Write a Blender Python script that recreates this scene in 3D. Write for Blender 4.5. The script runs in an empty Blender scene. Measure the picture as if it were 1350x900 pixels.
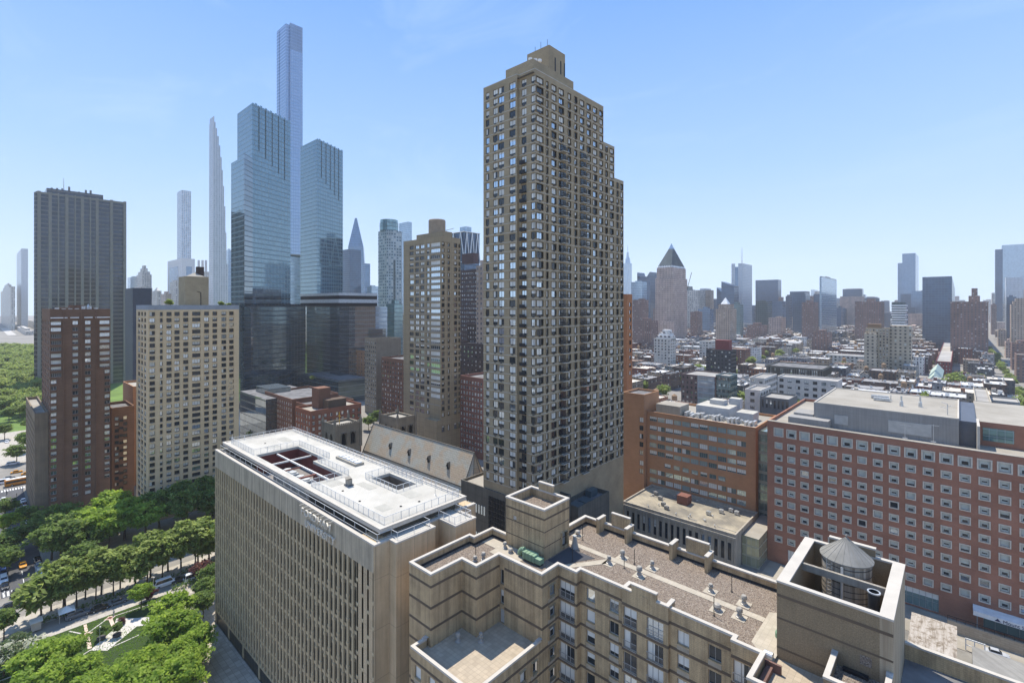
import bpy, math, random
from mathutils import Vector, Matrix
PI = math.pi
SC = bpy.context.scene
COL = SC.collection
rnd = random.Random(7)
CAM_H = 75.0
# ---------------------------------------------------------------- materials
class NT:
    def __init__(s, name):
        s.m = bpy.data.materials.new(name); s.m.use_nodes = True
        s.t = s.m.node_tree; s.t.nodes.clear()
        s.out = s.t.nodes.new('ShaderNodeOutputMaterial')
        s.b = s.t.nodes.new('ShaderNodeBsdfPrincipled')
        s.t.links.new(s.b.outputs[0], s.out.inputs[0])
        s._oc = None
    def new(s, ty, **k):
        n = s.t.nodes.new(ty)
        for a, v in k.items(): setattr(n, a, v)
        return n
    def set(s, sock, v):
        if hasattr(v, 'is_linked') or isinstance(v, bpy.types.NodeSocket): s.t.links.new(v, sock)
        elif isinstance(v, (tuple, list)) and len(v) == 3 and sock.type == 'RGBA': sock.default_value = (*v, 1)
        else: sock.default_value = v
    def oc(s):
        if s._oc is None: s._oc = s.new('ShaderNodeTexCoord').outputs['Object']
        return s._oc
    def M(s, op, a, b=0.0, c=None):
        n = s.new('ShaderNodeMath', operation=op); s.set(n.inputs[0], a); s.set(n.inputs[1], b)
        if c is not None: s.set(n.inputs[2], c)
        return n.outputs[0]
    def scale(s, v, sc):
        n = s.new('ShaderNodeVectorMath', operation='MULTIPLY'); s.set(n.inputs[0], v); n.inputs[1].default_value = sc
        return n.outputs[0]
    def xyz(s, v):
        n = s.new('ShaderNodeSeparateXYZ'); s.set(n.inputs[0], v); return n.outputs
    def comb(s, x, y, z):
        n = s.new('ShaderNodeCombineXYZ'); s.set(n.inputs[0], x); s.set(n.inputs[1], y); s.set(n.inputs[2], z); return n.outputs[0]
    def noise(s, v, sc, det=3.0, rough=.55):
        n = s.new('ShaderNodeTexNoise'); s.set(n.inputs['Vector'], v); n.inputs['Scale'].default_value = sc
        n.inputs['Detail'].default_value = det; n.inputs['Roughness'].default_value = rough
        return n.outputs[0]
    def white(s, v):
        n = s.new('ShaderNodeTexWhiteNoise', noise_dimensions='3D'); s.set(n.inputs['Vector'], v); return n.outputs['Value']
    def ramp(s, f, stops):
        n = s.new('ShaderNodeValToRGB'); s.set(n.inputs[0], f); cr = n.color_ramp
        while len(cr.elements) < len(stops): cr.elements.new(.5)
        for e, (p, c) in zip(cr.elements, stops):
            e.position = p; e.color = (*c, 1) if len(c) == 3 else c
        return n.outputs[0]
    def mix(s, f, a, b, mode='MIX'):
        n = s.new('ShaderNodeMix', data_type='RGBA', blend_type=mode)
        s.set(n.inputs[0], f); s.set(n.inputs[6], a); s.set(n.inputs[7], b)
        return n.outputs[2]
    def bump(s, h, dist=.05, st=.5):
        n = s.new('ShaderNodeBump'); s.set(n.inputs['Height'], h); n.inputs['Distance'].default_value = dist; n.inputs['Strength'].default_value = st
        s.t.links.new(n.outputs[0], s.b.inputs['Normal'])
    def fin(s, col, rough=.8, spec=.3, metal=0.0):
        s.set(s.b.inputs['Base Color'], col); s.set(s.b.inputs['Roughness'], rough)
        s.set(s.b.inputs['Specular IOR Level'], spec); s.set(s.b.inputs['Metallic'], metal)
        return s.m
def mul(c, f): return tuple(min(1, x*f) for x in c)
def plain(name, c, rough=.7, spec=.3, metal=0.0, var=.12, sc=.6):
    n = NT(name); f = n.noise(n.oc(), sc, 4)
    col = n.ramp(f, [(.3, mul(c, 1-var)), (.7, mul(c, 1+var))])
    return n.fin(col, rough, spec, metal)
def stained(name, c, dark, sc=.35, streak=.55, rough=.85, grain=0.0, joints=None, bmp=0.0, lo=.38, hi=.72):
    """weathered wall: broad blotches plus run-off streaks, optional panel joints (du, dv, width, colour)"""
    n = NT(name); o = n.oc(); x = n.xyz(o); u = n.M('ADD', x[0], x[1])
    blotch = n.noise(o, sc, 5, .6)
    st = n.noise(n.comb(n.M('MULTIPLY', u, 1.6), 0, n.M('MULTIPLY', x[2], .07)), 1.0, 4, .65)
    f = n.M('ADD', n.M('MULTIPLY', blotch, 1-streak), n.M('MULTIPLY', st, streak))
    col = n.ramp(f, [(lo, dark), (hi, c)])
    if grain:
        g = n.noise(o, 9.0, 2); col = n.mix(grain, col, n.ramp(g, [(.35, mul(c, .6)), (.65, mul(c, 1.25))]))
    if joints:
        du, dv, w, jc = joints
        a = n.M('LESS_THAN', n.M('FRACT', n.M('DIVIDE', u, du)), w/du)
        b = n.M('LESS_THAN', n.M('FRACT', n.M('DIVIDE', x[2], dv)), w/dv)
        col = n.mix(n.M('MAXIMUM', a, b), col, jc)
    if bmp: n.bump(n.noise(o, 6.0, 4), bmp, .6)
    return n.fin(col, rough, .2)
def brick(name, c1, c2, mortar, w=.9, h=.3, blot=.35, rough=.9):
    n = NT(name); o = n.oc(); x = n.xyz(o); v = n.comb(n.M('ADD', x[0], x[1]), x[2], 0)
    t = n.new('ShaderNodeTexBrick'); n.set(t.inputs['Vector'], v)
    n.set(t.inputs['Color1'], c1); n.set(t.inputs['Color2'], c2); n.set(t.inputs['Mortar'], mortar)
    t.inputs['Scale'].default_value = 1; t.inputs['Mortar Size'].default_value = .025
    t.inputs['Brick Width'].default_value = w; t.inputs['Row Height'].default_value = h
    f = n.noise(o, .22, 5, .65)
    return n.fin(n.mix(blot, t.outputs[0], n.ramp(f, [(.3, mul(c1, .55)), (.7, mul(c2, 1.3))])), rough, .2)
def facade(name, wall, glass, pu, pv, fu, fv, bright=.18, wrough=.85, grough=.12, lightc=(.55, .55, .5), var=.25, band=None):
    """distant wall with a grid of windows in the wall's own plane coordinates"""
    n = NT(name); o = n.oc(); x = n.xyz(o)
    u = n.M('DIVIDE', n.M('ADD', n.M('ADD', x[0], x[1]), .37), pu); v = n.M('DIVIDE', x[2], pv)
    wu = n.M('LESS_THAN', n.M('ABSOLUTE', n.M('SUBTRACT', n.M('FRACT', u), .5)), fu/2)
    wv = n.M('LESS_THAN', n.M('ABSOLUTE', n.M('SUBTRACT', n.M('FRACT', v), .5)), fv/2)
    w = n.M('MULTIPLY', wu, wv)
    r = n.white(n.comb(n.M('FLOOR', u), n.M('FLOOR', v), 0))
    lit = n.M('GREATER_THAN', r, 1-bright)
    g = n.mix(lit, n.mix(n.M('MULTIPLY', r, .6), glass, mul(glass, 2.2)), lightc)
    f = n.noise(o, .08, 5, .6)
    wc = n.ramp(f, [(.3, mul(wall, 1-var)), (.7, mul(wall, 1+var))])
    if band: wc = n.mix(n.M('LESS_THAN', n.M('FRACT', v), .14), wc, band)
    nz = n.new('ShaderNodeNewGeometry').outputs['Normal']
    top = n.M('GREATER_THAN', n.xyz(nz)[2], .5); w = n.M('MULTIPLY', w, n.M('SUBTRACT', 1.0, top))
    m = n.fin(n.mix(w, wc, g), n.M('MULTIPLY_ADD', w, grough-wrough, wrough), n.M('MULTIPLY_ADD', w, .4, .2))
    return m
def curtain(name, glass, span, pu, pv, mul_c, spanf=.22, mulf=.07, metal=.75, rough=.06, wob=0.0, var=.14):
    """glass curtain wall: reflective panes, spandrel bands and mullions"""
    n = NT(name); o = n.oc(); x = n.xyz(o)
    u = n.M('DIVIDE', n.M('ADD', x[0], x[1]), pu); v = n.M('DIVIDE', x[2], pv)
    sp = n.M('LESS_THAN', n.M('FRACT', v), spanf); mu = n.M('LESS_THAN', n.M('FRACT', u), mulf)
    r = n.white(n.comb(n.M('FLOOR', u), n.M('FLOOR', v), 0))
    g = n.mix(r, mul(glass, 1-var), mul(glass, 1+var))
    c = n.mix(mu, n.mix(sp, g, span), mul_c)
    k = n.M('MAXIMUM', mu, n.M('MULTIPLY', sp, .6))
    if wob: n.bump(n.noise(o, .12, 2), wob, .25)
    return n.fin(c, n.M('MULTIPLY_ADD', k, .35, rough), .5, n.M('MULTIPLY', n.M('SUBTRACT', 1.0, k), metal))
def gravel(name, cols, sc=2.2, joints=0):
    n = NT(name); o = n.oc()
    v = n.new('ShaderNodeTexVoronoi'); n.set(v.inputs['Vector'], o); v.inputs['Scale'].default_value = sc
    r = n.xyz(v.outputs['Color'])[0]
    col = n.ramp(r, [(i/(len(cols)-1), c) for i, c in enumerate(cols)])
    f = n.noise(o, .25, 4)
    col = n.mix(.08, col, n.ramp(f, [(.35, mul(cols[1], .7)), (.65, mul(cols[2], 1.3))]))
    n.bump(v.outputs['Distance'], .12, .9)
    return n.fin(col, .95, .1)
def pavers(name, c, joint, s=.6, w=.05, var=.18):
    n = NT(name); o = n.oc(); x = n.xyz(o)
    a = n.M('DIVIDE', x[0], s); b = n.M('DIVIDE', x[1], s)
    j = n.M('MAXIMUM', n.M('LESS_THAN', n.M('FRACT', a), w), n.M('LESS_THAN', n.M('FRACT', b), w))
    r = n.white(n.comb(n.M('FLOOR', a), n.M('FLOOR', b), 0))
    col = n.mix(r, mul(c, 1-var), mul(c, 1+var))
    col = n.mix(.3, col, n.ramp(n.noise(o, .7, 4), [(.3, mul(c, .6)), (.7, mul(c, 1.2))]))
    return n.fin(n.mix(j, col, joint), .9, .15)
def leafmat(name, c):
    n = NT(name); f = n.noise(n.oc(), .9, 2)
    col = n.ramp(f, [(.3, mul(c, .7)), (.7, mul(c, 1.3))])
    n.fin(col, .6, .25)
    tr = n.new('ShaderNodeBsdfTranslucent'); n.set(tr.inputs[0], mul(c, 1.7))
    mx = n.new('ShaderNodeMixShader'); mx.inputs[0].default_value = .45
    n.t.links.new(n.b.outputs[0], mx.inputs[1]); n.t.links.new(tr.outputs[0], mx.inputs[2]); n.t.links.new(mx.outputs[0], n.out.inputs[0])
    return n.m
# ---------------------------------------------------------------- geometry
class MB:
    def __init__(s): s.v = []; s.f = []; s.i = []; s.sm = False
    def poly(s, pts, m=0):
        k = len(s.v); s.v += [tuple(p) for p in pts]; s.f.append(tuple(range(k, k+len(pts)))); s.i.append(m); return s
    def box(s, x0, x1, y0, y1, z0, z1, m=0, mt=None, bottom=True):
        k = len(s.v)
        s.v += [(x0,y0,z0),(x1,y0,z0),(x1,y1,z0),(x0,y1,z0),(x0,y0,z1),(x1,y0,z1),(x1,y1,z1),(x0,y1,z1)]
        F = [(0,1,5,4),(1,2,6,5),(2,3,7,6),(3,0,4,7),(4,5,6,7)]
        s.f += [tuple(k+a for a in q) for q in F]; s.i += [m]*4 + [m if mt is None else mt]
        if bottom: s.f.append((k+3,k+2,k+1,k)); s.i.append(m)
        return s
    def prism(s, pts, z0, z1, m=0, mt=None, top=True):
        """ccw outline extruded"""
        n = len(pts); k = len(s.v)
        s.v += [(x,y,z0) for x,y in pts] + [(x,y,z1) for x,y in pts]
        for a in range(n):
            b = (a+1) % n; s.f.append((k+a,k+b,k+n+b,k+n+a)); s.i.append(m)
        if top: s.f.append(tuple(range(k+n, k+2*n))); s.i.append(m if mt is None else mt)
        return s
    def loft(s, rings, m=0, cap=True):
        n = len(rings[0]); k = len(s.v)
        for r in rings: s.v += [tuple(p) for p in r]
        for j in range(len(rings)-1):
            for a in range(n):
                b = (a+1) % n
                s.f.append((k+j*n+a, k+j*n+b, k+(j+1)*n+b, k+(j+1)*n+a)); s.i.append(m)
        if cap:
            s.f.append(tuple(k+(len(rings)-1)*n+a for a in range(n))); s.i.append(m)
            s.f.append(tuple(k+n-1-a for a in range(n))); s.i.append(m)
        return s
    def lathe(s, x, y, prof, n=16, m=0, cap=True):
        return s.loft([[(x+r*math.cos(2*PI*a/n), y+r*math.sin(2*PI*a/n), z) for a in range(n)] for r, z in prof], m, cap)
    def tube(s, p, q, r, n=6, m=0, r2=None):
        p = Vector(p); q = Vector(q); d = (q-p).normalized()
        a = d.orthogonal().normalized(); b = d.cross(a)
        r2 = r if r2 is None else r2
        return s.loft([[c + (a*math.cos(2*PI*i/n) + b*math.sin(2*PI*i/n))*rr for i in range(n)] for c, rr in ((p, r), (q, r2))], m)
    def add(s, o, loc=(0,0,0), rot=0.0):
        c, sn = math.cos(rot), math.sin(rot); k = len(s.v)
        s.v += [(loc[0]+c*x-sn*y, loc[1]+sn*x+c*y, loc[2]+z) for x,y,z in o.v]
        s.f += [tuple(k+a for a in q) for q in o.f]; s.i += o.i; return s
    def mesh(s, name, mats, off=(0,0,0)):
        me = bpy.data.meshes.new(name)
        me.from_pydata([(x-off[0], y-off[1], z-off[2]) for x,y,z in s.v], [], s.f)
        for m in (mats if isinstance(mats, (list, tuple)) else [mats]): me.materials.append(m)
        if max(s.i, default=0): me.polygons.foreach_set('material_index', s.i)
        if s.sm: me.shade_smooth()
        me.update(); return me
    def build(s, name, mats, parent=None, off=None):
        """vertices are in world space; the part hangs on its parent's origin"""
        if off is None: off = parent_origin(parent) if parent else (0,0,0)
        o = bpy.data.objects.new(name, s.mesh(name, mats, off)); COL.objects.link(o)
        if parent: o.parent = parent
        return o
def parent_origin(p):
    v = Vector((0,0,0))
    while p is not None: v += Vector(p.location); p = p.parent
    return v
def tag(o, label=None, cat=None, group=None, kind=None):
    if label: o['label'] = label
    if cat: o['category'] = cat
    if group: o['group'] = group
    if kind: o['kind'] = kind
    return o
def thing(name, label, cat, loc, group=None, rz=0.0):
    o = bpy.data.objects.new(name, None); o.empty_display_size = 1; COL.objects.link(o); o.location = loc; o.rotation_euler.z = rz
    return tag(o, label, cat, group)
def single(mb, name, mats, loc, label, cat, group=None):
    o = mb.build(name, mats, None, loc); o.location = loc; return tag(o, label, cat, group)
def place(me, name, loc, rz=0.0, parent=None, sc=None):
    o = bpy.data.objects.new(name, me); COL.objects.link(o); o.location = loc; o.rotation_euler.z = rz
    if sc: o.scale = sc if isinstance(sc, tuple) else (sc,)*3
    if parent: o.parent = parent
    return o
def dup_tree(src, loc, rz=None, label=None, group=None, scale=None):
    c = src.copy(); COL.objects.link(c); c.location = loc
    if rz is not None: c.rotation_euler.z = rz
    if scale: c.scale = (scale,)*3 if not isinstance(scale, tuple) else scale
    if label: c['label'] = label
    if group: c['group'] = group
    for ch in src.children:
        d = ch.copy(); COL.objects.link(d); d.parent = c
        for g in ch.children:
            e = g.copy(); COL.objects.link(e); e.parent = d
    return c
# camera geometry used to survey the photograph's ground plan (level camera at 75 m)
PHI = math.atan(645/706.0); SP, CP = math.sin(PHI), math.cos(PHI)
def at(px, py, z=0.0):
    a = (px-675)/645; d = (CAM_H-z)*645/(py-403); return (d*(-SP+CP*a), d*(CP+SP*a))
def atd(px, d):
    a = (px-675)/645; return (d*(-SP+CP*a), d*(CP+SP*a))
def on_y(px, Y): a = (px-675)/645; d = Y/(CP+SP*a); return d*(-SP+CP*a)
def on_x(px, X): a = (px-675)/645; d = X/(-SP+CP*a); return d*(CP+SP*a)
def dep(x, y): return -SP*x + CP*y
# ---------------------------------------------------------------- walls with real openings
def wall(mb, axis, c, u0, u1, z0, z1, wins, rec=.25, m=0, mj=None, out=-1):
    """wall in plane y=c (axis 'x') or x=c (axis 'y') with openings (ua,ub,za,zb); out = outward direction sign"""
    mj = m if mj is None else mj
    def P(u, z, d=0.0):
        return (u, c-out*d, z) if axis == 'x' else (c-out*d, u, z)
    flip = (axis == 'x') == (out > 0)
    def Q(a, b, c_, d_, k): mb.poly([d_, c_, b, a] if flip else [a, b, c_, d_], k)
    rows = {}
    for w in wins: rows.setdefault((round(w[2], 3), round(w[3], 3)), []).append(w)
    z = z0
    for (za, zb) in sorted(rows):
        if za > z + 1e-4: Q(P(u0,z), P(u1,z), P(u1,za), P(u0,za), m)
        u = u0
        for w in sorted(rows[(za, zb)]):
            if w[0] > u + 1e-4: Q(P(u,za), P(w[0],za), P(w[0],zb), P(u,zb), m)
            a, b = w[0], w[1]
            Q(P(a,za), P(b,za), P(b,za,rec), P(a,za,rec), mj)
            Q(P(a,zb,rec), P(b,zb,rec), P(b,zb), P(a,zb), mj)
            Q(P(a,za), P(a,za,rec), P(a,zb,rec), P(a,zb), mj)
            Q(P(b,za,rec), P(b,za), P(b,zb), P(b,zb,rec), mj)
            u = b
        if u1 > u + 1e-4: Q(P(u,za), P(u1,za), P(u1,zb), P(u,zb), m)
        z = zb
    if z1 > z + 1e-4: Q(P(u0,z), P(u1,z), P(u1,z1), P(u0,z1), m)
_wm = {}
def win_template(w, h, var, nv, nh, ft, sill):
    k = (round(w, 2), round(h, 2), var, nv, nh, ft, sill)
    if k in _wm: return _wm[k]
    b = MB()
    # material slots: 0 frame 1 dark glass 2 sky glass 3 blind 4 sill
    g = 2 if var in (1, 3) else 1
    b.poly([(0,0,0),(w,0,0),(w,0,h),(0,0,h)], g)
    t = ft
    b.box(0, t, -.06, .0, 0, h); b.box(w-t, w, -.06, 0, 0, h); b.box(t, w-t, -.06, 0, 0, t); b.box(t, w-t, -.06, 0, h-t, h)
    for i in range(1, nv): b.box(w*i/nv-t*.4, w*i/nv+t*.4, -.05, 0, t, h-t)
    for i in range(1, nh): b.box(t, w-t, -.05, 0, h*i/nh-t*.4, h*i/nh+t*.4)
    f = {2: .5, 3: .3, 4: .75, 5: 1.0}.get(var, 0)
    if f:
        z = h-t-(h-2*t)*f; b.poly([(t,-.01,z),(w-t,-.01,z),(w-t,-.01,h-t),(t,-.01,h-t)], 3)
    if var in (7, 8):
        b.poly([(t,-.01,t),(w-t,-.01,t),(w-t,-.01,h-t),(t,-.01,h-t)], 3)
        a, c, z0, z1 = (w*.2, w*.8, h*.1, h*.52) if var == 7 else (w*.2, w*.8, h*.3, h*.52)
        b.poly([(a,-.02,z0),(c,-.02,z0),(c,-.02,z1),(a,-.02,z1)], 1)
    if var == 6: b.poly([(t,-.01,t),(w*.45,-.01,t),(w*.45,-.01,h-t),(t,-.01,h-t)], 3)
    if sill: b.box(-.06, w+.06, -.34, -.005, -.1, -.004, 4)
    _wm[k] = b
    return b
_wme = {}
def put_windows(parent, wins, mats, limit=100, nv=2, nh=1, ft=.07, sill=False, wts=(5,4,2,2,1,1,1), name='window', rest='window_rows', rec=.25, seed=1):
    """wins: (axis, plane, ua, ub, za, zb, out); the nearest `limit` become parts, the rest one part"""
    R = random.Random(seed); L = []
    for w in wins:
        ax, c, ua, ub, za, zb, out = w[:7]
        var = R.choices(range(len(wts)), wts)[0]
        n_v = w[7] if len(w) > 7 else nv
        if ax == 'x': loc = (ua, c-out*rec, za) if out < 0 else (ub, c-out*rec, za); rz = 0 if out < 0 else PI
        else: loc = (c-out*rec, ua, za) if out > 0 else (c-out*rec, ub, za); rz = PI/2 if out > 0 else -PI/2
        d = (loc[0]**2+loc[1]**2+(loc[2]-CAM_H)**2)
        L.append((d/((ub-ua)*(zb-za)), loc, rz, ub-ua, zb-za, var, n_v))
    L.sort(key=lambda q: q[0])
    po = parent_origin(parent); mkey = tuple(m.name for m in mats); big = MB()
    for i, (d, loc, rz, w, h, var, n_v) in enumerate(L):
        t = win_template(w, h, var, n_v, nh, ft, sill)
        if i < limit:
            k = (id(t), mkey, name)
            if k not in _wme: _wme[k] = t.mesh(name, mats)
            place(_wme[k], name, tuple(Vector(loc)-po), rz, parent)
        else: big.add(t, loc, rz)
    if big.f: tag(big.build(rest, mats, parent), kind='stuff')
def grid(axis, c, cols, rows, out, nvs=None):
    return [(axis, c, a, b, za, zb, out) + ((nvs[j],) if nvs else ()) for (za, zb) in rows for j, (a, b) in enumerate(cols)]
def openings(wins): return [(w[2], w[3], w[4], w[5]) for w in wins]
G_DARK = NT('dark_glass'); G_DARK = G_DARK.fin((.03,.036,.04), .06, .6)
G_SKY = NT('sky_glass'); G_SKY = G_SKY.fin((.62,.70,.76), .05, .5, .85)
G_GREEN = NT('green_glass'); G_GREEN = G_GREEN.fin((.30,.42,.40), .07, .5, .6)
BLIND = plain('window_blind', (.70,.68,.61), .8, var=.2, sc=.15)
FR_DARK = plain('dark_window_frame', (.05,.045,.04), .5)
FR_GREY = plain('grey_window_frame', (.32,.31,.29), .5)
FR_WHITE = plain('white_window_frame', (.62,.60,.56), .5)
METAL = plain('galvanised_metal', (.55,.55,.53), .4, .5, .5, .2, 2.0)
WHITEP = plain('white_paint', (.80,.79,.75), .6)
BLACKM = plain('black_metal', (.02,.02,.022), .5)
DARKVOID = plain('dark_interior', (.015,.015,.016), .9)
CONC = stained('grey_concrete', (.42,.40,.36), (.26,.25,.22))
COPING = plain('pale_coping_stone', (.49,.445,.375), .8, var=.07, sc=.5)
TAN = stained('tan_render', (.52,.38,.215), (.21,.15,.085), .5, .62, grain=.32, bmp=.015, lo=.40, hi=.57, joints=(.62,.21,.02,(.30,.23,.145)))
TANB = stained('tan_brick_panel', (.31,.232,.14), (.185,.138,.083), .35, .4, grain=.4, joints=(.45,.24,.03,(.235,.185,.12)))
GROOVE = plain('brown_groove', (.13,.095,.065), .9)
PEBBLE = gravel('roof_pebbles', [(.10,.078,.063),(.21,.165,.125),(.27,.21,.16),(.32,.26,.20),(.16,.125,.10),(.42,.36,.285)], 9.0)
WALKPAV = pavers('cream_roof_paver', (.43,.375,.29), (.34,.30,.23), .6, .05, .08)
SLATEPAV = pavers('sand_terrace_paver', (.42,.345,.25), (.30,.25,.185), .62, .06, .12)
GREYROOF = plain('grey_roof_felt', (.16,.155,.15), .9, var=.4, sc=.3)
CREAMROOF = stained('cream_roof_felt', (.40,.365,.305), (.29,.26,.21), .12, .1)
WHITEROOF = stained('white_roof_membrane', (.50,.47,.405), (.37,.345,.29), .16, .1, lo=.3, hi=.56, joints=(2.9,50,.05,(.40,.39,.365)))
STEEL = plain('painted_steel_rail', (.60,.60,.58), .5, .4)
WIN_A = [FR_DARK, G_DARK, G_SKY, BLIND, CONC]
WIN_G = [FR_GREY, G_DARK, G_SKY, BLIND, TAN]
WIN_W = [FR_WHITE, G_DARK, G_SKY, BLIND, FR_WHITE]
# ================================================================ foreground tan apartment block
def strip(mb, pts, a, b, z0, z1, closed=False, m=0, sides='toib', mt=None):
    """mitred band along an axis-aligned line; interior on the left, a = outward, b = inward"""
    n = len(pts); O = []; I = []
    for i in range(n):
        def nrm(p, q):
            dx, dy = q[0]-p[0], q[1]-p[1]; l = math.hypot(dx, dy); return (dy/l, -dx/l)
        p = pts[i]
        n1 = nrm(pts[i-1], p) if (i > 0 or closed) else None
        n2 = nrm(p, pts[(i+1) % n]) if (i < n-1 or closed) else None
        if n1 is None: n1 = n2
        if n2 is None: n2 = n1
        k = 1+n1[0]*n2[0]+n1[1]*n2[1]; mx = ((n1[0]+n2[0])/k, (n1[1]+n2[1])/k)
        O.append((p[0]+mx[0]*a, p[1]+mx[1]*a)); I.append((p[0]-mx[0]*b, p[1]-mx[1]*b))
    mt = m if mt is None else mt
    for i in range(n if closed else n-1):
        j = (i+1) % n
        if 't' in sides: mb.poly([(*O[i],z1),(*O[j],z1),(*I[j],z1),(*I[i],z1)], mt)
        if 'b' in sides: mb.poly([(*I[i],z0),(*I[j],z0),(*O[j],z0),(*O[i],z0)], m)
        if 'o' in sides: mb.poly([(*O[i],z0),(*O[j],z0),(*O[j],z1),(*O[i],z1)], m)
        if 'i' in sides: mb.poly([(*I[j],z0),(*I[i],z0),(*I[i],z1),(*I[j],z1)], m)
    if not closed:
        mb.poly([(*I[0],z0),(*O[0],z0),(*O[0],z1),(*I[0],z1)], m); mb.poly([(*O[-1],z0),(*I[-1],z0),(*I[-1],z1),(*O[-1],z1)], m)
FB = thing('apartment_block', 'tan concrete apartment block in front with stepped pebble roof, brown grooves and pale copings', 'apartment building', (-30, 54, 0))
RZ = 38.7
body = MB(); grooves = MB(); panels = []; WN = []; WB = []
FL = [38.3 - 2.77*k for k in range(10)]
def seg(axis, c, u0, u1, out, wins=(), ztop=39.75, big=(), zmin=0, gv=True):
    ops = []
    for (a, b) in wins:
        for k in range(9):
            t = FL[0]-.42-2.77*k; ops.append((a, b, t-1.6, t)); 
            if t-1.6 > zmin and t < ztop: WN.append((axis, c, a, b, t-1.6, t, out, 1 if b-a < 1.35 else 2)); 
            else: ops.pop(); continue
            za, zb = t-2.22, t-1.66
            panels.append((a-.02, b+.02, c-.05, c+.02, za, zb) if axis == 'x' else (c-.02, c+.05, a-.02, b+.02, za, zb))
    for (a, b) in big:
        for k in range(9):
            t = FL[0]-.3-2.77*k
            if t-2.3 > zmin and t < ztop: ops.append((a, b, t-2.3, t)); WB.append((axis, c, a, b, t-2.3, t, out, 3 if b-a > 1.9 else 2))
    wall(body, axis, c, u0, u1, zmin, ztop, ops, .3)
    if gv:
        for z in FL:
            if zmin+.5 < z < ztop-.5:
                us = sorted([(o[0]-.03, o[1]+.03) for o in ops if o[2] < z < o[3]+.0]); u = u0
                for a, b in us + [(u1, u1)]:
                    if a > u+.05:
                        e0, e1 = u, a
                        if axis == 'x': grooves.box(e0, e1, c-.035, c+.01, z-.16, z+.16)
                        else: grooves.box(c-.01, c+.035, e0, e1, z-.16, z+.16)
                    u = max(u, b)
seg('x', 40.0, -55.6, -50.9, -1)
seg('y', -50.9, 40.0, 45.4, 1, zmin=29)
seg('x', 45.4, -50.9, -48.0, -1, zmin=29)
seg('y', -48.0, 45.4, 49.8, 1, zmin=29)
# slit windows and the terrace door on the wall behind the terrace
sl = [(-47.75, -47.05, 35.95, 38.0), (-47.75, -47.05, 33.2, 35.2), (-47.8, -46.95, 30.45, 32.5)]
wall(body, 'x', 49.8, -48, -40.2, 29, 39.75, sl, .3)
for z in FL[:3]: grooves.box(-46.9, -40.2, 49.765, 49.81, z-.16, z+.16)
for z in FL[:3]: grooves.box(-48.0, -47.85, 49.765, 49.81, z-.16, z+.16)
WN += [('x', 49.8, a, b, c, d, -1, 1) for a, b, c, d in sl[:2]]
seg('y', -40.2, 49.8, 53.3, 1, wins=[(51.1, 52.5)])
seg('x', 53.3, -40.2, -37.2, -1, big=[(-39.95, -37.5)])
seg('y', -37.2, 53.3, 54.3, 1)
seg('x', 54.3, -37.2, -30.8, -1, wins=[(-36.3, -35.0), (-32.85, -31.5)])
seg('x', 53.9, -30.8, -24.8, -1, big=[(-30.6, -28.8), (-27.5, -25.4)])
seg('y', -24.8, 53.9, 54.3, 1)
seg('x', 54.3, -24.8, -17.7, -1, wins=[(-23.9, -22.5), (-20.35, -18.95)])
seg('x', 53.5, -17.7, -14.8, -1, big=[(-17.5, -15.2)])
seg('x', 49.1, -14.8, -4.4, -1, wins=[(-13.6, -12.2), (-10, -8.6), (-7, -5.6)])
seg('x', 37.5, -51.8, -40.2, -1, wins=[(-51.0, -49.7), (-48.2, -46.9), (-44.6, -43.2)], ztop=31.3)
seg('y', -40.2, 37.5, 49.8, 1, wins=[(38.6, 39.9), (42.0, 43.3), (45.2, 46.5), (47.6, 48.7)], ztop=31.3)
for ax, c, u0, u1, out in [('x', 69.0, -46.4, -14.01, 1), ('y', -46.4, 60.5, 69, -1), ('y', -55.6, 40, 51.2, -1), ('x', 51.2, -55.6, -54.6, 1), ('y', -54.6, 51.2, 55.2, -1),
        ('x', 55.2, -54.6, -46.4, 1), ('y', -51.8, 37.5, 40, -1), ('y', -14.8, 49.1, 53.5, -1), ('y', -17.7, 53.5, 54.3, -1), ('y', -30.8, 53.9, 54.3, -1), ('y', -4.4, 49.1, 56.19, 1)]:
    wall(body, ax, c, u0, u1, 0, 39.2 if ax == 'x' and c == 69.0 else (31.3 if c == -51.8 else 39.75), [], .1, out=out)
body.build('wall', TAN, FB)
grooves.build('groove_band', GROOVE, FB)
APM = stained('pale_apron_panel', (.46,.40,.31), (.30,.255,.19), .8, .4, grain=.15); big = MB()
for i, p in enumerate(sorted(panels, key=lambda p: -p[5])):
    if i < 90: m = MB(); m.box(*p); m.build('window_apron', APM, FB)
    else: big.box(*p)
tag(big.build('window_apron_rows', APM, FB), kind='stuff')
put_windows(FB, WN, WIN_G, 80, 1, 1, .06, True, (6,2,3,1,2,2,1), seed=3)
put_windows(FB, WB, [FR_GREY, G_DARK, G_SKY, BLIND, FR_GREY], 40, 3, 1, .09, False, (4,4,2,1,1,1,2), name='balcony_window', rest='balcony_window_rows', seed=5)
# balcony guard rails in front of the tall windows
for ax, c, a, b, za, zb, out, nv in sorted(WB, key=lambda w: -w[5])[:24]:
    r = MB()
    r.box(a, b, c-.14, c-.10, za+.98, za+1.04); r.box(a, b, c-.14, c-.10, za+.06, za+.12)
    k = int((b-a)/.16)
    for i in range(k+1): x = a+.02+(b-a-.04)*i/k; r.box(x-.012, x+.012, c-.13, c-.11, za+.12, za+.98)
    r.build('guard_rail', FR_GREY, FB)
r = MB(); r.box(-47.78, -46.97, 49.98, 50.02, 30.5, 32.45); d = r.build('terrace_door', plain('grey_door', (.45,.43,.39), .6), FB)
h = MB(); h.box(-47.1, -47.02, 49.92, 49.975, 31.4, 31.55); h.build('handle', BLACKM, d)
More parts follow.
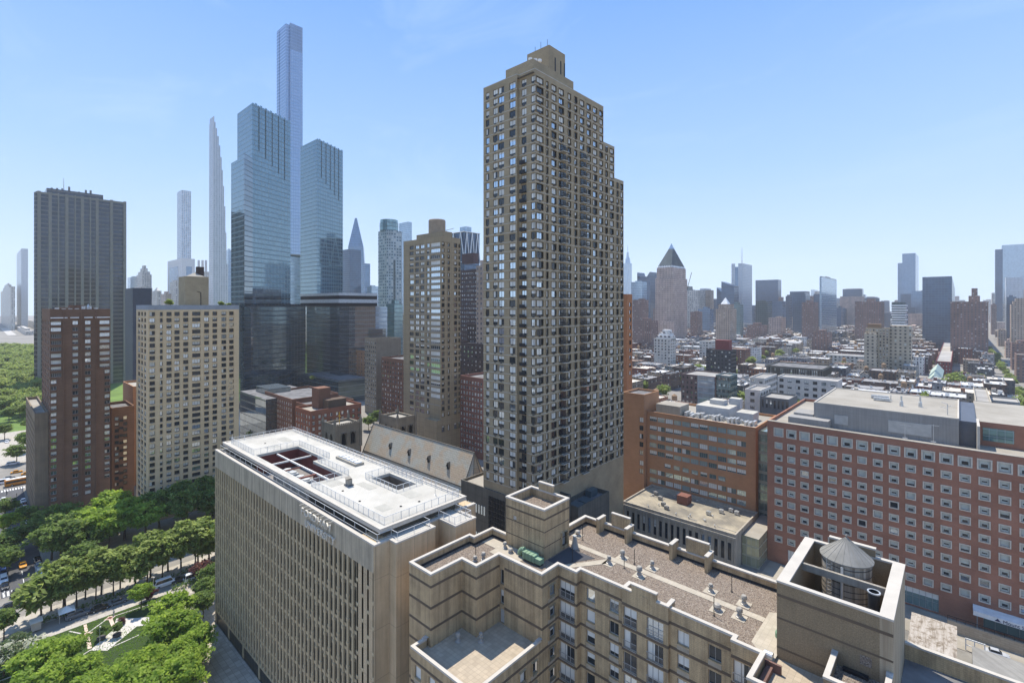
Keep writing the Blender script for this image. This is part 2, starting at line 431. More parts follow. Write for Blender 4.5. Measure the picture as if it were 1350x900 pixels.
# roof deck
OUT = [(-55.6,40),(-50.9,40),(-50.9,45.4),(-48,45.4),(-48,49.8),(-40.2,49.8),(-40.2,53.3),(-37.2,53.3),(-37.2,54.3),(-30.8,54.3),(-30.8,53.9),(-24.8,53.9),(-24.8,54.3),(-17.7,54.3),(-17.7,53.5),(-14.8,53.5),(-14.8,56.2),(-13.9,56.2),(-13.9,69),(-46.4,69),(-46.4,55.2),(-54.6,55.2),(-54.6,51.2),(-55.6,51.2)]
rf = MB(); rf.poly([(x, y, RZ) for x, y in OUT]); roof = rf.build('roof', PEBBLE, FB)
pv = MB(); PZ = RZ+.05
def pave(pts): pv.prism(pts, RZ+.002, PZ)
pave([(-45.8,61.0),(-16.6,60.9),(-16.6,61.9),(-45.8,62.0)])
pave([(-41.2,55.0),(-40.1,55.0),(-36.6,59.9),(-36.6,60.88),(-37.3,60.88)])
pave([(-54.2,52.4),(-51.2,52.4),(-51.2,51.0),(-46.0,51.0),(-46.0,54.4),(-51.1,54.4),(-54.2,54.4)])
pave([(-16.58,56.5),(-14.3,54.2),(-13.95,54.2),(-13.95,65.0),(-16.58,63.4)])
pads = [(-36.4,60.1),(-35.8,62.75),(-31.7,60.05),(-31.3,62.95),(-23.3,62.95),(-19.3,62.95),(-21.3,59.6),(-18.9,60.0),(-44.5,64.1)]
for x, y in pads: pave([(x-.75,y-.75),(x+.75,y-.75),(x+.75,y+.72),(x-.75,y+.72)])
pv.build('paver_path', WALKPAV, roof)
dk = MB(); dk.prism([(-43.3,55.0),(-41.4,55.0),(-38.6,60.0),(-43.3,60.0)], RZ+.002, RZ+.04); dk.build('painted_tower_shadow', plain('painted_shadow_dark', (.06,.06,.065), .8), roof)  # dark sheet painting the lift tower's cast shadow on the pebbles
# parapets and copings
LA = [(-51.2,55.2),(-54.6,55.2),(-54.6,51.2),(-55.6,51.2),(-55.6,40),(-50.9,40),(-50.9,45.4),(-48,45.4),(-48,49.8),(-40.2,49.8),(-40.2,53.3),(-37.2,53.3),(-37.2,54.3),(-30.8,54.3)]
LB = [(-24.8,54.3),(-17.7,54.3),(-17.7,53.5),(-14.8,53.5),(-14.8,49.1),(-4.4,49.1)]
LC = [(-14.05,69),(-46.4,69),(-46.4,60.6)]
LD = [(-51.8,39.8),(-51.8,37.5),(-40.2,37.5),(-40.2,49.6)]
for L, b_, za, zb, zc, sd in ((LA,.3,RZ-.3,39.75,40.0,'i'),(LB,.3,RZ-.3,39.75,40.0,'i'),(LC,.4,RZ-.3,39.7,39.9,'io'),(LD,.3,30.3,31.3,31.55,'i')):
    m = MB(); strip(m, L, -.01, b_, za, zb, sides=sd); pp = m.build('parapet', TAN, FB); m = MB(); strip(m, L, .05, b_+.1, zb, zc); m.build('coping', COPING, pp)
BFOOT = plain('black_foot_strip', (.03,.03,.032), .7)
for L, a_ in ((LA, .31), (LC, .405)): foot_strip = MB(); strip(foot_strip, L, -a_, a_+.03, RZ, RZ+.32, sides='it'); foot_strip.build('parapet_foot_strip', BFOOT, FB)  # near-black strip along the foot of the parapet
# stepped centre piece at the front
ped = MB(); cop = MB()
ped.box(-30.8,-29.5,53.9,54.3,39.75,40.1,0); ped.box(-29.5,-26.3,53.9,54.3,39.75,41.0,0); ped.box(-26.3,-24.8,53.9,54.3,39.75,40.15,0)
ped.box(-30.8,-30.4,54.3,55.7,RZ,40.1,0); ped.box(-25.2,-24.8,54.3,55.7,RZ,40.15,0)
cop.box(-30.86,-29.5,53.84,54.32,40.1,40.25); cop.box(-29.56,-26.24,53.84,54.36,41.0,41.15); cop.box(-26.3,-24.74,53.84,54.32,40.15,40.3)
cop.box(-30.86,-30.36,54.32,55.74,40.1,40.25); cop.box(-25.24,-24.74,54.32,55.74,40.15,40.3)
ped.box(-28.4,-27.4,53.84,53.9,38.9,40.2,0); ped.box(-28.9,-26.9,53.86,53.9,39.2,39.6,0)
PS = ped.build('stepped_parapet', TAN, FB); cop.build('coping', COPING, PS)
# stepped pieces and returns of the far parapet
for x in (-41.1, -28.9):
    ped = MB(); cop = MB()
    ped.box(x, x+3.2, 68.62, 69.02, 39.92, 41.75); cop.box(x-.05, x+3.25, 68.57, 69.07, 41.75, 41.9)
    for q in (x-1.75, x+3.3):
        ped.box(q, q+.45, 66.9, 68.5, RZ, 40.85); cop.box(q-.05, q+.5, 66.85, 68.55, 40.85, 41.0)
        ped.box(q, q+.45, 68.62, 69.02, 39.92, 40.85); cop.box(q-.05, q+.5, 68.57, 69.07, 40.85, 41.0)
    PS = ped.build('stepped_parapet', TAN, FB); cop.build('coping', COPING, PS)
ped = MB(); cop = MB(); ped.box(-16.6,-16.1,66.9,68.5,RZ,41.0); cop.box(-16.65,-16.05,66.85,68.55,41.0,41.15)
PS = ped.build('parapet_pier', TAN, FB); cop.build('coping', COPING, PS)
# terraces
t = MB(); t.poly([(-51.8,37.5,30.4),(-40.2,37.5,30.4),(-40.2,49.8,30.4),(-48,49.8,30.4),(-48,45.4,30.4),(-50.9,45.4,30.4),(-50.9,40,30.4),(-51.8,40,30.4)]); t.build('terrace_floor', SLATEPAV, FB)
t = MB(); t.poly([(-14.8,49.1,38.4),(-4.4,49.1,38.4),(-4.4,56.2,38.4),(-14.8,56.2,38.4)]); t.build('terrace_floor', SLATEPAV, FB)
t = MB(); t.box(-14.3,-13.7,50.2,53.6,38.4,38.95); t.box(-14.75,-13.0,53.7,53.95,38.4,39.3); t.build('low_kerb', plain('dark_red_kerb', (.16,.09,.07), .8), FB)
fl = MB(); fl.box(-51.98,-51.35,39.35,39.99,31.56,31.6); fl.box(-40.66,-40.12,48.9,49.78,31.56,31.6); fl.build('end_flashing', METAL, FB)
# lift tower on the roof
tw = MB(); TX0,TX1,TY0,TY1 = -51.05,-43.55,54.5,60.5
wall(tw, 'x', TY0, TX0, TX1, RZ, 45.75, [(-49.6,-48.9,42.9,43.5)], .12)
wall(tw, 'y', TX1, TY0, TY1, RZ, 45.75, [(58.4,59.8,39.3,41.4)], .3)
wall(tw, 'x', TY1, TX0, TX1, RZ, 45.75, [], .1, out=1); wall(tw, 'y', TX0, TY0, TY1, 0, 45.75, [], .1, out=-1)
LT = [(TX0,TY0),(TX1,TY0),(TX1,TY1),(TX0,TY1)]
strip(tw, LT, -.01, .35, 44.5, 45.75, True, sides='i')
tw.box(-49.2, -46.4, TY1-.38, TY1+.02, 45.9, 47.0); tw.poly([(TX0,TY0,44.6),(TX1,TY0,44.6),(TX1,TY1,44.6),(TX0,TY1,44.6)], 1)
T = tw.build('lift_tower', [TAN, PEBBLE], FB)
c = MB(); strip(c, LT, .06, .42, 45.75, 46.0, True); c.box(-49.26,-46.34,TY1-.43,TY1+.07,47.0,47.2); c.build('coping', COPING, T)
g = MB()
for z in (44.55, 42.75, 40.6):
    h = .12 if z > 44 else .05
    strip(g, [(x, y) for x, y in LT], .04, -.0, z-h, z+h, True)
g.build('groove_band', GROOVE, T)
l = MB(); l.poly([(-49.6,54.6,42.9),(-48.9,54.6,42.9),(-48.9,54.6,43.5),(-49.6,54.6,43.5)]); l.build('louvre', METAL, T)
l = MB(); l.poly([(-43.8,58.4,39.3),(-43.8,59.8,39.3),(-43.8,59.8,41.4),(-43.8,58.4,41.4)]); l.build('door', plain('grey_green_door', (.30,.30,.27), .6), T)
# tank enclosure (tall brick box with the water tank inside)
en = MB(); EX0,EX1,EY0,EY1 = -14.0,-4.4,56.2,69.1; EZ = 46.3
en.box(EX0, EX0+1.0, EY0, EY1, RZ-8, EZ, 0); en.box(EX1-1.0, EX1, EY0, EY1, 0, EZ, 1)
en.box(EX0+1, EX1-1, EY0, EY0+.45, 0, EZ, 0); en.box(EX0+1, EX1-1, EY1-.45, EY1, 0, EZ, 0)
en.box(-11.4, -7.0, EY1-.45, EY1, EZ+.21, 47.3, 0)
en.poly([(EX0+1,EY0+.45,39.5),(EX1-1,EY0+.45,39.5),(EX1-1,EY1-.45,39.5),(EX0+1,EY1-.45,39.5)], 2)
E = en.build('tank_enclosure', [TANB, stained('lit_tan_side', (.50,.41,.28), (.30,.23,.15), .2, .8, joints=(.45,.22,.02,(.3,.25,.18)), lo=.4, hi=.6), GREYROOF], FB)  # right side: front brick repainted lighter, with streaks of reflected light in the colour
c = MB(); z0, z1 = EZ, EZ+.2
c.box(EX0-.04, EX0+1.04, EY0-.05, EY1+.05, z0, z1); c.box(EX1-1.04, EX1+.04, EY0-.05, EY1+.05, z0, z1)
c.box(EX0+1.04, EX1-1.04, EY0-.05, EY0+.5, z0, z1); c.box(EX0+1.04, EX1-1.04, EY1-.5, EY1+.05, z0, z1); c.box(-11.45,-6.95,EY1-.5,EY1+.05,47.3,47.5)
c.build('coping', COPING, E)
g = MB()
for z, h in ((45.0,.14),(42.65,.09),(39.6,.09),(36.6,.09)):
    g.box(EX0, EX1, EY0-.03, EY0+.01, z-h, z+h)
g.build('groove_band', GROOVE, E)
c = MB(); c.box(EX0+1.001, EX1-1.001, 62.3, 62.65, 45.5, 46.25); c.build('cross_beam', stained('beam_concrete', (.40,.36,.29), (.24,.21,.17)), E)
# little terrace against the enclosure
lt = MB(); LE = [(-9.05,56.15),(-9.05,51.6),(-4.45,51.6),(-4.45,56.15)]
strip(lt, LE, 0, .35, 38.42, 41.4, sides='io'); lt.poly([(-9.05,51.6,40.3),(-4.45,51.6,40.3),(-4.45,56.2,40.3),(-9.05,56.2,40.3)], 1)
LT2 = lt.build('small_terrace', [TANB, PEBBLE], FB)
c = MB(); strip(c, LE, .05, .42, 41.4, 41.6); c.build('coping', COPING, LT2)
c = MB(); c.box(-9.12,-8.6,55.5,56.17,41.61,41.66); c.box(-4.9,-4.38,55.5,56.17,41.61,41.66); c.build('end_flashing', METAL, LT2)
c = MB(); c.box(-8.2,-6.2,55.6,56.1,40.31,40.55); c.build('gutter_box', BLACKM, LT2)
c = MB(); c.box(-6.9,-6.0,56.155,56.165,41.3,42.2); c.build('patched_panel', PEBBLE, LT2)
# lower wing to the right of the enclosure
lw = MB(); lw.box(-4.38, 6, 58, 69.0, 0, 36.4, 0, 1); lw.box(-4.38, 6, 68.6, 69.0, 36.4, 38.0, 0)
LW = lw.build('lower_wing', [TAN, GREYROOF], FB); c = MB(); c.box(-4.38,6.05,68.55,69.05,38.0,38.2); c.build('coping', COPING, LW)

# ---- things standing on that roof
VENTM = plain('dull_vent_metal', (.38,.36,.32), .5, .4, .3, .25, 2.0)
def vent(x, y, z, h, r, kind, label):
    h *= .85; r *= .72
    o = thing('roof_vent', label, 'roof vent', (x, y, z), 'metal vents on the pebble roof')
    b = MB(); b.lathe(x, y, [(r*1.6, z), (r*1.6, z+.1), (r*1.15, z+.14), (r*1.05, z+h*.3), (r*.8, z+h*.34), (r*.8, z+h*.55)], 14); b.build('pipe', VENTM, o)
    c = MB()
    if kind == 0: c.lathe(x, y, [(r*.9, z+h*.5), (r*1.25, z+h*.58), (r*1.25, z+h*.74), (r*.8, z+h*.78), (r*.8, z+h*.88), (r*1.1, z+h*.9), (r*.9, z+h)], 14)
    elif kind == 1: c.lathe(x, y, [(r*.9, z+h*.55), (r*1.4, z+h*.62), (r*1.2, z+h*.72), (r*1.4, z+h*.8), (r*1.1, z+h*.95), (r*.9, z+h)], 14)
    else: c.lathe(x, y, [(r*1.5, z+h*.5), (r*1.6, z+h*.62), (r*1.1, z+h*.9), (r*.2, z+h)], 14)
    c.build('cap', plain('pale_vent_cap', (.34,.31,.26), .6, .3, .1) if 'pale_vent_cap' not in bpy.data.materials else bpy.data.materials['pale_vent_cap'], o)
VL = [('short metal roof vent at the end of the slanting paver path', 0, 1.25, .36), ('metal mushroom vent behind the paver path, left of the two black poles', 1, 1.3, .38),
 ('tall pale two-tier vent in front of the paver path, right of the black poles', 1, 1.55, .42), ('round metal vent on the far side of the path, behind the tall two-tier vent', 0, 1.25, .36),
 ('single metal vent on a square pad behind the path, in mid roof', 0, 1.15, .34), ('metal vent on a large pad behind the path near the tank enclosure', 1, 1.3, .36),
 ('squat dark-capped vent on a pad beside the front black pole', 2, .95, .42), ('metal vent on a pad in front of the path nearest the tank enclosure', 1, 1.3, .38),
 ('round pale vent on a pad right behind the lift tower', 2, 1.0, .4)]
for (x, y), (lb, k, h, r) in zip(pads, VL): vent(x, y, PZ, h, r, k, lb)
vent(-50.9, 47.9, RZ, .9, .3, 2, 'low round vent beside the thin pole on the left roof arm')
vent(-50.2, 48.9, RZ, 1.3, .34, 1, 'taller double-collar vent right of the thin pole on the left roof arm')
vent(-50.2, 53.4, PZ, 1.1, .33, 1, 'pale vent on pavers by the left corner of the lift tower')
vent(-48.7, 53.0, PZ, .8, .35, 2, 'squat pale vent between the lift tower and the green machine')
vent(-47.6, 44.6, 30.41, 1.3, .34, 1, 'grey vent on the shaded terrace beside the wall corner') if False else None
vent(-49.2, 43.2, 30.41, 1.4, .36, 1, 'left grey stack vent standing in shade on the lower terrace')
vent(-46.9, 45.2, 30.41, 1.4, .36, 0, 'right grey stack vent standing in shade on the lower terrace')
o = thing('cone_vent', 'pale concrete cone vent beside the dark mat right of the lift tower', 'roof vent', (-42.6, 60.6, RZ))
b = MB(); b.lathe(-42.6, 60.6, [(.6, RZ), (.45, RZ+.6), (.28, RZ+1.5), (.22, RZ+1.7)], 12); b.build('cone', CONC, o); b = MB(); b.lathe(-42.6, 60.6, [(.3, RZ+1.7), (.3, RZ+1.85)], 12); b.build('cap', METAL, o)
for x, y, h, lb in [(-34.2,60.45,1.95,'thin black pole in front of the paver path, left of the tall vent'), (-33.7,62.4,2.0,'thin black pole behind the paver path, left of the tall vent'),
  (-21.3,64.7,2.3,'thin black pole standing far back on the pebbles near the tank enclosure'), (-21.2,58.3,2.2,'thin black pole at the front beside the squat dark vent'),
  (-51.6,48.7,1.7,'thin black pole between two vents on the left roof arm'), (-40.6,57.2,1.9,'thin black pole on the dark mat by the lift tower'), (-43.1,63.4,2.4,'thin black pole at the back corner of the lift tower')]:
    b = MB(); b.tube((x,y,RZ),(x,y,RZ+h),.045,6); b.lathe(x,y,[(.16,RZ),(.16,RZ+.05),(.05,RZ+.08)],8); b.lathe(x,y,[(.07,RZ+h),(.07,RZ+h+.08)],6)
    single(b, 'roof_pole', BLACKM, (x,y,RZ), lb, 'pole', 'black poles on the pebble roof')
GREENM = plain('faded_green_paint', (.20,.30,.19), .6)
o = thing('air_handler', 'faded green air handler with curved duct beside the lift tower', 'air handler', (-45.2, 53.4, PZ))
b = MB(); b.box(-46.1,-43.9,52.6,53.7,PZ+.25,PZ+1.2); b.box(-43.9,-42.9,52.7,53.6,PZ+.25,PZ+.95); b.build('casing', GREENM, o)
b = MB(); 
for q in (-45.6,-45.0,-44.4): b.box(q,q+.05,52.56,53.74,PZ+.25,PZ+1.24)
b.build('rib', plain('dark_green_rib', (.12,.2,.12), .6), o)
b = MB()
for i in range(6):
    a0, a1 = PI/2*i/6, PI/2*(i+1)/6
    f = lambda a: (-46.15-.9*math.sin(a), 53.2, PZ+.3+.9*math.cos(a))
    b.tube(f(a0), f(a1), .38, 10)
b.build('duct', GREENM, o)
b = MB(); b.box(-45.9,-45.7,52.7,53.6,PZ,PZ+.25); b.box(-43.3,-43.1,52.7,53.6,PZ,PZ+.25); b.build('foot', BLACKM, o)
b = MB(); b.box(-14.9,-14.1,60.0,61.2,PZ,PZ+1.3); b.lathe(-14.5,59.3,[(.45,PZ),(.45,PZ+.5),(.2,PZ+.9)],12); single(b, 'fan_unit', GREENM, (-14.5,60,PZ), 'small green fan unit against the left wall of the tank enclosure', 'fan unit')
b = MB(); b.sm = False; b.tube((-14.9,55.1,39.0),(-14.1,55.1,39.0),.4,14); b.box(-14.8,-14.2,54.9,55.3,RZ,38.8); single(b, 'fan_drum', METAL, (-14.5,55.1,RZ), 'silver drum fan at the front left foot of the tank enclosure', 'fan')
# water tank
TKX, TKY = -9.25, 65.3
WT = thing('water_tank', 'round wooden water tank with grey conical roof inside the brick enclosure', 'water tank', (TKX, TKY, 39.5))
n = NT('weathered_stave'); x = n.xyz(n.oc()); ang = n.M('MULTIPLY', n.M('ARCTAN2', x[1], x[0]), 10.0)
rr = n.white(n.comb(n.M('FLOOR', ang), 0, 0)); col = n.ramp(rr, [(0,(.16,.13,.10)),(.5,(.30,.26,.20)),(1,(.44,.38,.30))])
STAVE = n.fin(n.mix(.35, col, n.ramp(n.noise(n.comb(x[0], x[1], n.M('MULTIPLY', x[2], .1)), 2.5, 4), [(.35,(.10,.08,.06)),(.65,(.42,.38,.32))])), .85, .2)
b = MB(); b.lathe(TKX, TKY, [(2.34, 41.6), (2.3, 47.15)], 40); b.build('tank_body', STAVE, WT)
b = MB(); b.lathe(TKX, TKY, [(2.52, 47.1), (2.52, 47.2), (.12, 49.2), (.02, 49.25)], 40)
b.lathe(TKX,TKY,[(.07,49.2),(.07,49.45),(.13,49.5),(.05,49.6)],8)
for i in range(20):
    a_ = 2*PI*i/20; b.tube((TKX+2.5*math.cos(a_),TKY+2.5*math.sin(a_),47.22),(TKX+.12*math.cos(a_),TKY+.12*math.sin(a_),49.21),.025,4)
b.build('tank_roof', stained('grey_tank_roof', (.28,.265,.235), (.19,.18,.155), .6, .2, lo=.3, hi=.7), WT)
for z in (42.0,42.4,42.8,43.2,43.7,44.3,45.0,45.8,46.6):
    b = MB(); b.lathe(TKX, TKY, [(2.36, z), (2.38, z+.02), (2.38, z+.05), (2.36, z+.07)], 40, cap=False); b.build('hoop', BLACKM, WT)
for sx in (-1, 1):
    for sy in (-1, 1):
        b = MB(); b.box(TKX+sx*1.6-.15,TKX+sx*1.6+.15,TKY+sy*1.6-.15,TKY+sy*1.6+.15,39.5,41.1); b.build('leg', BLACKM, WT)
OT = plain('old_timber', (.24,.19,.13), .8)
for q in (-2,-1,0,1,2): b = MB(); b.box(TKX+q-.12,TKX+q+.12,TKY-2.3,TKY+2.3,41.35,41.59); b.build('beam', OT, WT)
for q in (-1.6,1.6): b = MB(); b.box(TKX-2.2,TKX+2.2,TKY+q-.14,TKY+q+.14,41.1,41.34); b.build('beam', OT, WT)
b = MB(); b.tube((-9.3,62.82,39.5),(-9.3,62.82,46.9),.13,10); b.build('downpipe', plain('pale_pipe', (.60,.55,.47), .6), WT)
b = MB()
for i in range(12): b.box(-10.75,-10.3,63.2,63.25,42.2+i*.4,42.26+i*.4)
b.box(-10.8,-10.75,63.18,63.25,42.0,47.3); b.box(-10.3,-10.25,63.18,63.25,42.0,47.3); b.build('ladder', METAL, WT)
CH = thing('chimney', 'open black chimney pipe in the front right corner of the tank enclosure', 'chimney', (-6.25, 60.2, 39.5))
b = MB(); b.lathe(-6.25,60.2,[(.5,39.5),(.5,46.55),(.42,46.55),(.42,44.0)],20,cap=False); b.build('pipe', stained('sooty_pipe', (.07,.065,.06), (.02,.02,.02)), CH)
b = MB(); b.lathe(-6.25,60.2,[(.5,46.5),(.56,46.5),(.56,46.62),(.43,46.62)],20,cap=False); b.build('rim', METAL, CH)
b = MB(); b.lathe(-6.25,60.2,[(.6,39.5),(.6,43.6)],16); b.build('jacket', CONC, CH)
# ================================================================ ribbed concrete university building
FO = thing('university_building', 'long concrete university building with ribbed front and white roof deck', 'university building', (-95, 48, 0))
RIB = stained('ribbed_concrete', (.56,.45,.28), (.37,.295,.185), .3, .65, grain=.15, lo=.36, hi=.64)
PANEL = stained('panel_concrete', (.60,.46,.29), (.41,.315,.195), .25, .5, grain=.1, joints=(2.4,7.2,.05,(.26,.21,.15)), lo=.36, hi=.62)
FASC = stained('fascia_concrete', (.50,.42,.30), (.26,.225,.165), .3, .75, grain=.08, joints=(1.45,9.0,.05,(.24,.22,.18)), lo=.38, hi=.6)
X0, X1, YF = -130.0, -61.5, 38.1
b = MB()
b.poly([(X0,YF+.25,0),(X1,YF+.25,0),(X1,YF+.25,37),(X0,YF+.25,37)])
bw = b.build('window_wall', curtain('slot_glass', (.022,.022,.018), (.10,.09,.065), 1.45, 3.6, (.03,.03,.025), .3, .05, 0.0, .35), FO)
b = MB(); nf = 47; p = (X1-X0)/nf
for i in range(nf+1):
    x = X0+p*i; x0 = max(X0, x-.22); x1 = min(X1, x+.22)
    b.box(x0, x1, YF, YF+.24, 3.4, 37, 0)
    for k in range(9):
        z = 3.6*k+5.4+(1.8 if i % 2 else 0)
        if z < 36: b.box(x0-.1, x1+.1, YF-.05, YF+.23, z, z+.5, 0)
b.box(X0, X1, YF+.05, YF+.29, 2.9, 3.39)
tag(b.build('rib', RIB, FO))
b = MB(); 
for k in range(9): b.box(X0, X1, YF+.20, YF+.245, 3.6*k+4.2, 3.6*k+4.7)
b.build('spandrel', RIB, FO)
b = MB()
for i in range(0, nf+1, 6): x = X0+p*i; b.box(x-.3, x+.3, YF+.1, YF+.7, 0, 2.9)
b.build('base_pier', RIB, FO)
b = MB(); b.box(X0, X1, YF-.02, YF+.6, 37, 40.8); b.build('fascia', FASC, FO)
b = MB(); b.box(X0, X1-.7, YF+.6, 38.9+1.2, 37, 40.1, 0); b.box(X0, -62.2, YF+2.0, 58, 36, 38.0, 0)
b.box(X0, X0+.4, YF+.6, 58, 0, 40.8); b.box(X0, X1-4, 57.6, 58, 0, 40.8)
b.build('gutter_deck', CONC, FO)
# end wall with projecting bays
b = MB()
for x, ya, yb in [(-61.3,38.1,40.6),(-59.6,40.6,47.7),(-61.5,47.7,49.9),(-57.4,49.9,54.2),(-61.5,54.2,58.0)]:
    b.box(-66, x, ya, yb, 0, 40.8)
b.build('end_wall', PANEL, FO)
b = MB(); b.box(-63, -59.5, 42.6, 43.9, 35.6, 36.1); 
c = MB(); E1 = [(X0,YF),(-61.3,YF),(-61.3,40.6),(-59.6,40.6),(-59.6,47.7),(-61.5,47.7),(-61.5,49.9),(-57.4,49.9),(-57.4,54.2),(-61.5,54.2),(-61.5,58)]
strip(c, E1, .06, .55, 40.8, 41.05); c.build('coping', COPING, FO)
d = MB(); d.box(-65.9,-60.2,41.2,47.2,40.81,40.9); d.box(-65.9,-58,50.5,53.7,40.81,40.9); d.build('bay_roof', WHITEROOF, FO)
# upper roof slab on a recessed clerestory
SZ0, SZ1 = 41.95, 42.5
cl = MB()
cl.box(-128,-63,40.75,41.0,40.1,SZ0); cl.box(-63.3,-63,41.0,55.4,40.1,SZ0); cl.box(-128,-63.3,55.2,55.5,38,SZ0); cl.box(-128,-127.7,41,55.2,38,SZ0)
cl = MB()
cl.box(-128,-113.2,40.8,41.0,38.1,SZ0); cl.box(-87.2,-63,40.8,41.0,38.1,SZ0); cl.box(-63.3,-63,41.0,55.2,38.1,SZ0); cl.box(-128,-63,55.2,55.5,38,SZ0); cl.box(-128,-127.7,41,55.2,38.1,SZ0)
cl.build('clerestory', plain('shaded_olive_recess', (.10,.09,.07), .8), FO)  # dark olive puts the shade under the slab into the wall colour
s = MB()
RECTS = [(-129.3,-62,39.5,41.0),(-129.3,-113,41.0,56.3),(-113,-100,50.2,56.3),(-100,-87.4,47.6,56.3),(-87.4,-81.8,41,56.3),(-81.8,-73.1,41,50.2),(-81.8,-73.1,54.2,56.3),(-73.1,-62,41,56.3)]
for a, b_, c_, d_ in RECTS: s.poly([(a,c_,SZ1),(b_,c_,SZ1),(b_,d_,SZ1),(a,d_,SZ1)]); s.poly([(a,d_,SZ0),(b_,d_,SZ0),(b_,c_,SZ0),(a,c_,SZ0)], 1)
RIMS = [([(-129.3,39.5),(-62,39.5),(-62,56.3),(-129.3,56.3)], 1), ([(-113,41),(-113,50.2),(-100,50.2),(-100,47.6),(-87.4,47.6),(-87.4,41)], 1), ([(-81.8,50.2),(-81.8,54.2),(-73.1,54.2),(-73.1,50.2)], 1)]
for pts, q in RIMS:
    n_ = len(pts)
    for i in range(n_):
        p0, p1 = pts[i], pts[(i+1) % n_]; s.poly([(*p0,SZ0),(*p1,SZ0),(*p1,SZ1),(*p0,SZ1)], 1)
s.build('roof_slab', [WHITEROOF, COPING], FO)
tr = MB()
strip(tr, RIMS[0][0], .05, .5, SZ1+.003, SZ1+.12, True); tr.build('roof_rim', COPING, FO)
# wells
w1 = MB(); w1.box(-113.2,-113,41,50.2,38.05,SZ0); w1.box(-113,-100,50.2,50.4,38.05,SZ0); w1.box(-100,-87.4,47.6,47.8,38.05,SZ0); w1.box(-100.2,-100,47.8,50.2,38.05,SZ0); w1.box(-87.4,-87.2,41,47.6,38.05,SZ0)
w1.build('red_well_wall', plain('oxide_red_wall', (.15,.04,.032), .8, var=.25), FO)
w1 = MB(); w1.box(-113,-87.4,40.2,50.2,38.0,38.06); w1.build('well_floor', plain('well_floor_grey', (.22,.2,.18), .9), FO)
w2 = MB(); w2.box(-82,-81.8,50,54.4,38.05,SZ0); w2.box(-73.1,-72.9,50,54.4,38.05,SZ0); w2.box(-81.8,-73.1,54.2,54.4,38.05,SZ0); w2.box(-81.8,-73.1,50,50.2,38.05,SZ0)
w2.build('brown_well_wall', plain('brown_well', (.17,.13,.09), .8, var=.25), FO)
STW = plain('white_steel', (.68,.64,.58), .6)
for i, (x0_,x1_,y0_,y1_) in enumerate([(-112.9,-87.5,45.3,45.6),(-106.3,-106.0,41.1,45.2),(-106.3,-106.0,45.7,50.1),(-100.3,-100.2,41.1,45.2),(-93.9,-93.6,41.1,45.2)]):
    m = MB(); m.box(x0_,x1_,y0_,y1_,41.6,41.9); m.build('roof_beam', STW if i < 3 else plain('rust_red_steel', (.25,.09,.06), .7) if 'rust_red_steel' not in bpy.data.materials else bpy.data.materials['rust_red_steel'], FO)
def rail(name, pts, z, h, parent, sp=1.5, closed=False, m=None, infill=.22):
    r = MB(); n_ = len(pts)
    for i in range(n_ if closed else n_-1):
        (xa, ya), (xb, yb) = pts[i], pts[(i+1) % n_]; L = math.hypot(xb-xa, yb-ya); k = max(1, round(L/sp))
        al = abs(xb-xa) > abs(yb-ya)
        def bar(t0, t1, za, zb, hw):
            x_, y_, u_, v_ = xa+(xb-xa)*t0, ya+(yb-ya)*t0, xa+(xb-xa)*t1, ya+(yb-ya)*t1
            r.box(min(x_,u_)-(0 if al else hw), max(x_,u_)+(0 if al else hw), min(y_,v_)-(hw if al else 0), max(y_,v_)+(hw if al else 0), za, zb)
        bar(0, 1, z+h-.06, z+h, .03); bar(0, 1, z+.1, z+.14, .02)
        for j in range(k): t = j/k; e = .03/L; bar(max(0,t-e), t+e, z, z+h-.065, .03)
        if infill:
            kk = int(L/infill)
            for j in range(kk): t = (j+.5)/kk; e = .011/L; bar(t-e, t+e, z+.145, z+h-.065, .01)
    return r.build(name, m or STEEL, parent)
rail('railing', [(-127.8,40.9),(-113.8,40.9),(-113.8,50.9),(-99.3,50.9),(-99.3,48.3),(-86.6,48.3),(-86.6,40.9),(-63,40.9),(-63,55.5),(-127.8,55.5)], SZ1+.01, 1.15, FO, 1.5, True)
rail('railing', [(-82.5,49.4),(-72.4,49.4),(-72.4,55.0),(-82.5,55.0)], SZ1+.01, 1.15, FO, 1.3, True)
rail('railing', [(-129,38.95),(-64.9,38.95),(-61.9,38.95),(-61.9,41.3),(-60.3,41.3),(-60.3,47.2),(-62.2,47.2)], 41.06, 1.0, FO, 3.2, False, None, 0)
rail('railing', [(-62,50.3),(-58.1,50.3),(-58.1,53.8),(-62,53.8)], 41.06, 1.0, FO, 1.3, False, None, .3)
# lettering
def lettering(txt, size, loc, rz, ext, mat_, name, parent, wx=1.0, sp=1.0):
    cu = bpy.data.curves.new('lettering', 'FONT'); cu.body = txt; cu.size = size; cu.extrude = ext; cu.space_character = sp
    o = bpy.data.objects.new('tmp', cu); COL.objects.link(o)
    me = bpy.data.meshes.new_from_object(o.evaluated_get(bpy.context.evaluated_depsgraph_get()))
    bpy.data.objects.remove(o); bpy.data.curves.remove(cu)
    R = Matrix.Rotation(PI/2, 4, 'X'); me.transform(Matrix.Scale(wx, 4, (1,0,0))); me.transform(R); me.materials.clear(); me.materials.append(mat_)
    po = parent_origin(parent)
    return place(me, name, tuple(Vector(loc)-po), rz, parent)
LETM = plain('weathered_letter_metal', (.66,.60,.49), .7, .2)
lettering('FORDHAM', 1.55, (-83.6, YF-.34, 39.3), 0, .12, LETM, 'lettering', FO, 1.28, 1.12)
lettering('UNIVERSITY', 1.55, (-82.2, YF-.34, 37.6), 0, .12, LETM, 'lettering', FO, 1.12, 1.12)
m = MB()
for i in range(8): x = -83.2+i*1.45; m.box(x-.03, x+.03, YF-.9, YF-.07, 40.94, 41.0)
m.build('letter_bracket', LETM, FO)
